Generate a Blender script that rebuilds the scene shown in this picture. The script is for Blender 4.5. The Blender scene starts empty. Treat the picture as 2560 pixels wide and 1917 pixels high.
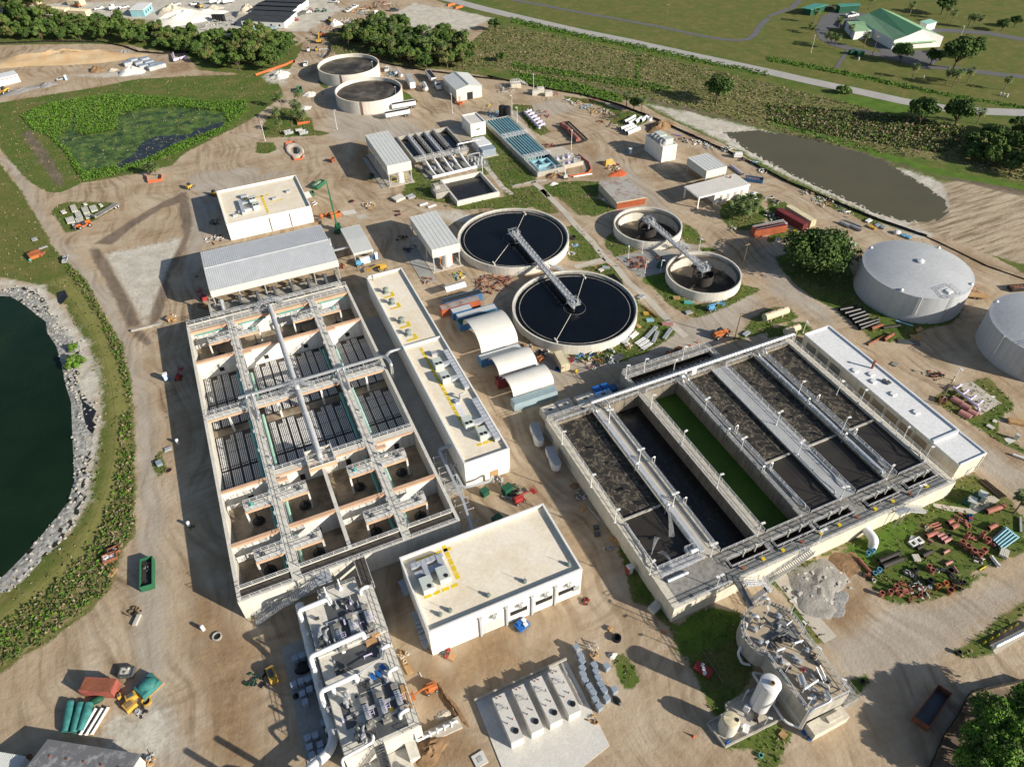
import bpy,math,random
import numpy as np
from math import sin,cos,pi,radians,sqrt,atan2,hypot
random.seed(7);rng=np.random.default_rng(7)
S=bpy.context.scene
COL=S.collection
FOC,CX,CY,CAMH=1786.44,1280.0,958.5,130.0
def _rot(p,r,yaw):
 f=np.array([0,cos(p),-sin(p)]);right=np.array([1.,0,0]);up=np.cross(right,f)
 cr,sr=cos(r),sin(r)
 right,up=cr*right+sr*up,-sr*right+cr*up
 cy,sy=cos(yaw),sin(yaw);Z=np.array([[cy,-sy,0],[sy,cy,0],[0,0,1]])
 return np.stack([Z@right,Z@up,Z@f])
RM=_rot(radians(43.27704),radians(-1.03591),radians(-23.4965))
def at(x,y,z=0.0):
 d=RM.T@np.array([(x-CX)/FOC,-(y-CY)/FOC,1.0]);t=(z-CAMH)/d[2]
 return float(d[0]*t),float(d[1]*t)
ZK={'a':(440,640),'b':(700,640),'c':(460,930),'d':(560,1220),'e':(780,1020),'f':(700,1420),'h':(680,1602),'i':(1760,1460),'j':(1740,1602),'k':(1340,840),'l':(2140,1180)}
def g(k,x,y,z=0.0):
 if k=='F':return at(x*1.15785,y*1.15785,z)
 if k in ZK:return at(ZK[k][0]+x/5.257,ZK[k][1]+y/5.257,z)
 c,r=int(k[0]),int(k[1])
 return at(640*c+x/3.45,(1437 if r==3 else 480*r)+y/3.45,z)
class M:
 def __init__(s):s.v=[];s.f=[];s.m=[];s.mi=0
 def add(s,vs,fs,mi=None):
  b=len(s.v);s.v+=[tuple(map(float,p))for p in vs]
  mi=s.mi if mi is None else mi
  for f in fs:s.f.append(tuple(b+i for i in f));s.m.append(mi)
  return s
 def box(s,x0,x1,y0,y1,z0,z1,mi=None):
  if x0>x1:x0,x1=x1,x0
  if y0>y1:y0,y1=y1,y0
  return s.add([(x0,y0,z0),(x1,y0,z0),(x1,y1,z0),(x0,y1,z0),(x0,y0,z1),(x1,y0,z1),(x1,y1,z1),(x0,y1,z1)],[(0,3,2,1),(4,5,6,7),(0,1,5,4),(1,2,6,5),(2,3,7,6),(3,0,4,7)],mi)
 def rbox(s,cx,cy,z0,l,w,h,a=0,mi=None,taper=1.0):
  c,q=cos(a),sin(a);vs=[]
  for z,k in((z0,1),(z0+h,taper)):
   for dx,dy in((-l/2,-w/2),(l/2,-w/2),(l/2,w/2),(-l/2,w/2)):
    vs.append((cx+(dx*c-dy*q)*k,cy+(dx*q+dy*c)*k,z))
  return s.add(vs,[(0,3,2,1),(4,5,6,7),(0,1,5,4),(1,2,6,5),(2,3,7,6),(3,0,4,7)],mi)
 def prism(s,poly,z0,z1,mi=None):
  n=len(poly);a=sum(poly[i][0]*poly[(i+1)%n][1]-poly[(i+1)%n][0]*poly[i][1]for i in range(n))
  if a<0:poly=poly[::-1]
  vs=[(x,y,z0)for x,y in poly]+[(x,y,z1)for x,y in poly]
  return s.add(vs,[tuple(range(n-1,-1,-1)),tuple(range(n,2*n))]+[(i,(i+1)%n,n+(i+1)%n,n+i)for i in range(n)],mi)
 def lathe(s,cx,cy,prof,n=32,mi=None,a0=0,a1=2*pi,cap=(0,0)):
  full=abs(a1-a0-2*pi)<1e-6;k=n if full else n+1;vs=[]
  for r,z in prof:
   for i in range(k):
    a=a0+(a1-a0)*i/n;vs.append((cx+r*cos(a),cy+r*sin(a),z))
  fs=[]
  for j in range(len(prof)-1):
   for i in range(n):
    i2=(i+1)%k;fs.append((j*k+i,j*k+i2,(j+1)*k+i2,(j+1)*k+i))
  if cap[0]:fs.append(tuple(range(k-1,-1,-1)))
  if cap[1]:fs.append(tuple((len(prof)-1)*k+i for i in range(k)))
  return s.add(vs,fs,mi)
 def cyl(s,cx,cy,z0,z1,r,n=24,r2=None,mi=None):return s.lathe(cx,cy,[(r,z0),(r if r2 is None else r2,z1)],n,mi,cap=(1,1))
 def tube(s,pts,r,n=8,mi=None,caps=True):
  P=[np.array(p,float)for p in pts];k=len(P);vs=[];up=None
  rr=r if isinstance(r,(list,tuple))else[r]*k
  for i in range(k):
   t=(P[min(i+1,k-1)]-P[max(i-1,0)]);t=t/(np.linalg.norm(t)+1e-9)
   if up is None:
    up=np.array([0,0,1.])if abs(t[2])<.9 else np.array([1.,0,0])
   up=up-t*(up@t);up/=np.linalg.norm(up)+1e-9;sd=np.cross(t,up);sc=1.0
   if 0<i<k-1:
    a=P[i]-P[i-1];b=P[i+1]-P[i];cs=(a@b)/(np.linalg.norm(a)*np.linalg.norm(b)+1e-9)
    sc=1/max(.5,sqrt(max(0.,(1+cs)/2)))
   for j in range(n):
    q=2*pi*(j+.5)/n;vs.append(P[i]+rr[i]*sc*(up*cos(q)+sd*sin(q)))
  fs=[(i*n+j,(i+1)*n+j,(i+1)*n+(j+1)%n,i*n+(j+1)%n)for i in range(k-1)for j in range(n)]
  if caps:fs+=[tuple(range(n)),tuple((k-1)*n+j for j in range(n-1,-1,-1))]
  return s.add(vs,fs,mi)
 def bend(s,pts,r,R,n=12,mi=None,seg=4):
  P=[np.array(p,float)for p in pts];out=[P[0]]
  for i in range(1,len(P)-1):
   a=P[i-1]-P[i];b=P[i+1]-P[i];la,lb=np.linalg.norm(a),np.linalg.norm(b);q=min(R,la*.49,lb*.49)
   A=P[i]+a/la*q;B=P[i]+b/lb*q
   for j in range(seg+1):
    t=j/seg;out.append((1-t)**2*A+2*t*(1-t)*P[i]+t*t*B)
  out.append(P[-1]);return s.tube(out,r,n,mi)
 def rail(s,pts,h=1.1,sp=2.2,r=.055,mi=None,z=None):
  P=[np.array(p if z is None else(p[0],p[1],z),float)for p in pts]
  for a,b in zip(P[:-1],P[1:]):
   L=np.linalg.norm(b-a);n=max(1,int(round(L/sp)))
   for i in range(n+1):
    q=a+(b-a)*i/n;s.tube([q,q+(0,0,h)],r,4,mi,caps=False)
   for hh in(h,h*.55):s.tube([a+(0,0,hh),b+(0,0,hh)],r*.9,4,mi)
  return s
 def sphere(s,c,r,n=12,mi=None,sq=(1,1,1),half=False):
  pr=[];k=n//2
  for i in range((k//2 if half else 0),k+1):
   a=-pi/2+pi*i/k;pr.append((max(1e-3,cos(a)),sin(a)))
  b=len(s.v);s.lathe(0,0,pr,n,mi)
  for i in range(b,len(s.v)):
   x,y,z=s.v[i];s.v[i]=(c[0]+x*r*sq[0],c[1]+y*r*sq[1],c[2]+z*r*sq[2])
  return s
 def xf(s,b,cx,cy,a=0,z=0,sc=1):
  c,q=cos(a),sin(a)
  for i in range(b,len(s.v)):
   x,y,w=s.v[i];s.v[i]=(cx+sc*(x*c-y*q),cy+sc*(x*q+y*c),z+sc*w)
  return s
 def obj(s,name,mats,parent=None,label=None,cat=None,group=None,kind=None,smooth=False,org=None):
  V=np.array(s.v,float)
  if parent is not None:o0=ORG.get(parent.name,(0,0,0,0))
  elif org is not None:o0=(*org,0)
  else:
   lo,hi=V.min(0),V.max(0);o0=((lo[0]+hi[0])/2,(lo[1]+hi[1])/2,lo[2],0)
  V=V-np.array(o0[:3])
  if o0[3]:
   c,q=cos(-o0[3]),sin(-o0[3]);V=np.stack([V[:,0]*c-V[:,1]*q,V[:,0]*q+V[:,1]*c,V[:,2]],1)
  me=bpy.data.meshes.new(name);me.from_pydata(V.tolist(),[],s.f)
  if not isinstance(mats,(list,tuple)):mats=[mats]
  for m in mats:me.materials.append(m)
  if len(mats)>1:me.polygons.foreach_set('material_index',s.m)
  if smooth:me.polygons.foreach_set('use_smooth',[True]*len(s.f));me.set_sharp_from_angle(angle=radians(40))
  me.update()
  o=bpy.data.objects.new(name,me);COL.objects.link(o)
  if parent is not None:o.parent=parent;ORG[o.name]=o0
  else:o.location=o0[:3];ORG[o.name]=o0
  tag(o,label,cat,group,kind);return o
ORG={}
def tag(o,label=None,cat=None,group=None,kind=None):
 for k,v in(('label',label),('category',cat),('group',group),('kind',kind)):
  if v:o[k]=v
def thing(name,label,cat,loc=(0,0,0),rz=0,group=None):
 o=bpy.data.objects.new(name,None);COL.objects.link(o);o.location=loc;o.rotation_euler=(0,0,rz)
 o.empty_display_size=.5;ORG[o.name]=(*loc,rz);tag(o,label,cat,group);return o
def copy_tree(o,parent=None):
 c=o.copy();COL.objects.link(c)
 if parent is not None:c.parent=parent
 for ch in list(o.children):copy_tree(ch,c)
 return c
USED=set()
def place(proto,loc,rz=0,label=None,group=None,scale=None,cat=None):
 o=proto if proto.name not in USED else copy_tree(proto)
 USED.add(proto.name);o.location=loc;o.rotation_euler=(0,0,rz)
 if scale:o.scale=scale if isinstance(scale,(tuple,list))else(scale,)*3
 tag(o,label,cat)
 if group:o['group']=group
 elif 'group' in o and label:del o['group']
 return o
def mat(name,col,rough=.8,metal=0.0,var=.18,sc=.35,col2=None,bump=0.0,bsc=3.0,spec=.35,streak=0.0,fine=.08,thr=None,wave=None):
 m=bpy.data.materials.new(name);m.use_nodes=True;nt=m.node_tree;N=nt.nodes;L=nt.links
 b=N['Principled BSDF'];b.inputs['Roughness'].default_value=rough;b.inputs['Metallic'].default_value=metal
 b.inputs['Specular IOR Level'].default_value=spec
 geo=N.new('ShaderNodeNewGeometry')
 n1=N.new('ShaderNodeTexNoise');n1.inputs['Scale'].default_value=sc;n1.inputs['Detail'].default_value=6;n1.inputs['Roughness'].default_value=.65
 L.new(geo.outputs['Position'],n1.inputs['Vector'])
 rp=N.new('ShaderNodeValToRGB');lo,hi=thr or(.3,.7)
 rp.color_ramp.elements[0].position=lo;rp.color_ramp.elements[1].position=hi
 c2=col2 or tuple(min(1,c*(1+var))for c in col);c1=col if col2 else tuple(c*(1-var)for c in col)
 rp.color_ramp.elements[0].color=(*c1,1);rp.color_ramp.elements[1].color=(*c2,1)
 L.new(n1.outputs['Fac'],rp.inputs['Fac']);out=rp.outputs['Color']
 def mul(out,val,fac=1.0):
  mx=N.new('ShaderNodeMix');mx.data_type='RGBA';mx.blend_type='MULTIPLY';mx.inputs['Factor'].default_value=fac
  L.new(out,mx.inputs['A']);L.new(val,mx.inputs['B']);return mx.outputs['Result']
 def ramp(fac,a,b2,p0=.35,p1=.65):
  r=N.new('ShaderNodeValToRGB');r.color_ramp.elements[0].position=p0;r.color_ramp.elements[1].position=p1
  r.color_ramp.elements[0].color=(a,a,a,1);r.color_ramp.elements[1].color=(b2,b2,b2,1);L.new(fac,r.inputs['Fac']);return r.outputs['Color']
 if fine:
  n2=N.new('ShaderNodeTexNoise');n2.inputs['Scale'].default_value=sc*14;n2.inputs['Detail'].default_value=4
  L.new(geo.outputs['Position'],n2.inputs['Vector']);out=mul(out,ramp(n2.outputs['Fac'],1-2*fine,1+0*fine))
 if streak:
  mp=N.new('ShaderNodeMapping');mp.inputs['Scale'].default_value=(1.3,1.3,.09);L.new(geo.outputs['Position'],mp.inputs['Vector'])
  n3=N.new('ShaderNodeTexNoise');n3.inputs['Scale'].default_value=1.0;n3.inputs['Detail'].default_value=5;L.new(mp.outputs['Vector'],n3.inputs['Vector'])
  out=mul(out,ramp(n3.outputs['Fac'],1-streak,1,.35,.6))
 if wave:
  tc=N.new('ShaderNodeTexCoord');wv=N.new('ShaderNodeTexWave');wv.bands_direction=wave[0];wv.inputs['Scale'].default_value=.314/wave[1]*1.0
  L.new(tc.outputs['Object'],wv.inputs['Vector'])
  bp=N.new('ShaderNodeBump');bp.inputs['Strength'].default_value=wave[2];bp.inputs['Distance'].default_value=.1
  L.new(wv.outputs['Fac'],bp.inputs['Height']);L.new(bp.outputs['Normal'],b.inputs['Normal'])
 elif bump:
  n4=N.new('ShaderNodeTexNoise');n4.inputs['Scale'].default_value=bsc;n4.inputs['Detail'].default_value=5
  L.new(geo.outputs['Position'],n4.inputs['Vector'])
  bp=N.new('ShaderNodeBump');bp.inputs['Strength'].default_value=bump;bp.inputs['Distance'].default_value=.15
  L.new(n4.outputs['Fac'],bp.inputs['Height']);L.new(bp.outputs['Normal'],b.inputs['Normal'])
 L.new(out,b.inputs['Base Color']);return m
X={}
def mk(n,*a,**k):X[n]=mat(n,*a,**k)
mk('concrete',(.44,.42,.37),.85,var=.14,streak=.22,fine=.07)
mk('concrete_new',(.69,.66,.585),.85,var=.10,streak=.12)
mk('concrete_old',(.30,.29,.265),.9,var=.25,streak=.35,sc=.25)
mk('basin_wall',(.27,.235,.185),.9,var=.25,streak=.3,sc=.3)
mk('tank_white',(.72,.685,.61),.8,var=.07,streak=.16)
mk('stucco',(.82,.80,.74),.85,var=.05,streak=.08,fine=.04)
mk('cream_wall',(.68,.63,.52),.85,var=.07,streak=.14)
mk('roof_tan',(.74,.645,.495),.85,var=.10,col2=(.83,.765,.64),sc=.12,thr=(.35,.6),fine=.05)
mk('roof_white',(.76,.77,.78),.6,var=.05,sc=.15)
mk('parapet',(.82,.81,.78),.75,var=.05)
mk('peach',(.64,.41,.27),.85,var=.14)
mk('inner_wall',(.80,.785,.74),.85,var=.08,streak=.22)
mk('cell_floor',(.37,.30,.21),.55,var=.4,col2=(.13,.10,.07),sc=.17,thr=(.42,.62),spec=.5)
mk('diff_floor',(.06,.05,.042),.4,var=.5,col2=(.15,.12,.08),sc=.2,thr=(.45,.65))
mk('galv',(.52,.54,.56),.45,.35,var=.15)
mk('rail_metal',(.70,.71,.73),.45,.15,var=.08)
mk('silver',(.74,.74,.73),.3,.75,var=.07)
mk('duct',(.62,.65,.69),.35,.35,var=.1)
mk('pipe_grey',(.46,.47,.49),.5,0,var=.08)
mk('pipe_white',(.76,.77,.78),.45,var=.05)
mk('teal',(.12,.42,.38),.55,var=.12)
mk('teal_pale',(.36,.62,.52),.55,var=.12)
mk('teal_tarp',(.04,.19,.18),.6,var=.35,sc=.9,bump=.5,bsc=1.2)
mk('roof_metal',(.58,.60,.62),.55,.05,var=.07)
mk('roof_light',(.66,.675,.655),.55,.05,var=.06)
mk('fascia',(.66,.655,.59),.6,var=.04)
mk('shed_wall',(.66,.66,.585),.6,var=.05,wave=('X',.5,.25))
mk('yellow',(.72,.52,.02),.7,var=.12)
mk('orange',(.50,.16,.05),.6,var=.22)
mk('orange_bright',(.62,.15,.04),.55,var=.15)
mk('machine_yellow',(.55,.34,.06),.55,var=.2)
mk('red',(.36,.045,.04),.5,var=.12)
mk('rust',(.27,.10,.055),.85,var=.35,sc=.9)
mk('oxide',(.36,.135,.10),.75,var=.25,sc=.8)
mk('oxide_pink',(.46,.22,.20),.7,var=.2,sc=.8)
mk('maroon',(.17,.03,.035),.6,var=.2)
mk('container_red',(.34,.10,.075),.65,var=.3,sc=.6)
mk('container_orange',(.42,.115,.05),.65,var=.2)
mk('container_beige',(.62,.55,.38),.65,var=.1)
mk('container_blue',(.05,.16,.34),.6,var=.2)
mk('container_ltblue',(.33,.43,.47),.6,var=.12)
mk('roof_rusty',(.42,.40,.37),.8,col2=(.24,.15,.10),sc=.45,thr=(.5,.68))
mk('black_hdpe',(.018,.018,.02),.45,var=.2)
mk('black_iron',(.04,.035,.032),.7,var=.4)
mk('dark',(.02,.02,.022),.8,var=.2)
mk('rubber',(.025,.025,.025),.85,var=.2)
mk('grate',(.075,.065,.055),.8,var=.25)
mk('grate_grey',(.20,.205,.20),.75,var=.25)
mk('walk_grey',(.40,.41,.42),.7,var=.12)
mk('blue',(.02,.13,.42),.55,var=.12)
mk('blue_lt',(.12,.33,.52),.55,var=.12)
mk('blue_pipe',(.27,.50,.56),.5,var=.12)
mk('blue_basin',(.27,.47,.55),.6,var=.15)
mk('green',(.03,.15,.07),.55,var=.15)
mk('green_dk',(.015,.09,.05),.55,var=.2)
mk('purple',(.42,.30,.55),.5,var=.12)
mk('lilac',(.60,.54,.72),.5,var=.1)
mk('white',(.78,.78,.77),.55,var=.05)
mk('white_dirty',(.60,.575,.51),.7,var=.15)
mk('fabric_white',(.74,.72,.66),.75,var=.06,sc=.5)
mk('hvac',(.55,.60,.56),.5,var=.07)
mk('vent_green',(.24,.28,.25),.5,var=.15)
mk('wood',(.45,.28,.13),.85,var=.25,sc=1.2)
mk('cardboard',(.50,.29,.14),.85,var=.08)
mk('glass',(.03,.04,.05),.12,var=.1,spec=.6)
mk('cage_grey',(.34,.40,.47),.45,.2,var=.12)
mk('steel_dk',(.13,.135,.14),.5,.4,var=.2)
mk('soil',(.24,.15,.08),.95,var=.35,sc=.5,bump=.8,bsc=1.5)
mk('sandpile',(.55,.49,.40),.95,var=.1,bump=.7,bsc=1.5)
mk('sandwhite',(.68,.66,.61),.95,var=.06,bump=.6,bsc=1.2)
mk('gravelgrey',(.27,.265,.26),.95,var=.3,sc=2,bump=.8,bsc=3)
mk('bark',(.10,.075,.05),.95,var=.3,sc=1)
mk('palm_bark',(.20,.16,.12),.95,var=.25,sc=1)
mk('asphalt',(.135,.135,.14),.9,var=.1,sc=.2)
mk('road_conc',(.40,.385,.365),.9,var=.1,sc=.15,fine=.07)
mk('slab',(.52,.475,.40),.9,var=.13,sc=.2,fine=.07)
mk('slab_white',(.64,.62,.575),.9,var=.08,sc=.25)
mk('slab_grey',(.33,.33,.31),.9,var=.15,sc=.2)
mk('roof_teal',(.08,.30,.24),.55,.1,var=.1)
mk('roof_green',(.29,.48,.27),.6,.05,var=.12)
mk('roof_black',(.045,.05,.055),.7,var=.2)
mk('dome',(.46,.48,.50),.6,var=.08,sc=.12,fine=.03,streak=.1)
mk('panel_tan',(.33,.27,.19),.8,var=.08)
mk('silt',(.02,.02,.018),.9,var=.2)
mk('fence_orange',(.66,.14,.05),.8,var=.15)
mk('tarp_black',(.015,.015,.017),.4,var=.3,bump=.6,bsc=1.5)
SUNV=np.array([1.5,-1.8,1.0]);SUNV/=np.linalg.norm(SUNV)
w=bpy.data.worlds.new('World');S.world=w;w.use_nodes=True
nt=w.node_tree;bg=nt.nodes['Background'];sky=nt.nodes.new('ShaderNodeTexSky');sky.sky_type='NISHITA'
sky.sun_disc=False;sky.sun_elevation=math.asin(SUNV[2]);sky.sun_rotation=atan2(SUNV[0],SUNV[1])
sky.air_density=1.0;sky.dust_density=1.2;sky.ozone_density=1.5
nt.links.new(sky.outputs[0],bg.inputs[0]);bg.inputs[1].default_value=.07
sl=bpy.data.lights.new('sun','SUN');sl.energy=4.9;sl.angle=radians(.55);sl.color=(1,.92,.79)
so=bpy.data.objects.new('sun',sl);COL.objects.link(so)
from mathutils import Vector,Matrix
so.rotation_euler=Vector(SUNV).to_track_quat('Z','Y').to_euler();so.location=(150,-150,120)
cd=bpy.data.cameras.new('camera');cam=bpy.data.objects.new('camera',cd);COL.objects.link(cam);S.camera=cam
cd.sensor_width=36;cd.lens=FOC/2560*36;cd.clip_end=8000;cd.clip_start=1
cam.matrix_world=Matrix(((RM[0][0],RM[1][0],-RM[2][0],0),(RM[0][1],RM[1][1],-RM[2][1],0),(RM[0][2],RM[1][2],-RM[2][2],CAMH),(0,0,0,1)))
S.view_settings.view_transform='Standard';S.view_settings.look='None';S.view_settings.exposure=.55;S.view_settings.gamma=1
S.cycles.max_bounces=6;S.cycles.diffuse_bounces=3;S.cycles.transparent_max_bounces=6
def P(k,pts,z=0):return[g(k,x,y,z)for x,y in pts]
GRASS=[P('F',[(0,352),(47,415),(80,470),(112,527),(135,555),(185,605),(233,692),(265,748),(285,828),(288,900),(292,1010),(290,1100),(292,1140),(285,1165),(262,1190),(250,1230),(240,1270),(190,1320),(120,1375),(40,1425),(0,1455),(-90,1520),(-90,1310),(0,1275),(70,1215),(150,1150),(185,1090),(207,970),(218,900),(214,840),(200,790),(190,750),(160,700),(140,660),(120,640),(80,615),(0,598),(-90,590),(-90,300)]),P('F',[(0,222),(60,212),(120,203),(200,190),(290,172),(400,165),(500,162),(560,158),(600,170),(608,195),(600,215),(560,245),(530,265),(440,310),(400,330),(370,357),(330,368),(240,385),(180,395),(130,416),(100,415),(60,390),(0,322),(-60,250),(-60,225)]),P('F',[(-80,30),(0,30),(100,38),(200,40),(260,42),(340,52),(380,80),(480,75),(600,75),(640,100),(655,90),(650,110),(625,150),(560,163),(430,152),(400,115),(330,110),(280,98),(190,95),(0,98),(-80,98)]),P('F',[(735,60),(760,48),(830,42),(900,100),(1000,110),(1060,52),(940,0),(1000,-60),(2600,-120),(2700,760),(2211,590),(2080,520),(2060,470),(1985,512),(1870,470),(1700,395),(1560,310),(1430,250),(1380,222),(1250,205),(1150,188),(1050,165),(960,150),(880,148),(820,130),(725,118),(715,100)]),P('10',[(100,1010),(230,930),(330,940),(480,1030),(500,1120),(640,1150),(560,1170),(80,1190),(50,1130)]),P('10',[(0,1230),(150,1230),(180,1290),(100,1330),(0,1320)]),P('10',[(530,690),(640,740),(600,770),(550,740)]),P('10',[(1240,770),(1330,820),(1400,880),(1240,900)]),P('01',[(440,170),(500,110),(600,85),(980,90),(1040,110),(800,250),(640,340),(560,345),(500,260)]),P('10',[(1850,1190),(1990,1080),(2090,1200),(2208,1330),(2208,1700),(2150,1656),(1960,1400),(1900,1260)]),P('10',[(1340,1440),(1420,1460),(1520,1560),(1900,1500),(1930,1400),(2020,1500),(1650,1560),(1560,1700),(1250,1700)]),P('11',[(1270,0),(1640,0),(1700,90),(1640,95),(1380,60)]),P('11',[(1610,120),(2208,30),(2400,60),(2300,180),(2000,140),(1800,160)]),P('20',[(0,1330),(130,1450),(220,1560),(0,1615),(-80,1500),(-50,1380)]),P('20',[(-60,1680),(0,1630),(210,1600),(260,1680),(100,1720)]),P('20',[(270,1590),(520,1560),(760,1570),(740,1700),(300,1700)]),P('20',[(60,940),(160,920),(330,1140),(250,1170),(150,1110)]),P('20',[(0,900),(170,910),(190,950),(60,960),(0,950)]),P('20',[(450,830),(700,860),(960,960),(940,1000),(700,900),(460,870)]),P('20',[(830,1010),(1000,960),(1200,1010),(1150,1060),(1080,1090),(860,1080)]),P('21',[(-100,0),(260,0),(410,180),(320,185),(200,140),(0,100)]),P('21',[(300,0),(750,60),(900,150),(700,210),(580,195),(440,80)]),P('21',[(480,290),(560,290),(790,560),(640,600),(520,600),(470,560),(500,470)]),P('21',[(600,660),(830,610),(910,680),(1000,870),(1420,1200),(1390,1240),(1150,1390),(900,1480),(780,1400),(900,1330),(1060,1190),(1080,1010),(900,750),(700,690)]),P('21',[(800,400),(870,340),(900,430),(1100,500),(890,560),(800,470)]),P('21',[(1470,260),(1560,310),(1670,430),(1600,460),(1500,440),(1460,380)]),P('21',[(1120,740),(1330,690),(1400,860),(1550,960),(1700,965),(1850,920),(1970,790),(2150,840),(1900,970),(1680,1060),(1560,1080),(1400,1010),(1250,870)]),P('21',[(930,580),(1040,660),(1090,740),(1130,720),(1000,600)]),P('21',[(1600,480),(1730,480),(1780,520),(1640,510)]),P('21',[(480,1380),(900,1340),(1000,1400),(780,1480),(520,1440)]),P('21',[(2080,1080),(2208,1010),(2260,1190),(1930,1280),(1830,1310),(1960,1250)]),P('31',[(0,1000),(90,990),(180,1000),(270,1080),(200,1110),(0,1180)]),P('31',[(0,1180),(200,1130),(320,1120),(380,1190),(310,1230),(0,1260)]),P('31',[(0,380),(180,320),(290,330),(260,390),(100,420),(0,440)]),P('31',[(0,60),(180,100),(120,250),(0,270)]),P('21',[(1800,110),(1900,60),(2150,100),(2208,200),(2100,330),(1900,330),(1800,230)]),P('31',[(60,560),(120,680),(300,850),(420,930),(560,1000),(780,1160),(900,1280),(1000,1290),(1180,1290),(1330,1190),(1600,1130),(1690,1010),(1500,1100),(1300,1100),(1050,1020),(850,900),(740,800),(700,560),(400,480)]),P('31',[(700,180),(840,260),(1000,300),(840,170),(480,20),(430,-20),(400,60),(600,170)]),P('32',[(1420,120),(1520,60),(1700,0),(1900,-60),(2000,40),(2110,150),(2120,220),(2000,300),(1980,420),(2208,560),(2250,620),(1970,490),(1740,330),(1500,200)]),P('32',[(1560,860),(1770,770),(1840,830),(2060,970),(2120,1050),(2208,1160),(2240,1440),(1950,1550),(1640,1656),(1520,1800),(890,1700),(780,1590),(700,1430),(560,1430),(200,1640),(150,1620),(800,1300),(980,1200),(1130,1130),(1290,1080),(1440,960)]),P('33',[(830,0),(1900,0),(1780,70),(1600,170),(1350,235),(1090,240),(1000,220),(940,140)]),P('33',[(0,-20),(60,-10),(200,190),(380,430),(500,550),(380,610),(240,420),(200,250),(100,130),(0,70)]),P('32',[(330,1540),(420,1500),(420,1540),(200,1656),(150,1640)]),P('22',[(300,340),(560,800),(860,1270),(1020,1700),(1160,1700),(640,800),(330,380)]),P('23',[(1000,0),(1110,0),(1400,420),(1700,270),(1980,330),(2100,650),(2060,900),(1880,1120),(1830,1240),(1700,1180),(1600,900),(1470,690),(1380,480),(1180,290),(1050,230)]),P('23',[(880,690),(970,680),(1060,800),(1110,920),(1020,990),(950,960),(870,800)]),P('23',[(1820,1480),(2208,1300),(2300,1400),(2300,1800),(2180,1656),(2080,1520),(1900,1500)]),P('33',[(0,1240),(220,1390),(150,1500),(60,1720),(-80,1720),(-120,1400)]),P('33',[(690,920),(850,860),(900,900),(780,1060),(720,1130)]),P('33',[(1580,690),(1640,640),(1830,520),(2000,350),(2208,230),(2300,260),(1900,600),(1960,690),(1700,720)]),P('02',[(1340,620),(1400,560),(1430,740),(1360,830),(1320,700)]),P('02',[(1620,1200),(1680,1220),(1640,1270)]),]
BRUSH=[P('F',[(1000,110),(1060,56),(1108,60),(1270,92),(1440,127),(1660,182),(1850,228),(1990,268),(2060,295),(2211,340),(2400,380),(2400,470),(2211,395),(2050,350),(1900,332),(1750,302),(1640,272),(1500,237),(1300,190),(1110,155),(1010,145)]),P('F',[(700,75),(740,60),(900,105),(1010,120),(1030,155),(880,140),(720,115)]),P('F',[(262,1185),(290,1150),(292,1030),(288,880),(262,900),(255,1010),(240,1090),(200,1180),(120,1260),(0,1350),(-80,1400),(-80,1480),(0,1440),(120,1365),(235,1275)])]
LUSH=[P('20',[(0,150),(600,290),(1100,385),(1700,520),(2208,620),(2208,660),(1600,540),(1100,430),(500,310),(0,200)]),P('20',[(1085,450),(1118,450),(1100,640),(1110,700),(1060,690),(1080,600)]),P('20',[(0,540),(400,600),(700,650),(1050,690),(1400,760),(1300,790),(900,740),(400,650),(0,590)]),P('20',[(0,620),(500,700),(900,810),(960,890),(700,850),(400,780),(60,720)]),P('30',[(0,490),(600,600),(1500,800),(2208,920),(2300,960),(1400,810),(600,640),(0,530)]),P('00',[(180,1000),(400,900),(750,830),(1000,800),(1500,830),(1850,870),(2100,850),(2150,950),(2000,1080),(1850,1170),(1500,1330),(1200,1440),(950,1520),(720,1560),(640,1440),(560,1300),(420,1180),(300,1130)]),P('32',[(600,1410),(800,1350),(1100,1200),(1250,1150),(1300,1250),(1000,1480),(850,1600),(760,1560)]),P('30',[(0,1030),(600,1180),(1400,1440),(2208,1600),(2208,1640),(1400,1500),(600,1240),(0,1070)]),P('30',[(600,820),(1100,860),(1250,950),(1100,1000),(700,900)]),P('21',[(1120,740),(1330,700),(1400,860),(1550,960),(1500,1000),(1300,880)]),P('23',[(1400,430),(1700,280),(1950,340),(1900,540),(1500,700)])]
PALE=[P('10',[(1100,160),(1370,28),(1620,75),(1720,90),(2050,160),(1680,315),(1350,260),(1320,200)]),P('F',[(1395,225),(1500,245),(1640,280),(1800,322),(2000,380),(2085,420),(2078,470),(2040,505),(1980,512),(1850,450),(1700,380),(1560,305)]),P('03',[(960,1220),(1350,1180),(1480,1300),(1450,1500),(1200,1600),(1100,1540),(850,1420)]),P('10',[(60,660),(150,600),(280,600),(300,640),(240,730),(130,720)]),P('F',[(-60,28),(0,25),(120,8),(360,0),(690,-10),(740,20),(700,45),(660,70),(560,60),(480,80),(350,60),(330,42),(120,36)]),P('F',[(190,745),(212,800),(216,900),(205,970),(185,1085),(150,1148),(70,1212),(0,1270),(-40,1290),(-40,1255),(60,1190),(130,1120),(165,1050),(178,960),(172,850),(150,780),(110,690),(60,645),(0,628),(0,605),(90,620),(150,690)]),P('10',[(400,910),(460,920),(470,960),(410,960)]),P('01',[(900,540),(1560,400),(1480,600),(1330,960),(1230,1150),(1110,900),(1000,720)]),P('11',[(1450,160),(1800,170),(1900,260),(1700,260)]),P('00',[(600,650),(850,640),(1200,600),(1300,650),(900,670)])]
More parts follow.
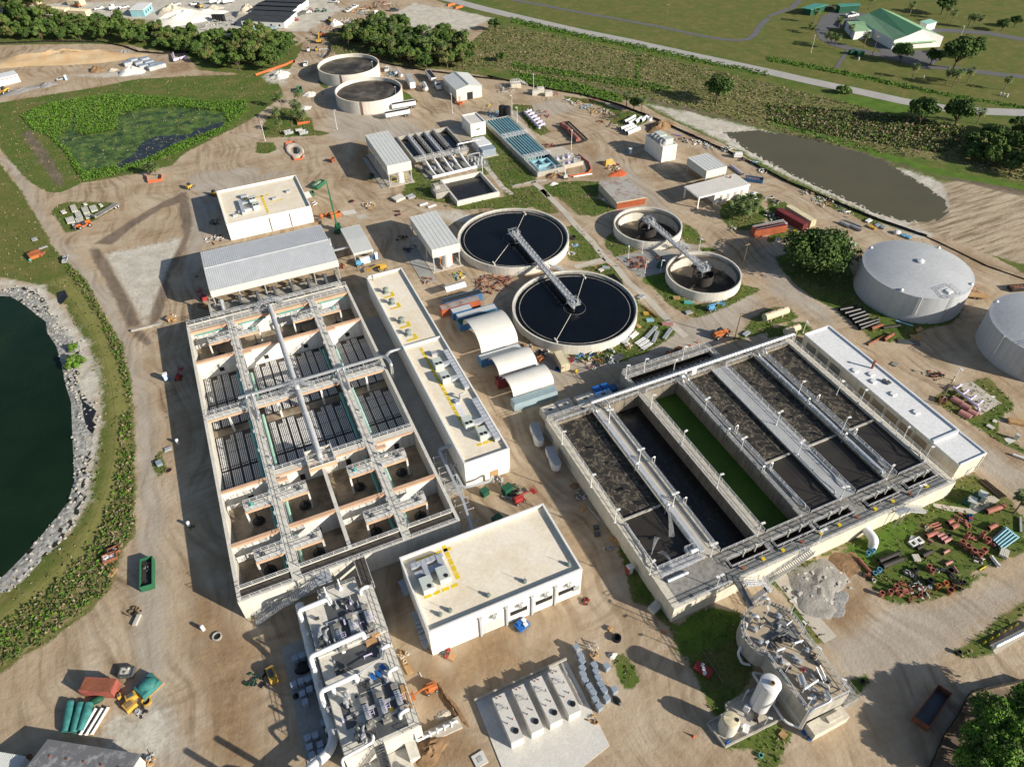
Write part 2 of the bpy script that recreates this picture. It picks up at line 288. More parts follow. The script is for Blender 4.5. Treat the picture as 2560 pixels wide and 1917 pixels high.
DARK=[P('33',[(1380,1656),(1500,1400),(1640,1210),(1730,1050),(2208,940),(2500,1000),(2500,1900),(1380,1900)]),P('01',[(770,490),(860,490),(1000,720),(1110,910),(1180,1050),(1230,1160),(1110,1170),(1000,950),(900,750),(800,580)]),P('01',[(1120,1200),(1230,1190),(1320,1300),(1270,1320),(1150,1250)]),P('01',[(800,450),(1000,330),(1300,140),(1560,10),(1610,0),(1660,250),(1640,370),(1570,560),(1470,700),(1440,900),(1390,1100),(1290,1150),(1300,1080),(1330,960),(1400,780),(1480,600),(1560,440),(1590,370),(1560,300),(1540,100),(1400,140),(1150,300),(960,460)]),P('00',[(180,1150),(260,1120),(420,1330),(520,1500),(560,1590),(480,1600),(350,1400),(240,1230)]),P('20',[(60,590),(400,640),(900,770),(1300,850),(2208,1070),(2208,1110),(1700,1000),(1200,880),(800,780),(300,660),(60,620)]),P('30',[(0,1080),(500,1210),(1100,1370),(1700,1520),(2208,1640),(2208,1700),(1500,1530),(900,1370),(300,1200),(0,1110)])]
DIRT=[P('13',[(1240,720),(1520,700),(1640,800),(1900,500),(2208,440),(2300,760),(1900,900),(1750,1000),(1500,1200),(1400,1000)]),P('20',[(560,1260),(700,1240),(760,1340),(700,1400),(600,1320)]),P('20',[(700,1390),(880,1400),(960,1480),(820,1560),(640,1560),(600,1480)]),P('13',[(1340,1450),(1700,1250),(1900,1400),(2000,1656),(1350,1720)]),P('10',[(1180,1300),(1000,1640),(900,1600),(840,1400),(860,1220)]),P('33',[(400,60),(560,150),(850,100),(900,300),(700,480),(600,470),(450,330)]),P('33',[(1560,1656),(1720,1320),(2208,900),(2400,900),(2400,1800),(1500,1800)]),P('00',[(1430,560),(1660,520),(1640,610),(1450,640)]),P('10',[(1900,580),(2150,560),(2208,640),(2100,690),(1950,660)]),P('03',[(1580,-100),(1900,280),(2208,600),(2208,1656),(1900,1656),(1750,900),(1680,500)])]
GRAY=[P('00',[(1650,1510),(1800,1480),(2208,1440),(2260,1656),(1600,1656)]),P('F',[(700,180),(740,150),(930,300),(1000,260),(1200,215),(1250,240),(1100,260),(960,330),(720,300)]),P('F',[(410,430),(470,395),(600,370),(640,370),(480,415),(430,560),(400,620)]),P('F',[(1240,330),(1330,340),(1420,420),(1500,520),(1640,650),(1560,740),(1300,800),(1180,850),(1150,780),(1400,720),(1560,660),(1400,560)]),P('31',[(0,490),(60,560),(120,700),(300,860),(520,1040),(560,1160),(480,1130),(330,1020),(0,860)]),P('32',[(1180,0),(1700,420),(2208,760),(2208,980),(1900,760),(1560,500),(1130,100)]),P('33',[(500,550),(1100,300),(1500,250),(2208,20),(2208,180),(1700,500),(1300,800),(1000,880),(700,880),(620,800)]),P('F',[(0,335),(40,355),(112,500),(240,640),(290,760),(330,900),(345,1100),(360,1300),(350,1500),(420,1656),(320,1656),(290,1400),(300,1100),(290,850),(235,690),(135,550)])]
FIELD=[P('31',[(1500,-90),(1700,-100),(2208,20),(2700,200),(2700,780),(2208,620),(1900,540),(1600,420),(1330,330),(1200,285),(1480,190),(1570,120)])]
def _band(k,pts,w_):
 A=np.array(P(k,pts));T=np.gradient(A,axis=0);T/=np.linalg.norm(T,axis=1,keepdims=True);n=np.column_stack([-T[:,1],T[:,0]])*w_/2
 return[tuple(q)for q in A+n]+[tuple(q)for q in(A-n)[::-1]]
MOWN=[_band('F',[(128,600),(165,640),(205,695),(235,760),(255,835),(264,910),(258,990),(238,1070),(205,1145),(150,1220),(80,1285),(0,1345),(-80,1400)],4.6)]
PONDS={'east':P('F',[(1570,287),(1640,284),(1760,302),(1900,347),(1985,397),(2033,432),(2040,455),(2018,472),(1960,475),(1890,455),(1800,413),(1700,368),(1620,322)]),'west':P('01',[(-500,890),(-100,880),(0,885),(100,890),(220,960),(330,1050),(410,1110),(420,1200),(500,1320),(540,1450),(580,1650)])+P('02',[(630,150),(640,400),(650,620),(660,830),(600,1020),(500,1150),(350,1330),(200,1500),(60,1640),(-300,1950),(-900,1950),(-900,-300)]),'north':P('00',[(640,970),(760,940),(1240,930),(1500,915),(1750,935),(1930,960),(1900,1080),(1750,1150),(1500,1250),(1300,1350),(1030,1450),(990,1420),(720,1470),(650,1380),(590,1290),(470,1200),(600,1100)])}
def axis(segs):
 out=[]
 for a,b,s in segs:out.append(np.arange(a,b,s))
 return np.concatenate(out)
gx=axis([(-2600,-500,300),(-500,-140,20),(-140,-75,1.2),(-75,215,.85),(215,480,2),(480,900,20),(900,3300,300)])
gy=axis([(-600,-40,40),(-40,0,4),(0,330,.85),(330,620,1.8),(620,1000,20),(1000,4300,300)])
GX,GY=np.meshgrid(gx,gy);V0=np.stack([GX.ravel(),GY.ravel()],1)
def sdf(polys,pad=7.0):
 out=np.full(len(V0),-pad)
 for poly in polys:
  A=np.array(poly);lo,hi=A.min(0)-pad,A.max(0)+pad
  idx=np.nonzero(((V0>=lo)&(V0<=hi)).all(1))[0];q=V0[idx];d2=np.full(len(q),1e9);ins=np.zeros(len(q),bool)
  for a,b in zip(A,np.roll(A,-1,0)):
   e=b-a;t=np.clip(((q-a)@e)/(e@e+1e-9),0,1);r=q-a-t[:,None]*e;d2=np.minimum(d2,(r*r).sum(1))
   c=(a[1]>q[:,1])!=(b[1]>q[:,1])
   with np.errstate(divide='ignore',invalid='ignore'):xx=(b[0]-a[0])*(q[:,1]-a[1])/(b[1]-a[1])+a[0]
   ins^=c&(q[:,0]<xx)
  d=np.sqrt(d2)*np.where(ins,1,-1);out[idx]=np.maximum(out[idx],np.clip(d,-pad,pad))
 return out
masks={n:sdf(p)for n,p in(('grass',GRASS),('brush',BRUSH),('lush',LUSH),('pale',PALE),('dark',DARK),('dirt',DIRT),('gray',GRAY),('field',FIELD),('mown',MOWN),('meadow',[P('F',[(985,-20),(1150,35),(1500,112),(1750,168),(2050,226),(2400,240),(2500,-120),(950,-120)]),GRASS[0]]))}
pond=sdf(list(PONDS.values()),9.0)
north=sdf([PONDS['north']],9.0)
far=(V0[:,1]>640)|(V0[:,0]>480)|(V0[:,0]<-170)
masks['grass'][far]=7
h=np.where(pond>0,-.18-pond*.28,np.clip(-pond,0,6)*.03-.18)
h+=np.where(np.abs(pond)<4,rng.normal(size=len(h))*.09,0)
h+=.06*np.sin(V0[:,0]*.31+1)*np.sin(V0[:,1]*.27)*np.clip(masks['brush']+3,0,1)
for cx_,cy_ in((127.8,176.1),(128.2,144.6)):h[np.hypot(V0[:,0]-cx_,V0[:,1]-cy_)<11.35]=-3.2
nx,ny=len(gx),len(gy);ii=np.arange(nx*ny).reshape(ny,nx)
faces=np.stack([ii[:-1,:-1].ravel(),ii[:-1,1:].ravel(),ii[1:,1:].ravel(),ii[1:,:-1].ravel()],1)
me=bpy.data.meshes.new('ground');me.vertices.add(nx*ny);me.loops.add(faces.size);me.polygons.add(len(faces))
me.vertices.foreach_set('co',np.column_stack([V0,h]).ravel().astype(np.float32));me.loops.foreach_set('vertex_index',faces.ravel().astype(np.int32))
me.polygons.foreach_set('loop_start',np.arange(0,faces.size,4,dtype=np.int32));me.polygons.foreach_set('use_smooth',np.ones(len(faces),bool));me.update()
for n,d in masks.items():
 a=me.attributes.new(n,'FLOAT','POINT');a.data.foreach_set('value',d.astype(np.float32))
a=me.attributes.new('shore','FLOAT','POINT');a.data.foreach_set('value',pond.astype(np.float32))
ground=bpy.data.objects.new('ground',me);COL.objects.link(ground);tag(ground,kind='structure')
gm=bpy.data.materials.new('ground_soil');gm.use_nodes=True;nt=gm.node_tree;N,L=nt.nodes,nt.links;pb=N['Principled BSDF']
pb.inputs['Roughness'].default_value=.95;pb.inputs['Specular IOR Level'].default_value=.15
geo=N.new('ShaderNodeNewGeometry')
def noise(sc,det=5,rough=.6,scale=None,rot=0):
 n=N.new('ShaderNodeTexNoise');n.inputs['Scale'].default_value=sc;n.inputs['Detail'].default_value=det;n.inputs['Roughness'].default_value=rough
 if scale:
  mp=N.new('ShaderNodeMapping');mp.inputs['Scale'].default_value=scale;mp.inputs['Rotation'].default_value=(0,0,rot)
  L.new(geo.outputs['Position'],mp.inputs['Vector']);L.new(mp.outputs['Vector'],n.inputs['Vector'])
 else:L.new(geo.outputs['Position'],n.inputs['Vector'])
 return n.outputs['Fac']
def mth(op,a,b=None,c=None,clamp=False):
 n=N.new('ShaderNodeMath');n.operation=op;n.use_clamp=clamp
 for i,v in enumerate((a,b,c)):
  if v is None:continue
  if isinstance(v,(int,float)):n.inputs[i].default_value=v
  else:L.new(v,n.inputs[i])
 return n.outputs[0]
def ramp(fac,stops):
 r=N.new('ShaderNodeValToRGB');e=r.color_ramp.elements
 while len(e)<len(stops):e.new(.5)
 for q,(p,c)in zip(e,stops):q.position=p;q.color=(*c,1)
 L.new(fac,r.inputs['Fac']);return r.outputs['Color']
def mix(f,a,b,mode='MIX'):
 m=N.new('ShaderNodeMix');m.data_type='RGBA';m.blend_type=mode
 for s,v in(('Factor',f),('A',a),('B',b)):
  if isinstance(v,tuple):m.inputs[s].default_value=(*v,1)
  elif isinstance(v,(int,float)):m.inputs[s].default_value=v
  else:L.new(v,m.inputs[s])
 return m.outputs['Result']
def attr(n):
 a=N.new('ShaderNodeAttribute');a.attribute_name=n;return a.outputs['Fac']
nA=noise(.22,6);nB=noise(.9,6,.7);nC=noise(.035,4);nD=noise(4.5,4,.7);nE=noise(.09,5)
wn=N.new('ShaderNodeTexNoise');wn.inputs['Scale'].default_value=.022;wn.inputs['Detail'].default_value=2;L.new(geo.outputs['Position'],wn.inputs['Vector'])
wv=N.new('ShaderNodeVectorMath');wv.operation='MULTIPLY_ADD';wv.inputs[1].default_value=(34,34,0);L.new(wn.outputs['Color'],wv.inputs[0]);L.new(geo.outputs['Position'],wv.inputs[2])
def streaks(sc,st,rot):
 n=N.new('ShaderNodeTexNoise');n.inputs['Scale'].default_value=sc;n.inputs['Detail'].default_value=5;mp=N.new('ShaderNodeMapping');mp.inputs['Scale'].default_value=st;mp.inputs['Rotation'].default_value=(0,0,rot)
 L.new(wv.outputs[0],mp.inputs['Vector']);L.new(mp.outputs['Vector'],n.inputs['Vector']);return n.outputs['Fac']
tr1=streaks(.6,(1,.09,1),.12);tr2=streaks(.5,(.10,1,1),.5);tr3=streaks(.45,(1,.07,1),.95)
def mask(n,amp=3.0,soft=.5,off=0.0):
 e=mth('ADD',mth('MULTIPLY',mth('SUBTRACT',nA,.5),amp),mth('MULTIPLY',mth('SUBTRACT',nB,.5),amp*.8))
 return mth('DIVIDE',mth('ADD',mth('ADD',attr(n),e),soft/2+off),soft,clamp=True)
def mm(n,**k):
 o=mask(n,**k);c=N.new('ShaderNodeClamp');L.new(o,c.inputs[0]);return c.outputs[0]
sand=ramp(nE,[(.28,(.375,.28,.18)),(.5,(.445,.352,.247)),(.72,(.51,.43,.325))])
sand=mix(mth('MULTIPLY',ramp(noise(.06,3),[(.42,(0,0,0)),(.58,(1,1,1))]),.6),sand,ramp(tr1,[(.36,(.50,.45,.39)),(.50,(1,1,1)),(.7,(1.08,1.08,1.08))]),'MULTIPLY')
sand=mix(mth('MULTIPLY',ramp(nC,[(.4,(0,0,0)),(.6,(1,1,1))]),.6),sand,mix(1.,sand,ramp(tr3,[(.38,(.48,.42,.35)),(.52,(1,1,1))]),'MULTIPLY'))
sand=mix(mth('MULTIPLY',ramp(noise(.05,3,.6,(1,1,1),2.),[(.45,(0,0,0)),(.6,(1,1,1))]),.45),sand,ramp(tr2,[(.38,(.55,.50,.44)),(.53,(1,1,1))]),'MULTIPLY')
sand=mix(.35,sand,ramp(nB,[(.33,(.72,.68,.62)),(.5,(1,1,1)),(.72,(1.05,1.05,1.05))]),'MULTIPLY')
sand=mix(mth('MULTIPLY',ramp(noise(.055,6,.7),[(.52,(0,0,0)),(.66,(1,1,1))]),.55),sand,mix(.7,(.30,.21,.125),ramp(nB,[(.3,(.6,.6,.6)),(.65,(1.15,1.15,1.15))]),'MULTIPLY'))
col=mix(mm('gray',amp=6,soft=3.5),sand,mix(.7,ramp(nE,[(.3,(.36,.31,.25)),(.7,(.46,.41,.345))]),ramp(tr1,[(.35,(.75,.73,.7)),(.55,(1,1,1))]),'MULTIPLY'))
col=mix(mth('MULTIPLY',mm('dirt',amp=7,soft=4),.8),col,mix(.6,ramp(nA,[(.3,(.20,.125,.065)),(.7,(.36,.25,.145))]),ramp(nB,[(.3,(.55,.5,.45)),(.6,(1.1,1.1,1.1))]),'MULTIPLY'))
gcol=ramp(nE,[(.3,(.175,.165,.055)),(.42,(.125,.145,.038)),(.55,(.095,.14,.028)),(.7,(.075,.13,.022))])
gcol=mix(.7,gcol,ramp(nB,[(.3,(.62,.62,.55)),(.5,(1,1,1)),(.7,(1.35,1.28,1.2))]),'MULTIPLY')
gcol=mix(.6,gcol,ramp(nD,[(.32,(.55,.55,.55)),(.55,(1,1,1)),(.75,(1.3,1.3,1.2))]),'MULTIPLY')
gcol=mix(mth('MULTIPLY',ramp(nA,[(.53,(0,0,0)),(.66,(1,1,1))]),.45),gcol,(.22,.18,.09))
gcol=mix(mth('MULTIPLY',mm('meadow',amp=8,soft=6),.38),gcol,mix(.6,(.16,.142,.05),ramp(nA,[(.3,(.7,.7,.7)),(.65,(1.25,1.2,1.1))]),'MULTIPLY'))
col=mix(mm('grass',amp=3.2,soft=.5),col,gcol)
col=mix(mm('pale',amp=6,soft=2.6),col,mix(.6,ramp(nA,[(.3,(.43,.395,.33)),(.65,(.60,.57,.50))]),ramp(nB,[(.35,(.7,.68,.63)),(.55,(1,1,1))]),'MULTIPLY'))
col=mix(mm('field',amp=2.5,soft=1.5),col,mix(.95,ramp(nE,[(.3,(.40,.32,.225)),(.7,(.50,.42,.31))]),ramp(noise(.5,6,.75,(.10,1,1),-.60),[(.40,(.45,.41,.36)),(.55,(1,1,1))]),'MULTIPLY'))
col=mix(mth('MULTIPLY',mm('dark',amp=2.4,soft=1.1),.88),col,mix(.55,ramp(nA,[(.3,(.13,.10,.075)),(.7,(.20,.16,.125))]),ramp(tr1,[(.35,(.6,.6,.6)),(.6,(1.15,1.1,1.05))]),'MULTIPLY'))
bcol=ramp(nB,[(.34,(.05,.075,.018)),(.47,(.15,.15,.05)),(.55,(.25,.21,.10)),(.68,(.32,.25,.16))])
bcol=mix(mth('MULTIPLY',ramp(nE,[(.42,(0,0,0)),(.58,(1,1,1))]),.55),bcol,mix(.6,(.09,.12,.03),ramp(nD,[(.3,(.5,.5,.5)),(.6,(1.3,1.3,1.3))]),'MULTIPLY'))
col=mix(mm('brush',amp=5,soft=1.5),col,bcol)
lcol=mix(.8,ramp(nA,[(.3,(.065,.125,.018)),(.7,(.11,.185,.03))]),ramp(nD,[(.3,(.45,.45,.45)),(.6,(1.3,1.3,1.2))]),'MULTIPLY')
col=mix(mm('lush',amp=5.5,soft=1.5),col,lcol)
col=mix(mm('mown',amp=1.2,soft=2.2),col,mix(.8,ramp(nA,[(.3,(.165,.17,.05)),(.7,(.225,.215,.075))]),ramp(attr('mown'),[(0,(1,1,1)),(.55,(1,1,1)),(.8,(.72,.70,.6)),(1,(1.05,1.05,1))]),'MULTIPLY'))
shore=mth('DIVIDE',mth('ADD',mth('ADD',attr('shore'),mth('MULTIPLY',mth('SUBTRACT',nB,.5),2.5)),1.2),1.4,clamp=True)
col=mix(mth('MULTIPLY',shore,.8),col,(.17,.145,.10))
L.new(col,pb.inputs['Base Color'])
bp=N.new('ShaderNodeBump');bp.inputs['Strength'].default_value=.5;bp.inputs['Distance'].default_value=.4
L.new(mth('ADD',mth('MULTIPLY',nB,.7),mth('ADD',mth('MULTIPLY',nD,.10),mth('MULTIPLY',tr1,.35))),bp.inputs['Height']);L.new(bp.outputs['Normal'],pb.inputs['Normal'])
me.materials.append(gm)
def water_mat(name,stops,sc,rough=.08,bump=.12,bs=1.2,spec=.5,warp=None):
 m=bpy.data.materials.new(name);m.use_nodes=True;nt=m.node_tree;N,L=nt.nodes,nt.links;b=N['Principled BSDF']
 b.inputs['Roughness'].default_value=rough;b.inputs['Specular IOR Level'].default_value=spec
 ge=N.new('ShaderNodeNewGeometry');n=N.new('ShaderNodeTexNoise');n.inputs['Scale'].default_value=sc;n.inputs['Detail'].default_value=7;n.inputs['Roughness'].default_value=.65
 if warp:
  n0=N.new('ShaderNodeTexNoise');n0.inputs['Scale'].default_value=warp[0];n0.inputs['Detail'].default_value=3;L.new(ge.outputs['Position'],n0.inputs['Vector'])
  vm=N.new('ShaderNodeVectorMath');vm.operation='MULTIPLY_ADD';vm.inputs[1].default_value=(warp[1],)*3
  L.new(n0.outputs['Color'],vm.inputs[0]);L.new(ge.outputs['Position'],vm.inputs[2]);L.new(vm.outputs[0],n.inputs['Vector'])
  n.inputs['Detail'].default_value=2
  mr=N.new('ShaderNodeMath');mr.operation='SUBTRACT';mr.inputs[1].default_value=.5;L.new(n.outputs['Fac'],mr.inputs[0])
  ab=N.new('ShaderNodeMath');ab.operation='ABSOLUTE';L.new(mr.outputs[0],ab.inputs[0]);fac=ab.outputs[0]
 else:L.new(ge.outputs['Position'],n.inputs['Vector']);fac=n.outputs['Fac']
 r=N.new('ShaderNodeValToRGB');e=r.color_ramp.elements
 while len(e)<len(stops):e.new(.5)
 for q,(p,c)in zip(e,stops):q.position=p;q.color=(*c,1)
 L.new(fac,r.inputs['Fac']);L.new(r.outputs['Color'],b.inputs['Base Color'])
 n2=N.new('ShaderNodeTexNoise');n2.inputs['Scale'].default_value=bs;n2.inputs['Detail'].default_value=4;L.new(ge.outputs['Position'],n2.inputs['Vector'])
 bp=N.new('ShaderNodeBump');bp.inputs['Strength'].default_value=bump;bp.inputs['Distance'].default_value=.1;L.new(n2.outputs['Fac'],bp.inputs['Height']);L.new(bp.outputs['Normal'],b.inputs['Normal'])
 X[name]=m;return m
water_mat('w_east',[(.3,(.085,.078,.045)),(.7,(.105,.095,.055))],.05,.3,.08,1.2,.2)
water_mat('w_west',[(.32,(.004,.013,.005)),(.55,(.008,.021,.009)),(.7,(.018,.030,.010))],.03,.2,.3,.7,.14)
water_mat('w_north',[(.36,(.022,.045,.012)),(.46,(.045,.085,.016)),(.54,(.085,.14,.024)),(.62,(.13,.19,.035)),(.74,(.19,.22,.08))],.22,.45,.25,2,.2)
water_mat('w_pool',[(.40,(.010,.012,.016)),(.58,(.025,.03,.03)),(.66,(.20,.21,.17))],.3,.2,.1,1.2,.3)
water_mat('w_clar',[(.3,(.003,.004,.006)),(.7,(.005,.007,.010))],.2,.12,.05,.8,.3)
water_mat('w_dark',[(.35,(.010,.008,.007)),(.65,(.022,.019,.017))],.4,.25,.3,1.5)
water_mat('w_churn',[(.52,(.009,.008,.008)),(.60,(.022,.021,.02)),(.72,(.09,.09,.095))],.9,.3,.5,2)
water_mat('w_foam',[(.0,(.21,.18,.135)),(.012,(.125,.108,.082)),(.035,(.052,.046,.038)),(.15,(.030,.028,.025))],.42,.6,.3,2,.22,(.36,3.2))
water_mat('w_calm',[(.35,(.030,.026,.022)),(.65,(.043,.038,.032))],.15,.35,.2,1.5,.4)
water_mat('w_green',[(.3,(.036,.095,.006)),(.7,(.06,.125,.01))],.25,.6,.1,2,.3)
water_mat('w_sludge',[(.40,(.028,.023,.019)),(.5,(.06,.05,.037)),(.62,(.14,.12,.09))],.12,.5,.3,1,.3)
def sheet(name,poly,z,mt,kind='structure',label=None,cat=None):
 m=M();m.add([(x,y,z)for x,y in poly],[tuple(range(len(poly)))])
 o=m.obj(name,mt,kind=kind,label=label,cat=cat,org=(0,0,0));return o
def ccw(p):
 a=sum(p[i][0]*p[(i+1)%len(p)][1]-p[(i+1)%len(p)][0]*p[i][1]for i in range(len(p)));return p if a>0 else p[::-1]
def grow(p,d):
 A=np.array(ccw(p));n=len(A);out=[]
 for i in range(n):
  t=A[(i+1)%n]-A[i-1];nrm=np.array([t[1],-t[0]])/(np.linalg.norm(t)+1e-9);out.append(tuple(A[i]+nrm*d))
 return out
for k,mt in(('east','w_east'),('west','w_west'),('north','w_north')):sheet('water',grow(PONDS[k],1.5),-.11,X[mt])
sheet('water',ccw(P('00',[(990,1425),(1030,1452),(1300,1352),(1500,1252),(1750,1152),(1880,1112),(1945,1048),(1880,1060),(1800,1085),(1700,1110),(1620,1170),(1500,1160),(1330,1180),(1210,1240),(1150,1330)])),-.085,X['w_pool'])
def strip(k,pts,wid,z):
 A=np.array([g(k,x,y)for x,y in pts]);out=[]
 L_,R_=[],[]
 for i in range(len(A)):
  t=A[min(i+1,len(A)-1)]-A[max(i-1,0)];t=t/np.linalg.norm(t);n=np.array([-t[1],t[0]]);L_.append(A[i]+n*wid/2);R_.append(A[i]-n*wid/2)
 return L_,R_
def road(name,k,pts,wid,z,mt):
 Lp,Rp=strip(k,pts,wid,z);m=M();n=len(Lp)
 m.add([(p[0],p[1],z)for p in Lp]+[(p[0],p[1],z)for p in Rp],[(i,n+i,n+i+1,i+1)for i in range(n-1)])
 return m.obj(name,mt,kind='structure',org=(0,0,0))
road('road','F',[(880,-32),(940,-8),(1050,21),(1150,45),(1250,68),(1350,88),(1500,121),(1640,151),(1750,176),(1850,197),(1950,219),(2040,234),(2100,240),(2211,244),(2330,246)],7.6,.05,X['road_conc'])
road('path','20',[(-250,-60),(0,0),(250,45),(500,95),(900,165),(1300,240),(1600,305),(1800,340),(1950,352),(2040,340),(2090,305),(2110,270),(2150,215),(2208,160)],3.4,.054,X['asphalt'])
road('path','30',[(0,145),(100,110),(200,75),(260,20),(270,-20),(300,-80)],3.4,.054,X['asphalt'])
road('road','30',[(1400,270),(1500,265),(1650,270),(1900,290),(2100,325),(2300,360),(2600,420)],6.5,.054,X['asphalt'])
road('road','30',[(1350,580),(1600,590),(1800,620),(2000,645),(2208,665),(2500,690)],5.5,.054,X['asphalt'])
sheet('road',ccw(P('30',[(470,140),(560,100),(700,100),(860,120),(850,150),(720,200),(640,240),(560,250),(470,290),(430,300),(400,250)])),.058,X['asphalt'])
road('road','30',[(470,280),(480,330),(560,380),(700,420),(860,455),(1000,480),(1150,520),(1300,560),(1400,590)],6.0,.062,X['asphalt'])
sheet('road',ccw(P('30',[(880,370),(960,340),(1080,400),(1300,440),(1450,440),(1480,420),(1520,480),(1430,560),(1250,540),(1000,480)])),.066,X['asphalt'])
road('path','30',[(590,590),(640,510),(690,440)],2.0,.07,X['asphalt'])
road('road','00',[(1250,-40),(1500,-20),(1900,-10),(2300,-30)],9,.05,X['asphalt'])
for k,pts,wd in(('21',[(260,-20),(340,60),(450,170),(560,300),(690,430),(800,570),(900,650),(1000,780),(1150,900),(1300,1060),(1420,1180),(1500,1250)],2.2),('20',[(180,1570),(250,1630),(310,1700)],2.0),('21',[(540,650),(680,610),(800,580)],2.0),('20',[(0,1610),(90,1590),(180,1570),(300,1555)],1.6),('10',[(1910,1350),(2010,1470),(2120,1610),(2208,1680)],2.0),('33',[(90,0),(240,180),(400,400),(540,560)],3.2),('20',[(0,1000),(90,1080),(200,1200)],1.8)):
 road('path',k,pts,wd,.05,X['slab'])
def mixer(sx,y,x0,x1,par,wx,motor):
 pass
ZD=6.0
A=thing('aeration_basin','large open basin of empty white walled cells with peach beams and grey pipes','treatment basin',(2.5,133,0))
m=M();m.box(-20.4,-19.7,87,181,-.3,ZD);m.box(24.7,25.4,87,181,-.3,ZD);m.box(-19.7,24.7,87,87.5,-.3,ZD);m.box(-19.7,24.7,180.6,181,-.3,ZD)
m.obj('outer_wall',X['concrete_new'],A)
m=M();m.box(-19.7,24.7,87.5,177,-.3,.02)
fl=m.obj('cell_floor',X['cell_floor'],A)
m=M()
m.box(2.1,2.9,90.1,117.4,.02,ZD-.004)
m.obj('divider_wall',X['concrete_new'],A)
spans=[(-19.7,-9.8),(-7.9,2.1),(2.9,13.0),(14.8,24.7)]
for y0,y1 in((100.6,101.3),(163.0,163.7)):
 for a,b in spans:
  m=M();m.box(a,b,y0,y1,.02,ZD-.55);w_=m.obj('cross_wall',X['inner_wall'],A)
  m=M();m.box(a,b,y0-.22,y1,ZD-.55,ZD-.01);m.obj('beam',X['peach'],w_)
for i,(a,b)in enumerate(spans):
 y0,y1=(115.6,116.3)if i==0 else(115.6,117.5)
 m=M();m.box(a,b,y1-.7,y1,.02,ZD-.4);w_=m.obj('cross_wall',X['inner_wall'],A)
 m=M();m.box(a,b,y0-.03,y0+.3,ZD-.55,ZD-.02);m.obj('beam',X['peach'],w_)
 m=M();m.box(a,b,y0+.3,y1,ZD-.4,ZD-.012);m.obj('walkway',X['concrete_new']if i else X['peach'],A)
 m=M();m.box(a,b,139.5,139.7,ZD-.55,ZD-.02);m.obj('beam',X['peach'],A)
 m=M();m.box(a,b,139.7,142,ZD-.35,ZD-.008);m.obj('walkway',X['concrete_new'],A)
 xm=(a+b)/2
 m=M();m.box(xm-.25,xm+.25,139.9,140.4,.02,ZD-.35);m.obj('column',X['inner_wall'],A)
m=M();m.box(-19.7,24.7,89.9,90.1,-.3,ZD-.003);m.obj('channel_wall',X['concrete_new'],A)
for a,b in((-19.7,-9.8),(-7.9,13.0),(14.8,24.7)):
 m=M();m.box(a+.01,b-.01,87.5,89.9,ZD-.5,ZD-.25);m.obj('grating',X['grate'],A)
m=M();m.box(-19.7,24.7,178.2,180.6,.02,ZD-.3);m.box(-19.7,24.7,178,178.2,.02,ZD-.006);m.obj('channel_wall',X['concrete'],A)
m=M();m.box(-19.7,24.7,177.0,177.35,.02,ZD-.9);m.obj('cross_wall',X['inner_wall'],A)
m=M();m.box(-19.69,24.69,177.35,178,ZD-1.6,ZD-1.2);m.obj('trough',X['dark'],A)
for a,b in spans:
 m=M();m.box(a+.02,b-.02,176.78,177.35,ZD-.9,ZD-.03);m.obj('beam',X['peach'],A)
 m=M();m.box(a+1,b-1.5,176.5,176.75,ZD-1.25,ZD-.95);m.obj('weir_plate',X['teal'],A)
for x0,x1 in((-9.8,-7.9),(13.0,14.8)):
 m=M();m.box(x0,x1,87.5,178.2,ZD-.3,ZD+.01);wk=m.obj('walkway',X['concrete_new'],A)
 m=M()
 m.box(x0+.4,x0+.8,90.2,176.8,.02,ZD-.3);m.box(x1-.8,x1-.4,90.2,176.8,.02,ZD-.3);m.obj('walkway_wall',X['inner_wall'],A)
 for xx in(x0+.08,x1-.08):
  m=M();m.rail([(xx,90.2,ZD),(xx,177.5,ZD)],sp=2.6);m.obj('handrail',X['rail_metal'],A)
 m=M()
 for k in range(26):
  y=92+k*3.25+random.uniform(-.6,.6);xx=random.choice((x0-.15,x1+.15));m.box(xx-.16,xx+.16,y,y+.35,ZD-.2,ZD+random.uniform(.3,.9))
 m.tube([(x1+.2,92,ZD-.3),(x1+.2,176,ZD-.3)],.09,6);m.obj('valve_row',X['galv'],A)
for yy,xa,xb in((89.95,-19.5,-9.9),(89.95,-7.8,12.9),(89.95,14.9,24.5),(87.25,-20,-9.9),(87.25,-7.8,12.9),(87.25,14.9,25)):
 m=M();m.rail([(xa,yy,ZD),(xb,yy,ZD)],sp=2.2);m.obj('handrail',X['rail_metal'],A)
for yy in(178.1,180.85):
 for xa,xb in((-20.1,-9.9),(-7.8,12.9),(14.9,25.2)):
  m=M();m.rail([(xa,yy,ZD),(xb,yy,ZD)],sp=2.2);m.obj('handrail',X['rail_metal'],A)
for i,(a,b)in enumerate(spans):
 for yy in((139.75,141.9)+((117.4,)if i else())):
  m=M();m.rail([(a+.1,yy,ZD),(b-.1,yy,ZD)],sp=2.0);m.obj('handrail',X['rail_metal'],A)
k=0
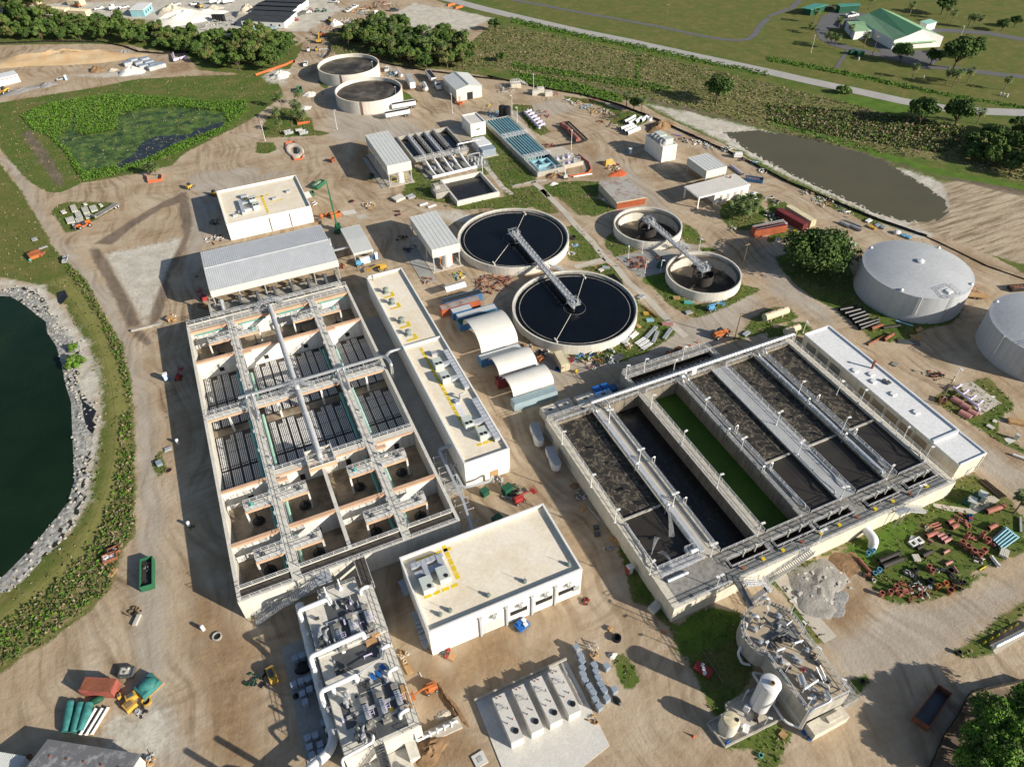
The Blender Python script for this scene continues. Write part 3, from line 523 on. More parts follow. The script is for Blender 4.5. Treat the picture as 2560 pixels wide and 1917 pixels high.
for x0,x1 in((-9.8,-7.9),(13.0,14.8)):
 for y0 in(94.6,108.3,169.6):
  for sd in(-1,1):
   xa,xb=(x0-5.9,x0)if sd<0 else(x1,x1+5.9)
   m=M();m.box(xa,xb,y0,y0+2.5,ZD-.35,ZD+.02);pf=m.obj('platform',X['concrete_new'],A)
   m=M();m.box(xa,xb,y0-.16,y0-.004,ZD-.55,ZD+.005);m.obj('beam',X['peach'],pf)
   xo=xa if sd<0 else xb
   m=M();m.box(xo-.02,xo+.38,y0,y0+.4,.02,ZD-.35)if sd<0 else m.box(xo-.38,xo+.02,y0,y0+.4,.02,ZD-.35)
   m.obj('column',X['inner_wall'],A)
   m=M();m.rail([(x0 if sd<0 else x1,y0+2.4,ZD),(xo-.1*sd,y0+2.4,ZD),(xo-.1*sd,y0+.1,ZD),(x0 if sd<0 else x1,y0+.1,ZD)],sp=1.6);m.obj('handrail',X['rail_metal'],A)
   xm=xo-sd*1.7;k+=1
   t=thing('mixer','','mixer',(xm,y0+1.3,0));t.parent=None
   row={94.6:'front row',108.3:'second row',169.6:'far row by the grey canopy'}[y0]
   col={(-9.8,-1):'leftmost',(-9.8,1):'second from left',(13.0,-1):'third from left',(13.0,1):'rightmost'}[(x0,sd)]
   tag(t,f'{col} black disc mixer, {row}, peach beamed basin',None,'mixers hanging in the basin cells')
   m=M();m.tube([(xm,y0+1.3,.6),(xm,y0+1.3,ZD-.36)],.13,8);m.obj('shaft',X['black_iron'],t)
   m=M();m.lathe(xm,y0+1.3,[(1.35,.32),(1.3,.42),(.7,.6),(.25,1.1),(.13,1.4)],28,cap=(1,1));m.obj('rotor',X['black_hdpe'],t)
   m=M();b=len(m.v);m.box(xm-.45,xm+.45,y0+.95,y0+1.65,ZD+.02,ZD+.25);m.cyl(xm,y0+1.3,ZD+.25,ZD+.95,.3,12);m.obj('motor',X['teal']if k%3==0 else X['steel_dk'],t)
def diffs(x0,x1,y0,y1):
 m=M();n=int((x1-x0)/.42);yb=y0+(y1-y0)*.44
 pat=[1,1,1,1,0,1,1,1,1,1,0,1,1,1,1,0,1,1,1,1,1,0]
 for i in range(n):
  if not pat[i%len(pat)]:continue
  x=x0+.5+i*.42
  for ya,yb2 in((y0+.3,yb-.25),(yb+.25,y1-.5-(1.2 if(i//4)%3==1 else 0))):
   m.box(x-.055,x+.055,ya,yb2,.22,.32,0)
   q=ya+.2
   while q<yb2-.3:
    m.box(x-.13,x+.13,q,q+.36,.32,.37,1);q+=.47
 m.box(x0+.4,x1-.3,yb+.9,yb+1.05,.2,.45,2)
 for q in(.2,.7,.85):m.box(x0+.4,x1-.3,y0+(y1-y0)*q,y0+(y1-y0)*q+.06,.34,.42,2)
 o=m.obj('diffuser_grid',[X['pipe_grey'],X['white'],X['steel_dk']],A)
for a,b in spans:
 for y0,y1 in((117.5,139.5),(142,163)):
  m=M();m.box(a,b,y0,y1,.021,.05);m.obj('wet_floor',X['diff_floor'],A);diffs(a+(1 if a in(-7.9,14.8)else 0),b-(0 if a in(-7.9,14.8)else 1),y0,y1)
for x in(-10.45,12.35):
 for ya,yb in((118,139),(142.5,158),(90.8,100.2),(102,115)):
  m=M();m.tube([(x,ya,3.0),(x,yb,3.0)],.38,12);m.obj('air_pipe',X['teal'],A)
for x in(-7.2,15.5):
 for ya,yb in((118,139),(142.5,156),(91.5,100.2),(102,115)):
  m=M();m.tube([(x,ya,3.4),(x,yb,3.4)],.33,12);m.obj('air_pipe',X['teal_pale'],A)
for ya,yb in((117.6,139.4),(142.6,178.3)):
 m=M();m.bend([(2.5,ya-1.6,1.2),(2.5,ya-1.6,6.9),(2.5,yb+.5,6.9)],.68,1.6,20)
 for q in np.arange(ya+3,yb,5.2):m.cyl(0,0,0,.14,.73,20);b=len(m.v)-40;V_=m.v[b:];m.v[b:]=[(2.5+vx,q+vz,6.9+vy)for vx,vy,vz in V_]
 m.obj('main_pipe',X['pipe_grey'],A,smooth=True)
m=M();m.bend([(-11.4,142.5,8),(25.9,142.5,8),(26.4,140,8),(26.4,138.6,8),(26.4,138.6,2)],.42,1.4,14)
m.bend([(26.2,142.4,7.6),(27.5,144.3,7.3),(31.2,144.3,7.3)],.42,1.2,14)
for x in(-9.7,-8.2,13.1,14.6):m.bend([(x,142.4,8),(x,140.6,8),(x,138.2,6.6),(x,135.6,6.3)],.3,.9,10)
for x in np.arange(-8,25,4):m.box(x,x+.12,142.2,142.8,ZD,7.7)
m.obj('blower_pipe',X['silver'],A,smooth=True)
m=M();m.box(-.6,5.7,113.7,114.0,3.6,ZD+.8);m.box(-.6,-.3,114,119,3.6,ZD+.8);m.box(5.4,5.7,114,119,3.6,ZD+.8);m.box(-.6,5.7,119,119.3,3.6,ZD+.8);m.box(-.3,5.4,114,119,3.6,3.9)
jb=m.obj('junction_box',X['concrete_new'],A)
m=M();m.box(-.62,5.72,113.45,113.69,ZD-.2,ZD+.6);m.obj('beam',X['peach'],jb)
m=M();m.rail([(-.5,119.2,ZD+.8),(-.5,113.9,ZD+.8),(5.6,113.9,ZD+.8),(5.6,119.2,ZD+.8)],sp=1.7);m.obj('handrail',X['rail_metal'],A)
for yy in(141,179.5):
 m=M()
 for i in range(7):
  z=ZD+.3+i*.35;m.box(-1.6+i*.42,-1.15+i*.42,yy-.6,yy+.6,z-.08,z);m.box(6.15-i*.42,6.6-i*.42,yy-.6,yy+.6,z-.08,z)
 m.box(1.35,3.65,yy-.6,yy+.6,ZD+2.35,ZD+2.45)
 for s_ in(-.6,.6):
  m.rail([(-1.6,yy+s_,ZD),(1.4,yy+s_,ZD+2.4),(3.6,yy+s_,ZD+2.4),(6.6,yy+s_,ZD)],sp=1.2)
 m.obj('crossover_stair',X['galv'],A)
for x in(-9.8,13.0):
 for yy in(114.0,162.2):
  m=M();m.box(x+1.9,x+4.3,yy-.1,yy+.8,.02,ZD-.5);m.obj('baffle',X['inner_wall'],A);m=M();m.box(x+1.91,x+4.31,yy-.3,yy+.8,ZD-.5,ZD-.03);m.obj('beam',X['peach'],A)
for i,(a,b)in enumerate(spans):
 for yy in(163.0,115.6 if i==0 else 116.8,100.6):
  m=M();m.box((a+b)/2-.1,(a+b)/2+1.1,yy-.03,yy+.2,1.2 if yy>162 else.6,2.5);m.obj('flow_opening',X['dark'],A)
m=M()
for i in range(34):
 t_=i/33;x=-5.6-t_*13.0;z=ZD-.1-(ZD-.3)*t_
 if.45<t_<.55:z=ZD*.5
 m.box(x-.13,x+.13,84.65,86.15,z-.08,z)
m.box(-5.4,-2.6,84.2,86.9,ZD-.15,ZD)
for yy in(84.6,86.2):m.rail([(-18.6,yy,.1),(-12.7,yy,ZD*.5),(-11.4,yy,ZD*.5),(-5.6,yy,ZD)],sp=1.4);m.tube([(-18.6,yy,0),(-12.7,yy,ZD*.5-.1),(-11.4,yy,ZD*.5-.1),(-5.5,yy,ZD-.15)],.12,4)
m.rail([(-5.4,84.3,ZD),(-2.7,84.3,ZD),(-2.7,86.8,ZD)],sp=1.3);m.obj('stair',X['galv'],A)
m=M();m.box(2.3,4.6,79.3,87,ZD-.35,ZD-.1);br=m.obj('bridge',X['grate'],A)
m=M();m.rail([(2.35,79.3,ZD-.1),(2.35,86.9,ZD-.1)],sp=1.9);m.rail([(4.55,79.3,ZD-.1),(4.55,86.9,ZD-.1)],sp=1.9);m.obj('handrail',X['rail_metal'],br)
m=M();m.box(-13.8,24.5,184.4,184.9,-.2,4.2);m.box(-13.8,-13.3,184.9,193,-.2,4.2);m.box(24,24.5,184.9,193,-.2,4.2);m.box(-13.3,24,184.9,186.4,3.7,4.0);m.box(7.5,8,181,184.4,-.2,4.3);m.box(-13.3,24,186.4,193,2.2,2.4)
m.obj('inlet_channel',X['concrete'],A)
m=M();m.rail([(-13.6,184.6,4.2),(24.3,184.6,4.2)],sp=2.4);m.obj('handrail',X['rail_metal'],A)
for x in(-.6,18.2):
 m=M();m.lathe(0,0,[(.9,0),(.9,3.6)],20,cap=(1,1));m.v=[(x+vx,181.2+vz,1.6+vy)for vx,vy,vz in m.v];m.obj('rust_pipe',X['rust'],A)
for i in range(7):
 t=M();x=-10+i*5.1
 t.rbox(x,188.5,2.4,1.0,3.2,1.1);t.tube([(x,186.6,2.8),(x,190.2,5.2)],.45,8);t.box(x-.7,x+.7,189.8,190.6,4.4,5.2)
 t.obj('screen',X['steel_dk']if i else X['galv'],label=None,parent=A)
B=thing('aeration_tank','aeration tank of dark foaming lanes and one green lane beside the white roof','treatment tank',(91,80,0))
ZB=5.0
m=M();m.box(55.2,56.8,51.5,107,-.2,ZB);m.box(127.0,128.6,51.5,107,-.2,ZB);m.box(56.8,127,51.5,52.0,-.2,ZB);m.box(56.8,127,106.5,107,-.2,ZB);m.obj('outer_wall',X['cream_wall'],B)
m=M();m.box(56.8,127,58,58.4,0,ZB-.002);m.obj('cross_wall',X['basin_wall'],B)
m=M();m.box(56.8,127,104.5,104.9,0,ZB-.003);m.obj('cross_wall',X['basin_wall'],B)
walks=[(66.8,70.8),(80,82),(91.5,93.8),(102,106.3),(115.3,118.2)]
for a,b in walks:
 m=M();m.box(a,b,58.4,104.5,0,ZB-.004);m.obj('divider_wall',X['basin_wall'],B)
 m=M();m.box(a-.12,b+.12,58.4,104.5,ZB-.3,ZB+.006);wk=m.obj('walkway',X['walk_grey']if a==102 else(X['slab']if a in(66.8,80)else X['concrete_old']),B)
 if a in(66.8,115.3):m=M();m.box(a+.3,a+1.5,60,104,ZB+.006,ZB+.16);m.obj('cable_tray',X['duct'],wk)
 for xx in(a+.05,b-.05):
  m=M();m.rail([(xx,58.6,ZB),(xx,104.3,ZB)],sp=2.4);m.obj('handrail',X['rail_metal'],B)
m=M()
for a,b,c,d in((56.8,127,52,54.2),(56.8,127,56.2,58),):m.box(a,b,c,d,ZB-.35,ZB+.003)
slots=[(58.5,68.6,1),(70.3,80,0),(81.4,91.6,0),(92.3,102.2,0),(105.7,114.8,0),(116.9,126.2,0)]
xs=[56.8]+[q for s_ in slots[1:]for q in s_[:2]]+[127]
for a,b in zip(xs[::2],xs[1::2]):m.box(a,b,54.2,56.2,ZB-.352,ZB+.002)
m.obj('front_deck',X['concrete_old'],B)
m=M();m.box(56.9,126.9,52.1,53.9,ZB+.003,ZB+.02);m.obj('deck_plates',X['grate_grey'],B)
for a,b,f in slots[1:]:
 m=M();m.box(a,b,54.2,56.2,0,3.6);m.obj('channel_water',X['w_dark'],B)
 m=M();m.rail([(a+.1,54.3,ZB),(b-.1,54.3,ZB),(b-.1,56.1,ZB),(a+.1,56.1,ZB),(a+.1,54.3,ZB)],sp=1.9);m.obj('handrail',X['rail_metal'],B)
 for q in(.45,.75):m=M();m.tube([(a+(b-a)*q,55.9,ZB-.6),(a+(b-a)*q,55.9,ZB+1.6)],.16,8);m.cyl(a+(b-a)*q,55.9,ZB+1.6,ZB+1.75,.25,10);m.obj('gate_stem',X['concrete_new'],B)
for a,b in((57,66.8),(70.8,80),(82,91.5),(93.8,102),(106.3,115.3),(118.2,126.6)):
 m=M();m.rail([(a+.1,58.2,ZB),(b-.1,58.2,ZB)],sp=2);m.rail([(a+.1,104.7,ZB),(b-.1,104.7,ZB)],sp=2);m.obj('handrail',X['rail_metal'],B)
m=M();m.box(56.8,127,104.9,106.5,ZB-.35,ZB+.004);m.obj('back_deck',X['concrete_old'],B)
m=M();m.rail([(55.5,106.7,ZB),(80,106.7,ZB)],sp=2.3);m.rail([(106.6,106.7,ZB),(127,106.7,ZB)],sp=2.3);m.obj('handrail',X['rail_metal'],B)
for pts in([(55.4,51.7,ZB),(68,51.7,ZB)],[(70.5,51.7,ZB),(86.5,51.7,ZB)],[(88.7,51.7,ZB),(110.5,51.7,ZB)],[(113,51.7,ZB),(128.4,51.7,ZB)],[(56.7,58,ZB),(56.7,104.6,ZB)],[(126.9,58,ZB),(126.9,104.6,ZB)],[(128.4,52,ZB),(128.4,106,ZB)]):
 m=M();m.rail(pts,sp=2.3);m.obj('handrail',X['rail_metal'],B)
for i in range(11):
 x=72.5+i*4.9;m=M();m.cyl(x,53.2,ZB+.02,ZB+.5,.24,12);m.cyl(x,53.2,ZB+.5,ZB+.62,.42,12);m.obj('valve_stand',X['yellow']if i%3 else X['rust'],B)
lanes=[(56.8,66.8,4.2),(70.8,80,1.1),(82,91.5,.9),(93.8,102,4.2),(106.3,115.3,4.2),(118.2,127.0,4.2)]
for i,(a,b,z)in enumerate(lanes):
 if i==1:m=M();m.box(a,b,58.4,104.5,0,z);m.obj('dark_water',X['w_churn'],B)
 elif i==2:m=M();m.box(a,b,58.4,104.5,0,z);m.obj('green_water',X['w_green'],B)
 else:
  m=M();m.box(a,b,73.9,104.5,0,z);m.obj('foaming_water',X['w_foam'],B)
  m=M();m.box(a,b,58.4,73.5,0,z);m.obj('calm_water',X['w_calm'],B)
  m=M();m.box(a,b,73.5,73.9,0,z+.45);m.obj('baffle',X['concrete'],B)
m=M();m.bend([(66.9,105.7,6.7),(126.5,105.7,6.7),(129.4,105.7,6.7),(129.4,105.7,2)],.5,1.2,16)
for x in np.arange(70,127,5):m.box(x,x+.14,105.55,105.85,ZB,6.3)
m.obj('air_main',X['silver'],B,smooth=True)
for x in(67.0,70.6,92.0,93.5,115.6,117.9):
 m=M();m.bend([(x,105.4,6.6),(x,103.6,6.6),(x,102.6,ZB+.55),(x,60.5,ZB+.55)],.26,1.,10)
 m.obj('air_header',X['silver'],B,smooth=True)
 for yy in(84,71.5):
  dx=-.75 if x in(67.0,92.0,115.6)else.75
  m=M();m.bend([(x,yy,ZB+.6),(x,yy,ZB+2.3),(x+dx,yy,ZB+2.3),(x+dx,yy,3.2)],.16,.5,8);m.obj('swan_neck',X['silver'],B,smooth=True)
for x,s_ in((66.5,1),(93.9,-1),(106.0,1),(115.4,1),(118.3,-1),(126.7,1),(102.1,1),(56.9,-1)):
 m=M();m.bend([(x,72,ZB+.3),(x,64,ZB+.3),(x,61,ZB+.9),(x,60,ZB+.9),(x,60,ZB-.2)],.15,.5,7)
 for yy in(71.5,67,63):m.cyl(x,yy,ZB+.3,ZB+.95,.13,8)
 m.obj('spray_pipe',X['galv'],B)
m=M();m.box(80.2,80.8,107,113.7,-.2,ZB);m.box(106,106.6,107,113.7,-.2,ZB);m.box(80.8,106,113.1,113.7,-.2,ZB);m.box(80.8,106,107,107.3,-.2,ZB-.01)
m.obj('flume_wall',X['concrete'],B)
m=M();m.box(80.8,106,111.2,113.1,ZB-.4,ZB-.02);m.box(80.8,106,107.3,108.4,ZB-.4,ZB-.03);m.obj('flume_deck',X['concrete_old'],B)
m=M();m.box(80.8,106,108.4,111.2,0,3.8);m.obj('channel_water',X['w_dark'],B)
m=M()
for x in np.arange(82,106,1.6):m.box(x,x+.5,108.41,108.8,3.6,ZB-.1)
m.obj('weir_teeth',X['concrete'],B)
m=M();m.rail([(80.4,107.2,ZB),(80.4,113.4,ZB),(106.4,113.4,ZB),(106.4,107.2,ZB)],sp=2.2);m.rail([(80.9,111.1,ZB),(106,111.1,ZB)],sp=2.2);m.obj('handrail',X['rail_metal'],B)
for x in(72.4,101.5):
 m=M();m.box(56.9 if x<80 else 96,56.95 if x<80 else 96.05,0,.01,0,.01)
m=M();m.box(93.0,94.3,105.1,106.2,ZB,ZB+1.7);m.box(96.0,97.4,105.0,106.1,ZB,ZB+1.7);m.obj('control_cabinet',X['white'],B)
m=M()
for i in range(26):
 t_=i/25;m.box(87.6-t_*10.5-.1,87.6-t_*10.5+.16,50.1,51.4,ZB-.1-t_*4.9,ZB-t_*4.9)
for yy in(50.1,51.4):m.tube([(87.7,yy,ZB-.1),(77,yy,.1)],.14,4);m.rail([(87.7,yy,ZB),(77,yy,.1)],sp=1.3)
m.obj('stair',X['galv'],B)
m=M();m.box(110.5,113,50,51.4,ZB-.12,ZB)
for i in range(22):
 t_=i/21;m.box(113+t_*7.5,113.45+t_*7.5,50,51.3,ZB-.1-t_*4.8,ZB-t_*4.8)
for yy in(50,51.3):m.rail([(110.5,yy,ZB),(113,yy,ZB),(120.5,yy,.1)],sp=1.3);m.tube([(113,yy,ZB-.1),(120.5,yy,.1)],.13,4)
for x in(111,112.8):m.tube([(x,50,0),(x,50,ZB)],.1,5)
m.obj('stair',X['galv'],B)
x,y=g('32',840,1345);m=M();m.bend([(x+.3,52,2.2),(x+.2,49.5,2.2),(x,48.6,2.0),(x,48.2,-.4)],.95,1.4,18);m.obj('outfall_elbow',X['pipe_white'],B,smooth=True)
m=M();m.box(56.9,64.5,58.2,60.4,ZB-.3,ZB+.01);m.box(64.4,66.8,58.4,62,ZB-.3,ZB+.012);m.obj('platform',X['walk_grey'],B)
m=M();m.rail([(57,60.3,ZB),(64.4,60.3,ZB),(64.4,61.9,ZB),(66.7,61.9,ZB)],sp=1.5);m.obj('handrail',X['rail_metal'],B)
m=M();m.cyl(0,0,0,1.9,.42,14);m.v=[(65+vz,60.5+vx,ZB+.75+vy)for vx,vy,vz in m.v];m.obj('white_drum',X['white'],B)
m=M();m.tube([(57.3,57,ZB+.3),(62,57,ZB+.3)],.35,10);m.obj('cover_strip',X['duct'],B)
def spray(x0,y0,dx,dy,ln,h_,wd):
 m=M()
 for j in range(7):
  o_=(j-3)/3*wd;pts=[]
  for i in range(9):
   t_=i/8;pts.append((x0+(dx*ln*t_)-dy*o_*t_,y0+(dy*ln*t_)+dx*o_*t_,ZB+.9+h_*4*t_*(1-t_)*.9-1.6*t_*t_))
  m.tube(pts,[.02+.075*i/8 for i in range(9)],5)
 return m
X['spray']=mat('spray',(.8,.82,.84),.4,var=.05)
nt_=X['spray'].node_tree;nt_.nodes['Principled BSDF'].inputs['Alpha'].default_value=.16
for x0,y0,dx,dy,lb in((57.2,63,.72,.69,'white water spray fan at the left wall of the first foaming lane'),(59.5,57.9,.1,.99,'tall water jet spraying from the front deck into the first lane'),(66.4,71.5,-.35,-.93,'short water jet beside the first lane walkway of the aeration tank')):
 spray(x0,y0,dx,dy,6.0,1.2,.55).obj('water_spray',X['spray'],label=lb,cat='water spray')
W=thing('blower_building','long low building with bright white roof and tan shuttered bays beside the aeration tank','building',(136.5,80,0))
m=M();m.box(132.3,140.7,54.2,105,-.2,5.7);m.obj('wall',X['cream_wall'],W)
m=M();m.box(132.5,140.5,62.2,104.8,5.7,5.9);m.box(132.5,140.5,54.4,61.6,5.7,5.84);m.obj('roof',X['roof_white'],W)
m=M();zt=6.3
for a in((132.28,140.72,104.7,105.02,zt),(132.28,132.5,61.9,104.7,zt-.25),(140.3,140.72,61.9,104.7,zt),(132.5,140.3,61.6,62.2,zt),(140.4,140.73,54.18,61.6,zt-.15),(132.27,132.5,54.18,61.9,zt-.32),(132.5,140.4,54.18,54.45,zt-.15)):m.box(*a[:4],5.7,a[4])
m.obj('parapet',X['roof_white'],W)
for i,y in enumerate((101.5,97,92.5,82,77.6,73.2,68.8,64.4)):
 m=M();m.box(132.2,132.29,y-1.7,y+1.7,1.2,4.6);m.obj('shutter',X['panel_tan']if i>2 else X['grate_grey'],W)
 m=M();m.box(132.1,132.3,y-2.35,y-2.0,0,5.4);m.obj('pilaster',X['cream_wall'],W)
m=M();m.box(132.2,132.29,85.6,86.8,0,2.4);m.obj('door',X['dark'],W)
for x,y in((135.2,83),(136.6,85.2),(136.2,77.5),(136.4,70.5),(134,88)):m=M();m.box(x-.7,x+.7,y-.55,y+.55,5.9,6.3);m.obj('skylight',X['white'],W)
m=M();m.cyl(138.6,87,5.9,8.2,.3,12);m.cyl(138.6,87,8.2,8.35,.42,12);m.obj('chimney',X['rust'],W)
m=M();m.cyl(137.6,82,5.9,6.5,.5,12);m.box(137.4,138.6,80.6,81.6,5.9,6.4);m.obj('vent',X['steel_dk'],W)
m=M();m.box(140.0,140.2,54.05,54.2,.3,5.4);m.box(140.75,140.95,56,56.2,.2,5.4);m.tube([(138.6,54.1,2.4),(138.6,53.2,2.9)],.07,6);m.obj('downpipe',X['galv'],W)
m=M();m.box(137.0,138.2,54.1,54.21,0,2.2);m.obj('door',X['walk_grey'],W)
def building(name,label,x0,x1,y0,y1,h,wall,roof,par=.7,th=.3,z0=-.2,cat='building'):
 t=thing(name,label,cat,((x0+x1)/2,(y0+y1)/2,0))
 m=M();m.box(x0,x1,y0,y1,z0,h-par);m.obj('wall',X[wall],t)
 m=M();m.box(x0+th,x1-th,y0+th,y1-th,h-par,h-par+.06);m.obj('roof',X[roof],t)
 m=M()
 for a in((x0,x1,y0,y0+th),(x0,x1,y1-th,y1),(x0,x0+th,y0+th,y1-th),(x1-th,x1,y0+th,y1-th)):m.box(*a,h-par,h)
 m.obj('parapet',X[wall],t)
 m=M()
 for a in((x0-.05,x1+.05,y0-.05,y0+th+.04),(x0-.05,x1+.05,y1-th-.04,y1+.05),(x0-.05,x0+th+.04,y0+th+.04,y1-th-.04),(x1-th-.04,x1+.05,y0+th+.04,y1-th-.04)):m.box(*a,h,h+.07)
 m.obj('coping',X['parapet'],t);return t
def hvac(t,x,y,z,a=0,fans=2):
 m=M();m.box(x-1.1,x+1.1,y-1.5,y+1.5,z+.2,z+1.9);m.box(x-.95,x+.95,y-1.35,y+1.35,z,z+.2);u=m.obj('air_conditioner',X['hvac'],t)
 for i in range(fans):
  m=M();yy=y-.9+i*1.0 if fans>1 else y-.8;m.cyl(x+.45 if fans==1 else x+(.1 if i else.1)*1,yy if fans==1 else y-1.0,z+1.9,z+1.95,.1)
 m=M()
 for i in range(fans):m.cyl(x-.5+i*1.0 if fans>1 else x+.3,y-.85,z+1.9,z+1.98,.42,16)
 m.obj('fan',X['dark'],u)
def roof_fan(t,x,y,z):
 m=M();m.box(x-.7,x+.7,y-.7,y+.7,z,z+.35);m.cyl(x,y,z+.35,z+1.2,.5,16);m.lathe(x,y,[(.85,z+1.2),(.85,z+1.45),(.5,z+1.7),(.05,z+1.75)],18,cap=(1,1));m.obj('roof_fan',X['vent_green'],t,smooth=True)
def pad_marks(t,z,rects):
 m=M()
 for r in rects:m.box(*r,z,z+.03)
 m.obj('walkway_marking',X['yellow'],t)
m=M();m.box(25.45,31.2,99,170,-.1,.06);m.obj('slab',X['slab_grey'],kind='structure')
c_=building('process_building','long narrow tan roofed building with four round fans beside the peach beamed basin',31.3,42.3,99.4,179.4,8.0,'stucco','roof_tan')
m=M();m.box(31.6,42.0,143.7,144.2,7.3,7.95);m.obj('parapet',X['parapet'],c_)
for i,(x,y)in enumerate((g('b',1395,480,7.4),g('b',1475,625,7.4),g('b',1600,870,7.4),g('b',1690,1035,7.4))):
 roof_fan(c_,x,y,7.36);pad_marks(c_,7.36,[(x-1.2,x+1.0,y-2.6,y-1.9),(x+1.05,x+1.9,y-2.6,y-.3)])
x,y=g('b',1225,320,7.4);m=M();m.tube([(x,y,7.3),(x,y,8.6)],.18,8);m.sphere((x,y,8.7),.4,10);m.obj('vent_pipe',X['vent_green'],c_)
pad_marks(c_,7.36,[(35.2,36.0,yy,yy+1.6)for yy in np.arange(111,141.5,1.85)]+[(35.2+i*1.7,36.6+i*1.7,144.5,145.1)for i in range(4)]+[(36.3+i*1.5,37.6+i*1.5,109.3,110)for i in range(3)]+[(36.2+i*1.5,37.4+i*1.5,103.6,104.3)for i in range(3)])
for x,y in((37.3,133.2),(37.2,127.6),(36.6,110.6),(38.4,106.0)):hvac(c_,x,y,7.36)
m=M();m.box(40.3,41.5,122,137.5,7.5,8.5);m.box(38.3,40.3,132,133.2,7.6,8.5);m.box(38.3,40.3,126,127.2,7.6,8.5);m.box(40.3,41.6,103,117.5,7.5,8.5);m.box(37.7,40.3,109.4,110.8,7.6,8.5);m.box(39.5,40.3,104.5,106,7.6,8.4)
for q in np.arange(122.5,137.5,1.3):m.box(40.25,41.55,q,q+.08,7.5,8.56)
for q in np.arange(103.3,117.5,1.3):m.box(40.25,41.65,q,q+.08,7.5,8.56)
m.obj('ductwork',X['duct'],c_)
m=M();m.box(37.2,38.6,137.4,138.6,7.4,8.3);m.box(36.5,37.7,118.5,119.6,7.36,7.9);m.tube([(38.2,119.8,7.4),(38.2,119.8,8.8),(39.4,119.8,8.8)],.25,8);m.obj('exhaust_box',X['galv'],c_)
m=M();m.box(37.3,39.3,99.32,99.39,0,2.4);m.obj('door',X['wood'],c_)
m=M();m.box(36,37.4,113,121,7.365,7.4);m.obj('roof_patch',X['roof_white'],c_)
d_=building('pump_building','white walled building with tan roof and three tall dark door openings by the pump deck',10.7,42.2,64.5,81.8,8.8,'stucco','roof_tan',.8)
pad_marks(d_,8.06,[(19.3,20.1,yy,yy+1.5)for yy in np.arange(73,80.5,1.7)]+[(13.5+i*1.9,15.1+i*1.9,79.8,80.5)for i in range(4)]+[(12.4+i*1.8,13.8+i*1.8,71.6,72.3)for i in range(4)])
hvac(d_,13.6,73.6,8.06,fans=1);hvac(d_,17.2,74.4,8.06,fans=1)
m=M();m.box(12,18.6,78.2,79.3,8.3,9.2);m.box(12.2,18.0,76.2,77.2,8.3,9.1);m.box(14,15.1,74.5,78.2,8.3,9.2);m.box(17.2,18.3,75.2,79,8.3,9.3)
for q in np.arange(12.2,18.6,1.0):m.box(q,q+.07,78.15,79.35,8.28,9.26)
m.obj('ductwork',X['duct'],d_)
for k,px,py in(('13',1590,345),('13',1675,310),('13',2005,180),('23',110,60),('22',490,1560)):
 x,y=g(k,px,py,8.1);m=M();m.cyl(x,y,8.06,8.5,.45,12);m.cyl(x,y,8.5,8.9,.32,12);m.tube([(x,y,8.9),(x,y,10.1)],.04,5);m.obj('roof_vent',X['vent_green'],d_)
for i,x in enumerate((23.2,28.6,34.0,39.0)):
 m=M();m.box(x-1.9,x+1.9,64.43,64.49,.1,3.5)
 dr=m.obj('roller_door',X['concrete_new']if i==0 else X['stucco'],d_)
 if i and i<4:m=M();m.box(x-1.8,x+1.8,64.40,64.44,2.6,3.9);m.obj('door_opening',X['dark'],dr)
 m=M();m.tube([(x-.9,64.2,5.6),(x+.9,64.2,6.2),(x+.2,63.6,5.9),(x-.9,64.2,5.6)],.07,5);m.tube([(x,64.4,6.6),(x,63.7,6.0)],.06,5);m.box(x-.2,x+.5,63.7,64.4,5.2,5.6);m.obj('wall_bracket',X['galv'],d_)
for x in(20.6,26,31.4,36.4):
 m=M();m.box(x-.22,x+.22,64.15,64.49,0,6.6);m.box(x-.35,x+.35,64.05,64.49,6.6,7);m.obj('downpipe',X['pipe_grey'],d_)
m=M();m.box(40.4,41.8,64.2,64.49,2.2,3.6);m.obj('louvre',X['galv'],d_)
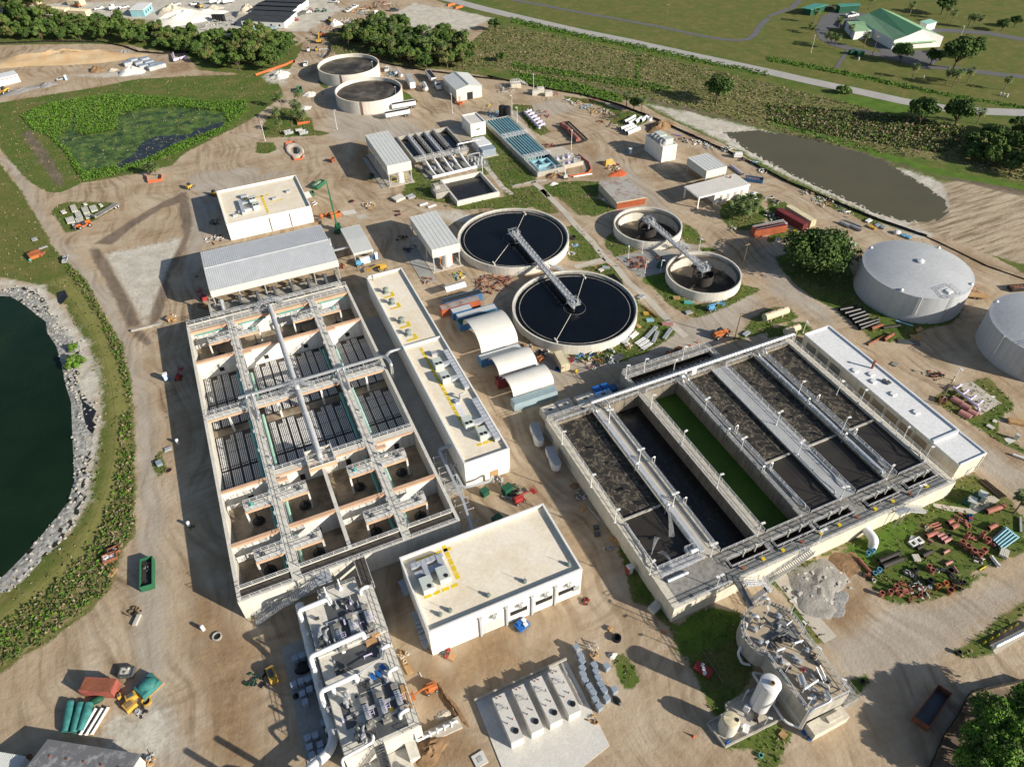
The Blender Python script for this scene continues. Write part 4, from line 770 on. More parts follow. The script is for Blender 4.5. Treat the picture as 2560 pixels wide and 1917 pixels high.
def canopy(name,label,x0,x1,y0,y1,zt,zf,posts,roof='roof_light',ridge=0,rib=None,z0=0,floor=None):
 t=thing(name,label,'canopy',((x0+x1)/2,(y0+y1)/2,0));m=M();ym=(y0+y1)/2;zr=zt+ridge
 m.add([(x0,y0,zt),(x1,y0,zt),(x1,ym,zr),(x0,ym,zr),(x1,y1,zt),(x0,y1,zt)],[(0,1,2,3),(3,2,4,5)])
 m.add([(x0,y0,zt-.15),(x1,y0,zt-.15),(x1,ym,zr-.15),(x0,ym,zr-.15),(x1,y1,zt-.15),(x0,y1,zt-.15)],[(3,2,1,0),(5,4,2,3)])
 if rib:
  for x in np.arange(x0+rib,x1-.1,rib):
   for a,b,za,zb in((y0,ym,zt,zr),(ym,y1,zr,zt)):m.add([(x-.06,a,za),(x+.06,a,za),(x,a,za+.07),(x-.06,b,zb),(x+.06,b,zb),(x,b,zb+.07)],[(0,2,5,3),(2,1,4,5),(0,1,2)])
  if ridge>.5:m.box(x0,x1,ym-.18,ym+.18,zr-.02,zr+.13)
 m.obj('roof',X[roof],t)
 m=M()
 for a in((x0-.05,x1+.05,y0-.09,y0-.01),(x0-.05,x1+.05,y1+.01,y1+.09)):m.box(*a,zf,zt+.03)
 for xx in(x0-.09,x1+.01):m.add([(xx,y0,zf),(xx,y1,zf),(xx,y1,zt),(xx,ym,zr),(xx,y0,zt),(xx+.08,y0,zf),(xx+.08,y1,zf),(xx+.08,y1,zt),(xx+.08,ym,zr),(xx+.08,y0,zt)],[(0,1,2,3,4),(9,8,7,6,5),(0,5,6,1),(1,6,7,2),(2,7,8,3),(3,8,9,4),(4,9,5,0)])
 m.obj('fascia',X['fascia'],t)
 for x,y in posts:m=M();m.box(x-.16,x+.16,y-.16,y+.16,z0,zt-.15);m.obj('post',X['blue_lt']if name=='' else X['galv'],t)
 if floor:m=M();m.box(x0-.6,x1+.6,y0-.6,y1+.6,-.1,.16);m.obj('floor_slab',X[floor],t)
 return t
canopy('screen_canopy','large grey ribbed gable canopy at the head of the peach beamed basin',-12,25.6,190.4,213,8.8,6.6,[(x,y)for x in np.arange(-11.7,25.6,7.4)for y in(190.8,212.5)],'roof_metal',1.0,.62)
gcan=canopy('small_canopy','small grey canopy with blue lift parked in front, right of the large ribbed canopy',32.2,38.6,199.5,216,4.0,3.2,[(x,y)for x in(32.5,38.3)for y in(199.9,207.5,215.6)],'roof_light',.3,.6)
canopy('chemical_canopy','tall canopy with flat pale roof between the process building and the black clarifier',53.8,63.0,184.3,206.2,8.2,5.2,[(x,y)for x in(54.1,62.7)for y in(184.7,191.8,198.9,205.8)],'roof_light',0,1.4,floor='slab')
canopy('chemical_canopy','tall canopy with pale roof and yellow pipes next to the filter beds',57.6,66.8,244.4,273.5,8.4,5.0,[(x,y)for x in(57.9,66.5)for y in(244.8,254.3,263.7,273)],'roof_light',0,1.4,floor='slab')
canopy('shelter','square pale canopy on posts beside the flat roofed gatehouse',163.4,172.4,193.6,205.6,6.3,3.3,[(x,y)for x in(163.7,172.1)for y in(193.9,205.3)],'roof_light',0,1.4)
def vtank(name,label,x,y,z0,r,h,mt='white',cat='storage tank',cone=.35):
 t=thing(name,label,cat,(x,y,z0));m=M();m.lathe(x,y,[(r,z0),(r,z0+h)],24,cap=(1,0));m.obj('shell',X[mt],t,smooth=True)
 m=M();m.lathe(x,y,[(r*1.02,z0+h),(r*.9,z0+h+cone*.5),(.3,z0+h+cone),(.28,z0+h+cone+.2)],24,cap=(1,1));m.obj('lid',X[mt],t,smooth=True)
 return t
vtank('chemical_tank','white tank standing under the front edge of the canopy by the black clarifier',59.2,186.6,.17,1.7,4.2)
vtank('chemical_tank','white tank under the front edge of the canopy with yellow pipes',62.6,246.6,.17,1.4,3.2)
vtank('chemical_tank','white tank at mid length under the canopy by the black clarifier',59.0,193.5,.17,1.7,4.2)
m=M()
for a in([(58.6,245.2,.3),(58.6,245.2,3),(61,245.2,3.4),(61,245.2,.4)],[(64.6,245.0,.3),(64.6,245.0,3.4),(63.2,245.0,3.8)],[(58.6,245.1,1.5),(61,245.1,1.5)]):m.tube(a,.09,6)
m.obj('yellow_pipe',X['yellow'],label='yellow pipework frame under the canopy by the filter beds',cat='pipework')
m=M();m.box(56.6,57.0,184,206,.17,1.0);m.box(62.5,62.9,184,190,.17,1.0);m.obj('containment_wall',X['concrete'],label='low concrete containment wall under the canopy by the black clarifier',cat='wall')
m=M();m.box(48.6,53.0,179.5,200.5,-.1,.12);m.obj('slab',X['slab_grey'],kind='structure')
m=M();m.box(54.6,56.2,244,272,-.1,.12);m.obj('slab',X['slab_grey'],kind='structure')
m=M();m.box(60.2,60.4,184.5,184.6,.2,4.6);m.box(56.2,56.35,184.5,184.6,.2,4.6);m.obj('orange_post',X['orange'],label='orange steel uprights under the canopy by the black clarifier',cat='support')
f_=building('electrical_building','white building with tan roof and yellow pads behind the large ribbed canopy',-2.4,26.0,231.5,256.6,6.2,'stucco','roof_tan',.7)
pad_marks(f_,5.56,[(11.4,12.2,yy,yy+1.6)for yy in np.arange(234.5,247,1.9)]+[(5.5+i*1.9,7+i*1.9,247,247.7)for i in range(5)]+[(14+i*1.6,15.2+i*1.6,241.5,242.1)for i in range(3)])
for x,y in((8.8,239.2),(8.4,244)):hvac(f_,x,y,5.56)
m=M();m.box(3.6,4.8,236.5,246,5.7,6.6);m.box(4.8,7.6,238.4,239.6,5.7,6.5);m.box(4.8,7.4,243.4,244.6,5.7,6.5);m.box(5,7,247.9,249.5,5.6,6.6);m.obj('ductwork',X['duct'],f_)
for x,y in((15.5,242.9),(1.2,237.2),(3.2,238.5),(21,246)):m=M();m.box(x-.7,x+.7,y-.5,y+.5,5.56,6.3);m.obj('roof_box',X['galv'],f_)
for x in(11.5,18.4):
 m=M();m.box(x-.12,x+.12,231.35,231.49,.2,5.2);m.obj('downpipe',X['steel_dk'],f_)
m=M();m.box(26,28.4,243.5,247.5,3.2,3.5);m.obj('door_hood',X['stucco'],f_)
w_=building('valve_house','small white block building with pale flat roof at the top of the filter beds',101.2,107.9,271,281.3,5.5,'stucco','slab_white',.4)
m=M();m.box(103.6,105.2,270.92,270.99,2.6,3.1);m.obj('window',X['glass'],w_);m=M();m.box(101.12,101.19,273.2,274.4,0,2.3);m.box(101.12,101.19,277,278.2,0,2.3);m.obj('door',X['fascia'],w_)
k_=building('cooling_house','tall white box building with air handlers and ducts crowding its roof',159.8,166.3,217,229.4,6.3,'stucco','slab_white',.25)
m=M();m.box(162,165.6,219,222,6.1,8.1);m.box(162.2,165.6,223.4,227.6,6.1,7.9);m.obj('air_handler',X['hvac'],k_)
for i in range(5):m=M();y=218.5+i*2.1;m.tube([(160.8,y,6.1),(160.8,y,7.3),(162,y,7.5)],.38,8);m.obj('duct',X['silver'],k_)
m=M();m.box(161.3,162.6,216.93,216.99,.2,2.4);m.tube([(165,216.9,0),(165.9,216.9,6.3)],.05,4);m.tube([(164.3,216.9,0),(165.2,216.9,6.3)],.05,4);m.obj('door',X['fascia'],k_)
l_=thing('gatehouse','white flat roofed building with open carport end beside the square canopy','building',(163,186,0))
m=M();m.box(159.6,173.9,181.6,190.3,-.2,3.9);m.obj('wall',X['stucco'],l_)
m=M();m.box(151.8,174.1,181.4,190.5,3.9,4.4);m.obj('roof',X['stucco'],l_);m=M();m.box(152.1,173.8,181.7,190.2,4.4,4.44);m.obj('roof_skin',X['slab_white'],l_)
for x,y in((152.2,181.8),(152.2,190),(159.2,181.8)):m=M();m.box(x-.22,x+.22,y-.22,y+.22,-.1,3.9);m.obj('post',X['stucco'],l_)
m=M();m.cyl(170.5,188.5,4.44,5.2,.35,10);m.obj('vent',X['oxide'],l_)
for x in(162,165,168,171):m=M();m.box(x-.6,x+.6,181.52,181.59,.6,2.9);m.obj('louvre',X['concrete'],l_)
s_=thing('press_building','pale metal gable shed with dark doorway near the tanker trucks','shed',(115.5,317,0))
x0,x1,y0,y1,e,r=109.3,121.7,308.7,326,5.2,6.6;xm=(x0+x1)/2
m=M();m.add([(x0,y0,-.1),(x1,y0,-.1),(x1,y0,e),(xm,y0,r),(x0,y0,e),(x0,y1,-.1),(x1,y1,-.1),(x1,y1,e),(xm,y1,r),(x0,y1,e)],[(0,1,2,3,4),(9,8,7,6,5),(1,6,7,2),(0,4,9,5)]);m.obj('wall',X['shed_wall'],s_)
m=M()
for a,b,za,zb in((x0-.3,xm,e-.05,r+.02),(xm,x1+.3,r+.02,e-.05)):m.add([(a,y0-.3,za+.08),(b,y0-.3,zb+.08),(b,y1+.3,zb+.08),(a,y1+.3,za+.08),(a,y0-.3,za),(b,y0-.3,zb),(b,y1+.3,zb),(a,y1+.3,za)],[(0,1,2,3),(7,6,5,4),(0,4,5,1),(1,5,6,2),(2,6,7,3),(3,7,4,0)])
m.obj('roof',X['roof_light'],s_);m=M();m.box(xm-.35,xm+.35,y0-.2,y1+.2,r+.1,r+.22);m.obj('ridge_vent',X['walk_grey'],s_)
m=M();m.box(114.4,117.2,308.62,308.69,0,3.2);m.obj('doorway',X['dark'],s_);m=M();m.box(109.22,109.29,319,323,0,3.4);m.box(109.22,109.29,313.5,314.6,0,2.2);m.box(110.2,111.1,308.62,308.69,0,2.2);m.obj('door',X['concrete'],s_)
def round_tank(name,label,x,y,r,h,fill,zf,wall='tank_white',th=.45):
 t=thing(name,label,'tank',(x,y,0));m=M();m.lathe(x,y,[(r,-.2),(r,h),(r-th,h),(r-th,.1)],72);m.obj('wall',X[wall],t,smooth=True)
 m=M();m.lathe(x,y,[(.05,zf),(r-th+.01,zf)],64);m.obj('sludge' if fill=='w_sludge' else 'water',X[fill],t);return t
for lab,x,y,r in(('front of the two white round sludge tanks, nearer the silver dump trailers',73.5,326.5,15.1),('rear of the two white round sludge tanks, under the palm thicket',73.3,361.6,14.8)):
 t=round_tank('sludge_tank',lab,x,y,r,5.5,'w_sludge',4.0)
 m=M();m.lathe(x,y,[(r-.5,5.5),(r-.45,5.62),(r+.05,5.62),(r+.05,5.45)],72);m.obj('rim',X['roof_tan'],t)
 for aa in(-2.05,-.1):m=M();px,py=x+(r+.2)*cos(aa),y+(r+.2)*sin(aa);m.tube([(px,py,0),(px,py,6.0)],.22,6);m.obj('rust_pipe',X['rust'],t)
 m=M();px,py=x+(r-.2)*cos(-.9),y+(r-.2)*sin(-.9);m.rail([(px,py,5.5),(px+.4,py+1.6,5.5)],sp=1);m.tube([(px,py,5.5),(px,py,9)],.07,5);m.box(px-.4,px+.4,py-.2,py+.2,8.9,9.1);m.obj('tank_lamp',X['galv'],t)
mk('drained',(.36,.29,.19),.7,var=.3,col2=(.07,.06,.05),sc=.14,thr=(.36,.5))
def clarifier(label,x,y,r,full,h=2.9):
 t=thing('clarifier',label,'clarifier',(x,y,0));m=M();m.lathe(x,y,[(r,-.6),(r,h),(r-.45,h),(r-.45,.2 if full else-2.5)],96);m.obj('wall',X['tank_white'],t,smooth=True)
 if full:
  m=M();m.lathe(x,y,[(.05,2.1),(r-.44,2.1)],72);m.obj('water',X['w_clar'],t)
  m=M();m.lathe(x,y,[(r-2.0,1.7),(r-2.0,2.25),(r-2.2,2.25),(r-2.2,1.7)],96);m.obj('weir',X['concrete_old'],t)
  m=M();m.lathe(x,y,[(r-.9,2.12),(r-.46,2.5)],96);m.obj('launder',X['concrete_old'],t)
  for aa in(.9,3.9):
   m=M();m.tube([(x+3*cos(aa),y+3*sin(aa),2.2),(x+(r-2)*cos(aa),y+(r-2)*sin(aa),2.2)],.07,5);m.box(x+(r-2.2)*cos(aa)-.2,x+(r-2.2)*cos(aa)+.2,y+(r-2.2)*sin(aa)-.9,y+(r-2.2)*sin(aa)+.9,2.1,2.6);m.obj('skimmer_arm',X['concrete_new'],t)
  m=M();m.lathe(x,y,[(3.3,1.6),(3.3,2.3),(3.15,2.3),(3.15,1.6)],48);m.obj('feed_well',X['steel_dk'],t)
 else:
  m=M();m.lathe(x,y,[(.05,-2.6),(r-.44,-2.2)],72);m.obj('tank_floor',X['drained'],t)
  m=M();m.lathe(x,y,[(r-.46,1.9),(r-1.3,1.9),(r-1.3,2.25),(r-1.4,2.25),(r-1.4,1.7),(r-.46,1.7)],72);m.obj('launder',X['basin_wall'],t)
  m=M();m.lathe(x,y,[(3.2,-.6),(3.2,2.4),(3.1,2.4),(3.1,-.6)],40);m.obj('feed_well',X['black_iron'],t)
  m=M();m.cyl(x,y,-2.5,3.6,.45,14);m.tube([(x,y,.5),(x+r*.8,y+r*.2,-1.9)],.16,5);m.tube([(x,y,.5),(x-r*.8,y-r*.2,-1.9)],.16,5);m.tube([(x+3.1,y,2.5),(x-3.1,y,2.5)],.1,5);m.tube([(x,y+3.1,2.5),(x,y-3.1,2.5)],.1,5);m.obj('rake',X['black_iron'],t)
  m=M();m.add([(x+q*cos(a),y+q*sin(a),-2.12)for a,q in[(3.9+i*.16,(4.0 if i<9 else 8.5)+(i%3)*.5)for i in list(range(9))]]+[(x+q*cos(a),y+q*sin(a),-2.12)for a,q in[(3.9+i*.16,7.4+(i*7%5)*.4)for i in range(8,-1,-1)]],[tuple(range(18))]);m.obj('algae_puddle',X['w_green'],t)
 return t
cl1=clarifier('front of the two large black clarifiers, beside the white fabric shelters',84.0,146.2,18.3,True)
cl2=clarifier('rear of the two large black clarifiers, beside the tall canopy',83.4,188.6,18.5,True)
cl3=clarifier('drained small clarifier with green puddle, by the rusty orange container',127.8,176.1,11.5,False)
cl4=clarifier('drained small clarifier nearest the spreading oak, blue lift at its foot',128.2,144.6,11.5,False)
def bridge(label,x,ya,yb,z,w):
 t=thing('access_bridge',label,'bridge',(x,(ya+yb)/2,0));m=M();m.box(x-w/2,x+w/2,ya,yb,z-.1,z);m.box(x-w/2-.1,x-w/2,ya,yb,z-.45,z+.1);m.box(x+w/2,x+w/2+.1,ya,yb,z-.45,z+.1);m.obj('deck',X['galv'],t)
 for s in(-1,1):
  m=M();m.rail([(x+s*w/2,ya,z),(x+s*w/2,yb,z)],sp=2);q=ya
  while q<yb-2:m.tube([(x+s*w/2,q,z),(x+s*w/2,q+2,z+1.1)],.035,4);q+=2
  m.obj('handrail',X['rail_metal'],t)
 for yy in(ya,yb):
  m=M();m.box(x-1.6,x+1.6,yy-1.6,yy+1.6,z-.1,z+.02);m.rail([(x-1.6,yy-1.6,z),(x+1.6,yy-1.6,z),(x+1.6,yy+1.6,z),(x-1.6,yy+1.6,z),(x-1.6,yy-1.6,z)],sp=1.6);m.cyl(x,yy,z,z+.9,.55,12);m.cyl(x,yy,.2,z-.1,.5,12);m.box(x+.6,x+1.2,yy-1,yy,z,z+1.2);m.obj('drive_platform',X['galv'],t)
 return t
bridge('long steel bridge joining the centres of the two large black clarifiers',83.7,146.4,188.4,4.0,1.4)
bridge('steel bridge joining the centres of the two drained small clarifiers',128.0,144.8,175.9,4.0,1.1)
m=M()
for i in range(12):m.box(86.2+i*.42,86.7+i*.42,166.3,167.9,3.4-i*.28,3.5-i*.28)
for yy in(166.3,167.9):m.rail([(84.6,yy,3.6),(86.2,yy,3.6),(91,yy,.2)],sp=1.2)
m.obj('stair',X['galv'],label='metal stair from the large clarifier bridge down to the path',cat='stair')
m=M()
for i in range(12):m.box(129.6+i*.42,130.1+i*.42,160.3,161.7,3.4-i*.28,3.5-i*.28)
for yy in(160.3,161.7):m.rail([(128.6,yy,3.6),(129.6,yy,3.6),(134.4,yy,.2)],sp=1.2)
m.obj('stair',X['galv'],label='metal stair from the small clarifier bridge down to the path',cat='stair')
for lab,x,y,hatch in(('complete grey domed reservoir beside the spreading oak',179.8,112.6,-1.75),('grey domed reservoir cut off by the right edge',190.8,77.3,-2.75)):
 t=thing('reservoir',lab,'reservoir',(x,y,0));r=15.2;m=M();m.lathe(x,y,[(r,-.2),(r,8.8)],96);m.obj('wall',X['dome'],t,smooth=True)
 m=M();m.lathe(x,y,[(r+.06,8.7),(r+.02,8.95)]+[(r*q,8.95+2.2*(1-q*q))for q in np.linspace(.999,.01,14)],96);m.obj('dome',X['dome'],t,smooth=True)
 m=M();m.lathe(x,y,[(.9,11.1),(.9,11.5),(1.1,11.6),(.1,11.9)],20);m.obj('roof_vent',X['white'],t,smooth=True)
 for a in(.35,1.9,3.6,5.2):m=M();m.lathe(x+(r-.7)*cos(a),y+(r-.7)*sin(a),[(.5,9.1),(.5,9.5),(.1,9.8)],12);m.obj('edge_vent',X['white'],t,smooth=True)
 px,py=x+(r-2)*cos(hatch),y+(r-2)*sin(hatch);m=M();m.box(px-.8,px+.8,py-.7,py+.7,9.4,10.1);m.obj('hatch',X['white'],t)
 m=M();m.rail([(px-2.2,py+1.8,9.6),(px+2.2,py+1.8,9.6),(px+2.4,py-1.7,8.9),(px-2.4,py-1.7,8.9),(px-2.2,py+1.8,9.6)],sp=1.2);m.obj('handrail',X['galv'],t)
 qx,qy=x+(r+.25)*cos(hatch),y+(r+.25)*sin(hatch);ux,uy=-sin(hatch),cos(hatch);m=M()
 for s in(-.3,.3):m.tube([(qx+ux*s,qy+uy*s,.2),(qx+ux*s,qy+uy*s,9.6)],.06,5)
 for zz in np.arange(.6,9.2,.4):m.tube([(qx-ux*.3,qy-uy*.3,zz),(qx+ux*.3,qy+uy*.3,zz)],.035,4)
 m.obj('ladder',X['galv'],t);a=hatch-.55;m=M();m.tube([(x+(r+.25)*cos(a),y+(r+.25)*sin(a),3.0),(x+(r+.25)*cos(a),y+(r+.25)*sin(a),9.1)],.16,6);m.obj('level_gauge',X['white'],t)
t=thing('filter_bed','dark filter beds with long parallel troughs beside the yellow piped canopy','filter',(83,268,0))
m=M();m.box(71.8,72.4,257.5,280.6,-.1,2.2);m.box(93.6,94.2,257.5,280.6,-.1,2.2);m.box(72.4,93.6,280,280.6,-.1,2.2);m.box(72.4,93.6,257.5,258.4,-.1,2.2);m.obj('wall',X['concrete'],t)
m=M();m.box(72.4,93.6,258.4,280,.05,.5);m.obj('filter_water',X['w_clar'],t)
for x,w,mt in((76.6,.9,'duct'),(80.0,.5,'concrete_old'),(83.9,.9,'duct'),(87.7,.9,'concrete_old')):
 m=M();m.box(x-w/2,x+w/2,258.4,280,.5,2.15);m.obj('trough',X[mt],t);m=M();m.rail([(x+w/2,258.6,2.1),(x+w/2,279.8,2.1)],sp=2.4);m.obj('handrail',X['rail_metal'],t)
m=M();m.box(72,94,255.6,257.5,1.9,2.2);m.obj('walkway',X['concrete'],t);m=M();m.rail([(72,257.4,2.2),(94,257.4,2.2)],sp=2);m.rail([(72,255.7,2.2),(94,255.7,2.2)],sp=2);m.obj('handrail',X['rail_metal'],t)
m=M();m.box(72,98,243.5,255.6,-.05,.14);m.obj('gallery_slab',X['concrete_old'],t)
for i in range(5):
 x=74.8+i*3.6;m=M();m.bend([(x,256,1.2),(x,252.5,3.2),(x+.6,246,1.3),(x+.8,243,1.1)],.5,1.5,12);m.obj('filter_pipe',X['pipe_white'],t,smooth=True)
 m=M();m.rbox(x-1.3,250,.14,1.2,2.6,1.3);m.cyl(x-1.3,248.5,.14,2,.4,10);m.box(x+1,x+1.9,251,253.6,.14,1.4);m.obj('valve_actuator',X['galv']if i%2 else X['steel_dk'],t)
m=M();m.tube([(74.0,242.6,1.0),(92.5,243.4,1.0)],.62,14);m.obj('header_pipe',X['pipe_white'],t,smooth=True)
m=M();m.bend([(89.5,254,.1),(89.5,254,5.0),(89.5,256.2,5.4),(99.5,256.2,5.4)],.35,.8,10);m.bend([(91.5,250,.1),(91.5,250,3.2),(96.5,250,3.2),(96.5,250,.1)],.28,.6,8);m.obj('vent_pipe',X['silver'],t,smooth=True)
m=M()
for i in range(8):x=92.5+(i%4)*1.4;y=246+(i//4)*3;m.box(x,x+.7,y,y+1,.14,1.2+(i%3)*.5)
m.rail([(91.5,244.5,.14),(98,244.5,.14),(98,252,.14)],sp=1.6);m.obj('pump_set',X['galv'],t)
t=thing('blower_enclosure','pale blue grey metal boxes in a row beside the filter pipes','enclosure',(101,256,0))
for i in range(3):m=M();y=251.2+i*4.2;m.box(98.4,104,y,y+3.9,.2,3.0+(i==1)*.2);m.obj('casing',X['cage_grey']if i==0 else X['pipe_white'],t)
m=M();m.box(97.8,105,250.6,264,-.05,.2);m.obj('plinth',X['slab'],t)
t=thing('contact_tank','rectangular black water tank with low white walls near the large clarifiers','tank',(83.6,228.6,0))
m=M();m.box(75.4,76,219.9,237.9,-.1,1.9);m.box(91.4,92,219.9,237.9,-.1,1.9);m.box(76,91.4,219.9,220.5,-.1,1.9);m.box(76,91.4,237.3,237.9,-.1,1.9);m.obj('wall',X['tank_white'],t)
m=M();m.box(76,91.4,220.5,237.3,.05,.25);m.obj('water',X['w_dark'],t)
m=M();m.box(70.3,75.4,228,234,-.1,2.2);m.rail([(70.3,228,2.2),(75.4,228,2.2)],sp=1.4);m.rail([(70.3,228,2.2),(70.3,234,2.2),(75.4,234,2.2)],sp=1.4);m.box(71,73,231,233,2.2,3.6);m.obj('inlet_box',X['concrete'],t)
t=thing('disinfection_basin','pale blue lined basin with parallel channels beside the purple pipes','basin',(116.5,254,0))
m=M();m.box(110.9,111.4,227.2,280.2,-.1,1.9);m.box(122,122.5,227.2,280.2,-.1,1.9);m.box(111.4,122,227.2,227.7,-.1,1.9);m.box(111.4,122,279.7,280.2,-.1,1.9);m.obj('wall',X['concrete'],t)
m=M();m.box(111.41,121.99,227.71,279.69,.05,.2);m.obj('basin_floor',X['blue_basin'],t)
for y0,y1 in((240.6,260.2),(262,279.6)):
 for i in range(9):
  x=111.6+i*1.22;m=M();m.box(x,x+.3,y0,y1,.2,1.85);m.obj('channel_wall',X['blue_basin'],t)
  if i<8:m=M();m.box(x+.3,x+1.22,y0,y1,.2,1.0 if i>3 else 1.5);m.obj('channel_water',X['w_clar']if i>3 else X['w_algae']if 'w_algae' in X else water_mat('w_algae',[(.3,(.10,.16,.12)),(.7,(.16,.24,.20))],.3,.2,.05),t)
for y in(261.1,240):
 m=M();m.box(111,122.4,y-.7,y+.7,1.88,2.0);m.obj('walkway',X['galv'],t);m=M();m.rail([(111,y-.7,2),(122.4,y-.7,2)],sp=1.9);m.rail([(111,y+.7,2),(122.4,y+.7,2)],sp=1.9);m.obj('handrail',X['rail_metal'],t)
for a in((112.5,120,236.8,237.2),(112.5,113,229.5,236.8),(119.5,120,229.5,236.8),(114,119.5,232.4,232.9),(116,116.5,232.9,236.8)):m=M();m.box(*a,.2,1.8);m.obj('baffle',X['blue_basin'],t)
m=M();m.rail([(111,239,1.9),(111,228,1.9),(122,227.5,1.9)],sp=2);m.box(113.5,118,233.3,236,.2,.9);m.obj('handrail',X['galv'],t)
m=M();m.box(122.6,131.5,229,246,-.05,.5);m.box(122.6,131.5,228.6,229,-.05,1.6);m.obj('pump_slab',X['slab'],t)
for i in range(6):m=M();x=123.8+(i%3)*2.4;y=231+(i//3)*5;m.rbox(x,y,.5,1,1.6,1.1);m.tube([(x,y,.5),(x,y,2.8)],.14,6);m.obj('pump',X['lilac']if i%2 else X['galv'],t)
def arch(label,x0,x1,y0,y1,z,rise,name='fabric_shelter'):
 t=thing(name,label,'shelter',((x0+x1)/2,(y0+y1)/2,z));m=M();n=16;k=9;vs=[]
 for off in(0,-.08):
  for j in range(k+1):
   xx=x0+(x1-x0)*j/k;sag=.10*(1-abs(((j*2)%2)-1))if j%2 else 0
   for i in range(n+1):
    a=pi*i/n;vs.append((xx,(y0+y1)/2-(y1-y0)/2*cos(a),z+max(0,(rise-sag+off)*sin(a)**.8)))
 q=n+1;N_=(k+1)*q;fs=[]
 for j in range(k):
  for i in range(n):fs+=[(j*q+i,(j+1)*q+i,(j+1)*q+i+1,j*q+i+1),(N_+j*q+i+1,N_+(j+1)*q+i+1,N_+(j+1)*q+i,N_+j*q+i)]
 for j in(0,k):
  for i in range(n):fs.append((j*q+i,j*q+i+1,N_+j*q+i+1,N_+j*q+i))
 m.add(vs,fs);m.obj('fabric',X['fabric_white'],t,smooth=True)
 m=M()
 for j in range(0,k+1,2):m.tube([(x0+(x1-x0)*j/k,(y0+y1)/2-(y1-y0)/2*cos(pi*i/n)*.99,z+max(0,(rise-.2)*sin(pi*i/n)**.8))for i in range(n+1)],.06,5)
 m.obj('hoops',X['galv'],t);return t
arch('largest white fabric arch shelter, beside the front black clarifier',51.3,62.3,138.6,152.2,2.62,4.3)
arch('white fabric arch shelter in the middle of the three',52.0,63.0,127.7,135.0,2.62,2.5)
arch('white fabric arch shelter nearest the pale blue container',52.2,63.8,119.4,126.6,2.62,2.5)
def container(label,cx,cy,a,L=6.1,mt='container_red',z=0,H=2.6,roof=None,W=2.44,door=1):
 t=thing('shipping_container',label,'container',(cx,cy,z),a);c0,s0=cos(a),sin(a)
 def rb(m,dx,dy,z0,l,w,h):m.rbox(cx+dx*c0-dy*s0,cy+dx*s0+dy*c0,z+z0,l,w,h,a)
 m=M();rb(m,0,0,.15,L-.06,W-.06,H-.25)
 n=int(L/.28)
 for i in range(n):
  q=-L/2+.2+i*(L-.4)/(n-1);rb(m,q,0,.25,.13,W,H-.4)
 for s in(-1,1):
  rb(m,0,s*(W/2-.05),0,L,.14,.18);rb(m,0,s*(W/2-.05),H-.16,L,.14,.16)
  for e in(-1,1):rb(m,e*(L/2-.06),s*(W/2-.06),0,.16,.16,H)
 m.obj('body',X[mt],t);m=M();rb(m,0,0,H-.1,L-.25,W-.25,.06);
 for i in range(n):rb(m,-L/2+.25+i*(L-.5)/(n-1),0,H-.04,.12,W-.4,.03)
 m.obj('roof',X[roof or mt],t)
 for s in(-1,1):
  m=M();rb(m,door*(L/2+.01),s*W/4,.2,.05,W/2-.14,H-.4);rb(m,door*(L/2+.05),s*W/4-.2,.25,.04,.05,H-.5);rb(m,door*(L/2+.05),s*W/4+.2,.25,.04,.05,H-.5);m.obj('door',X[mt],t)
 return t
def cpx(label,k,pa,pb,mt,z=2.6,**kw):
 a=g(k,*pa,z);b=g(k,*pb,z);L=hypot(b[0]-a[0],b[1]-a[1]);L=12.19 if L>9 else 6.1
 return container(label,(a[0]+b[0])/2,(a[1]+b[1])/2,atan2(b[1]-a[1],b[0]-a[0]),L,mt,**kw)
container('pale blue container with ribbed roof carrying the front fabric shelter',57.4,117.9,0,12.19,'container_ltblue')
container('grey container between the largest and the middle fabric shelters',56.2,137.0,0,12.19,'container_blue',roof='roof_light')
container('weathered container hidden between the two smaller fabric shelters',57,127.2,0,12.19,'maroon',roof='maroon',H=2.5)
container('blue container at the back of the largest fabric shelter',56.6,153.8,0,12.19,'container_blue',roof='green_dk')
container('blue container with pale ribbed roof, third back from the largest fabric shelter',57.2,156.6,0,12.19,'container_blue',roof='roof_light')
container('small blue container with light roof beside the orange container',53.6,159.6,0,6.1,'container_blue',roof='roof_light')
container('rusty orange container in the row behind the fabric shelters',54.2,162.4,0,12.19,'container_orange',roof='roof_rusty',door=-1)
container('blue container with dark tarred roof under the white shade',56.0,165.2,0,12.19,'container_blue',roof='roof_black')
for i,s in enumerate((-1,1)):pass
t=thing('shade_shelter','white shade roof on thin legs behind the container row','shelter',(55.8,170.8,0));m=M()
m.add([(52.6,169,2.5),(59.2,169.2,2.5),(59.2,170.9,3.3),(52.6,170.7,3.3),(59.2,172.6,2.5),(52.6,172.4,2.5)],[(0,1,2,3),(3,2,4,5)]);m.obj('roof',X['white'],t)
for x,y in((52.7,169.1),(59.1,169.3),(59.1,172.5),(52.7,172.3)):m=M();m.tube([(x,y,0),(x,y,2.5)],.05,5);m.obj('post',X['galv'],t)
p=thing('pump_deck','raised concrete pump deck crowded with white pipes and grey plates in the foreground','pump station',(-2.3,66,0))
m=M();m.box(-8.9,4.3,51,69.7,-.2,5.6);m.box(-8.9,4.3,69.7,80.3,-.2,6.0);m.box(-5.7,1.6,80.3,82.6,-.2,6.0);m.obj('base',X['concrete_new'],p)
m=M();m.box(-8.7,4.1,51.2,69.5,5.6,5.66);m.box(-8.7,4.1,69.7,80.1,6.0,6.05);m.obj('deck',X['concrete_new'],p)
m=M()
for a in((-6.6,2.2,65.2,69.2,5.66),(-4.6,2.4,51.8,54.6,5.66),(-5.4,1.0,75.4,79.6,6.05),(-3.8,.9,60.4,62.4,5.66)):m.box(*a[:4],a[4],a[4]+.04)
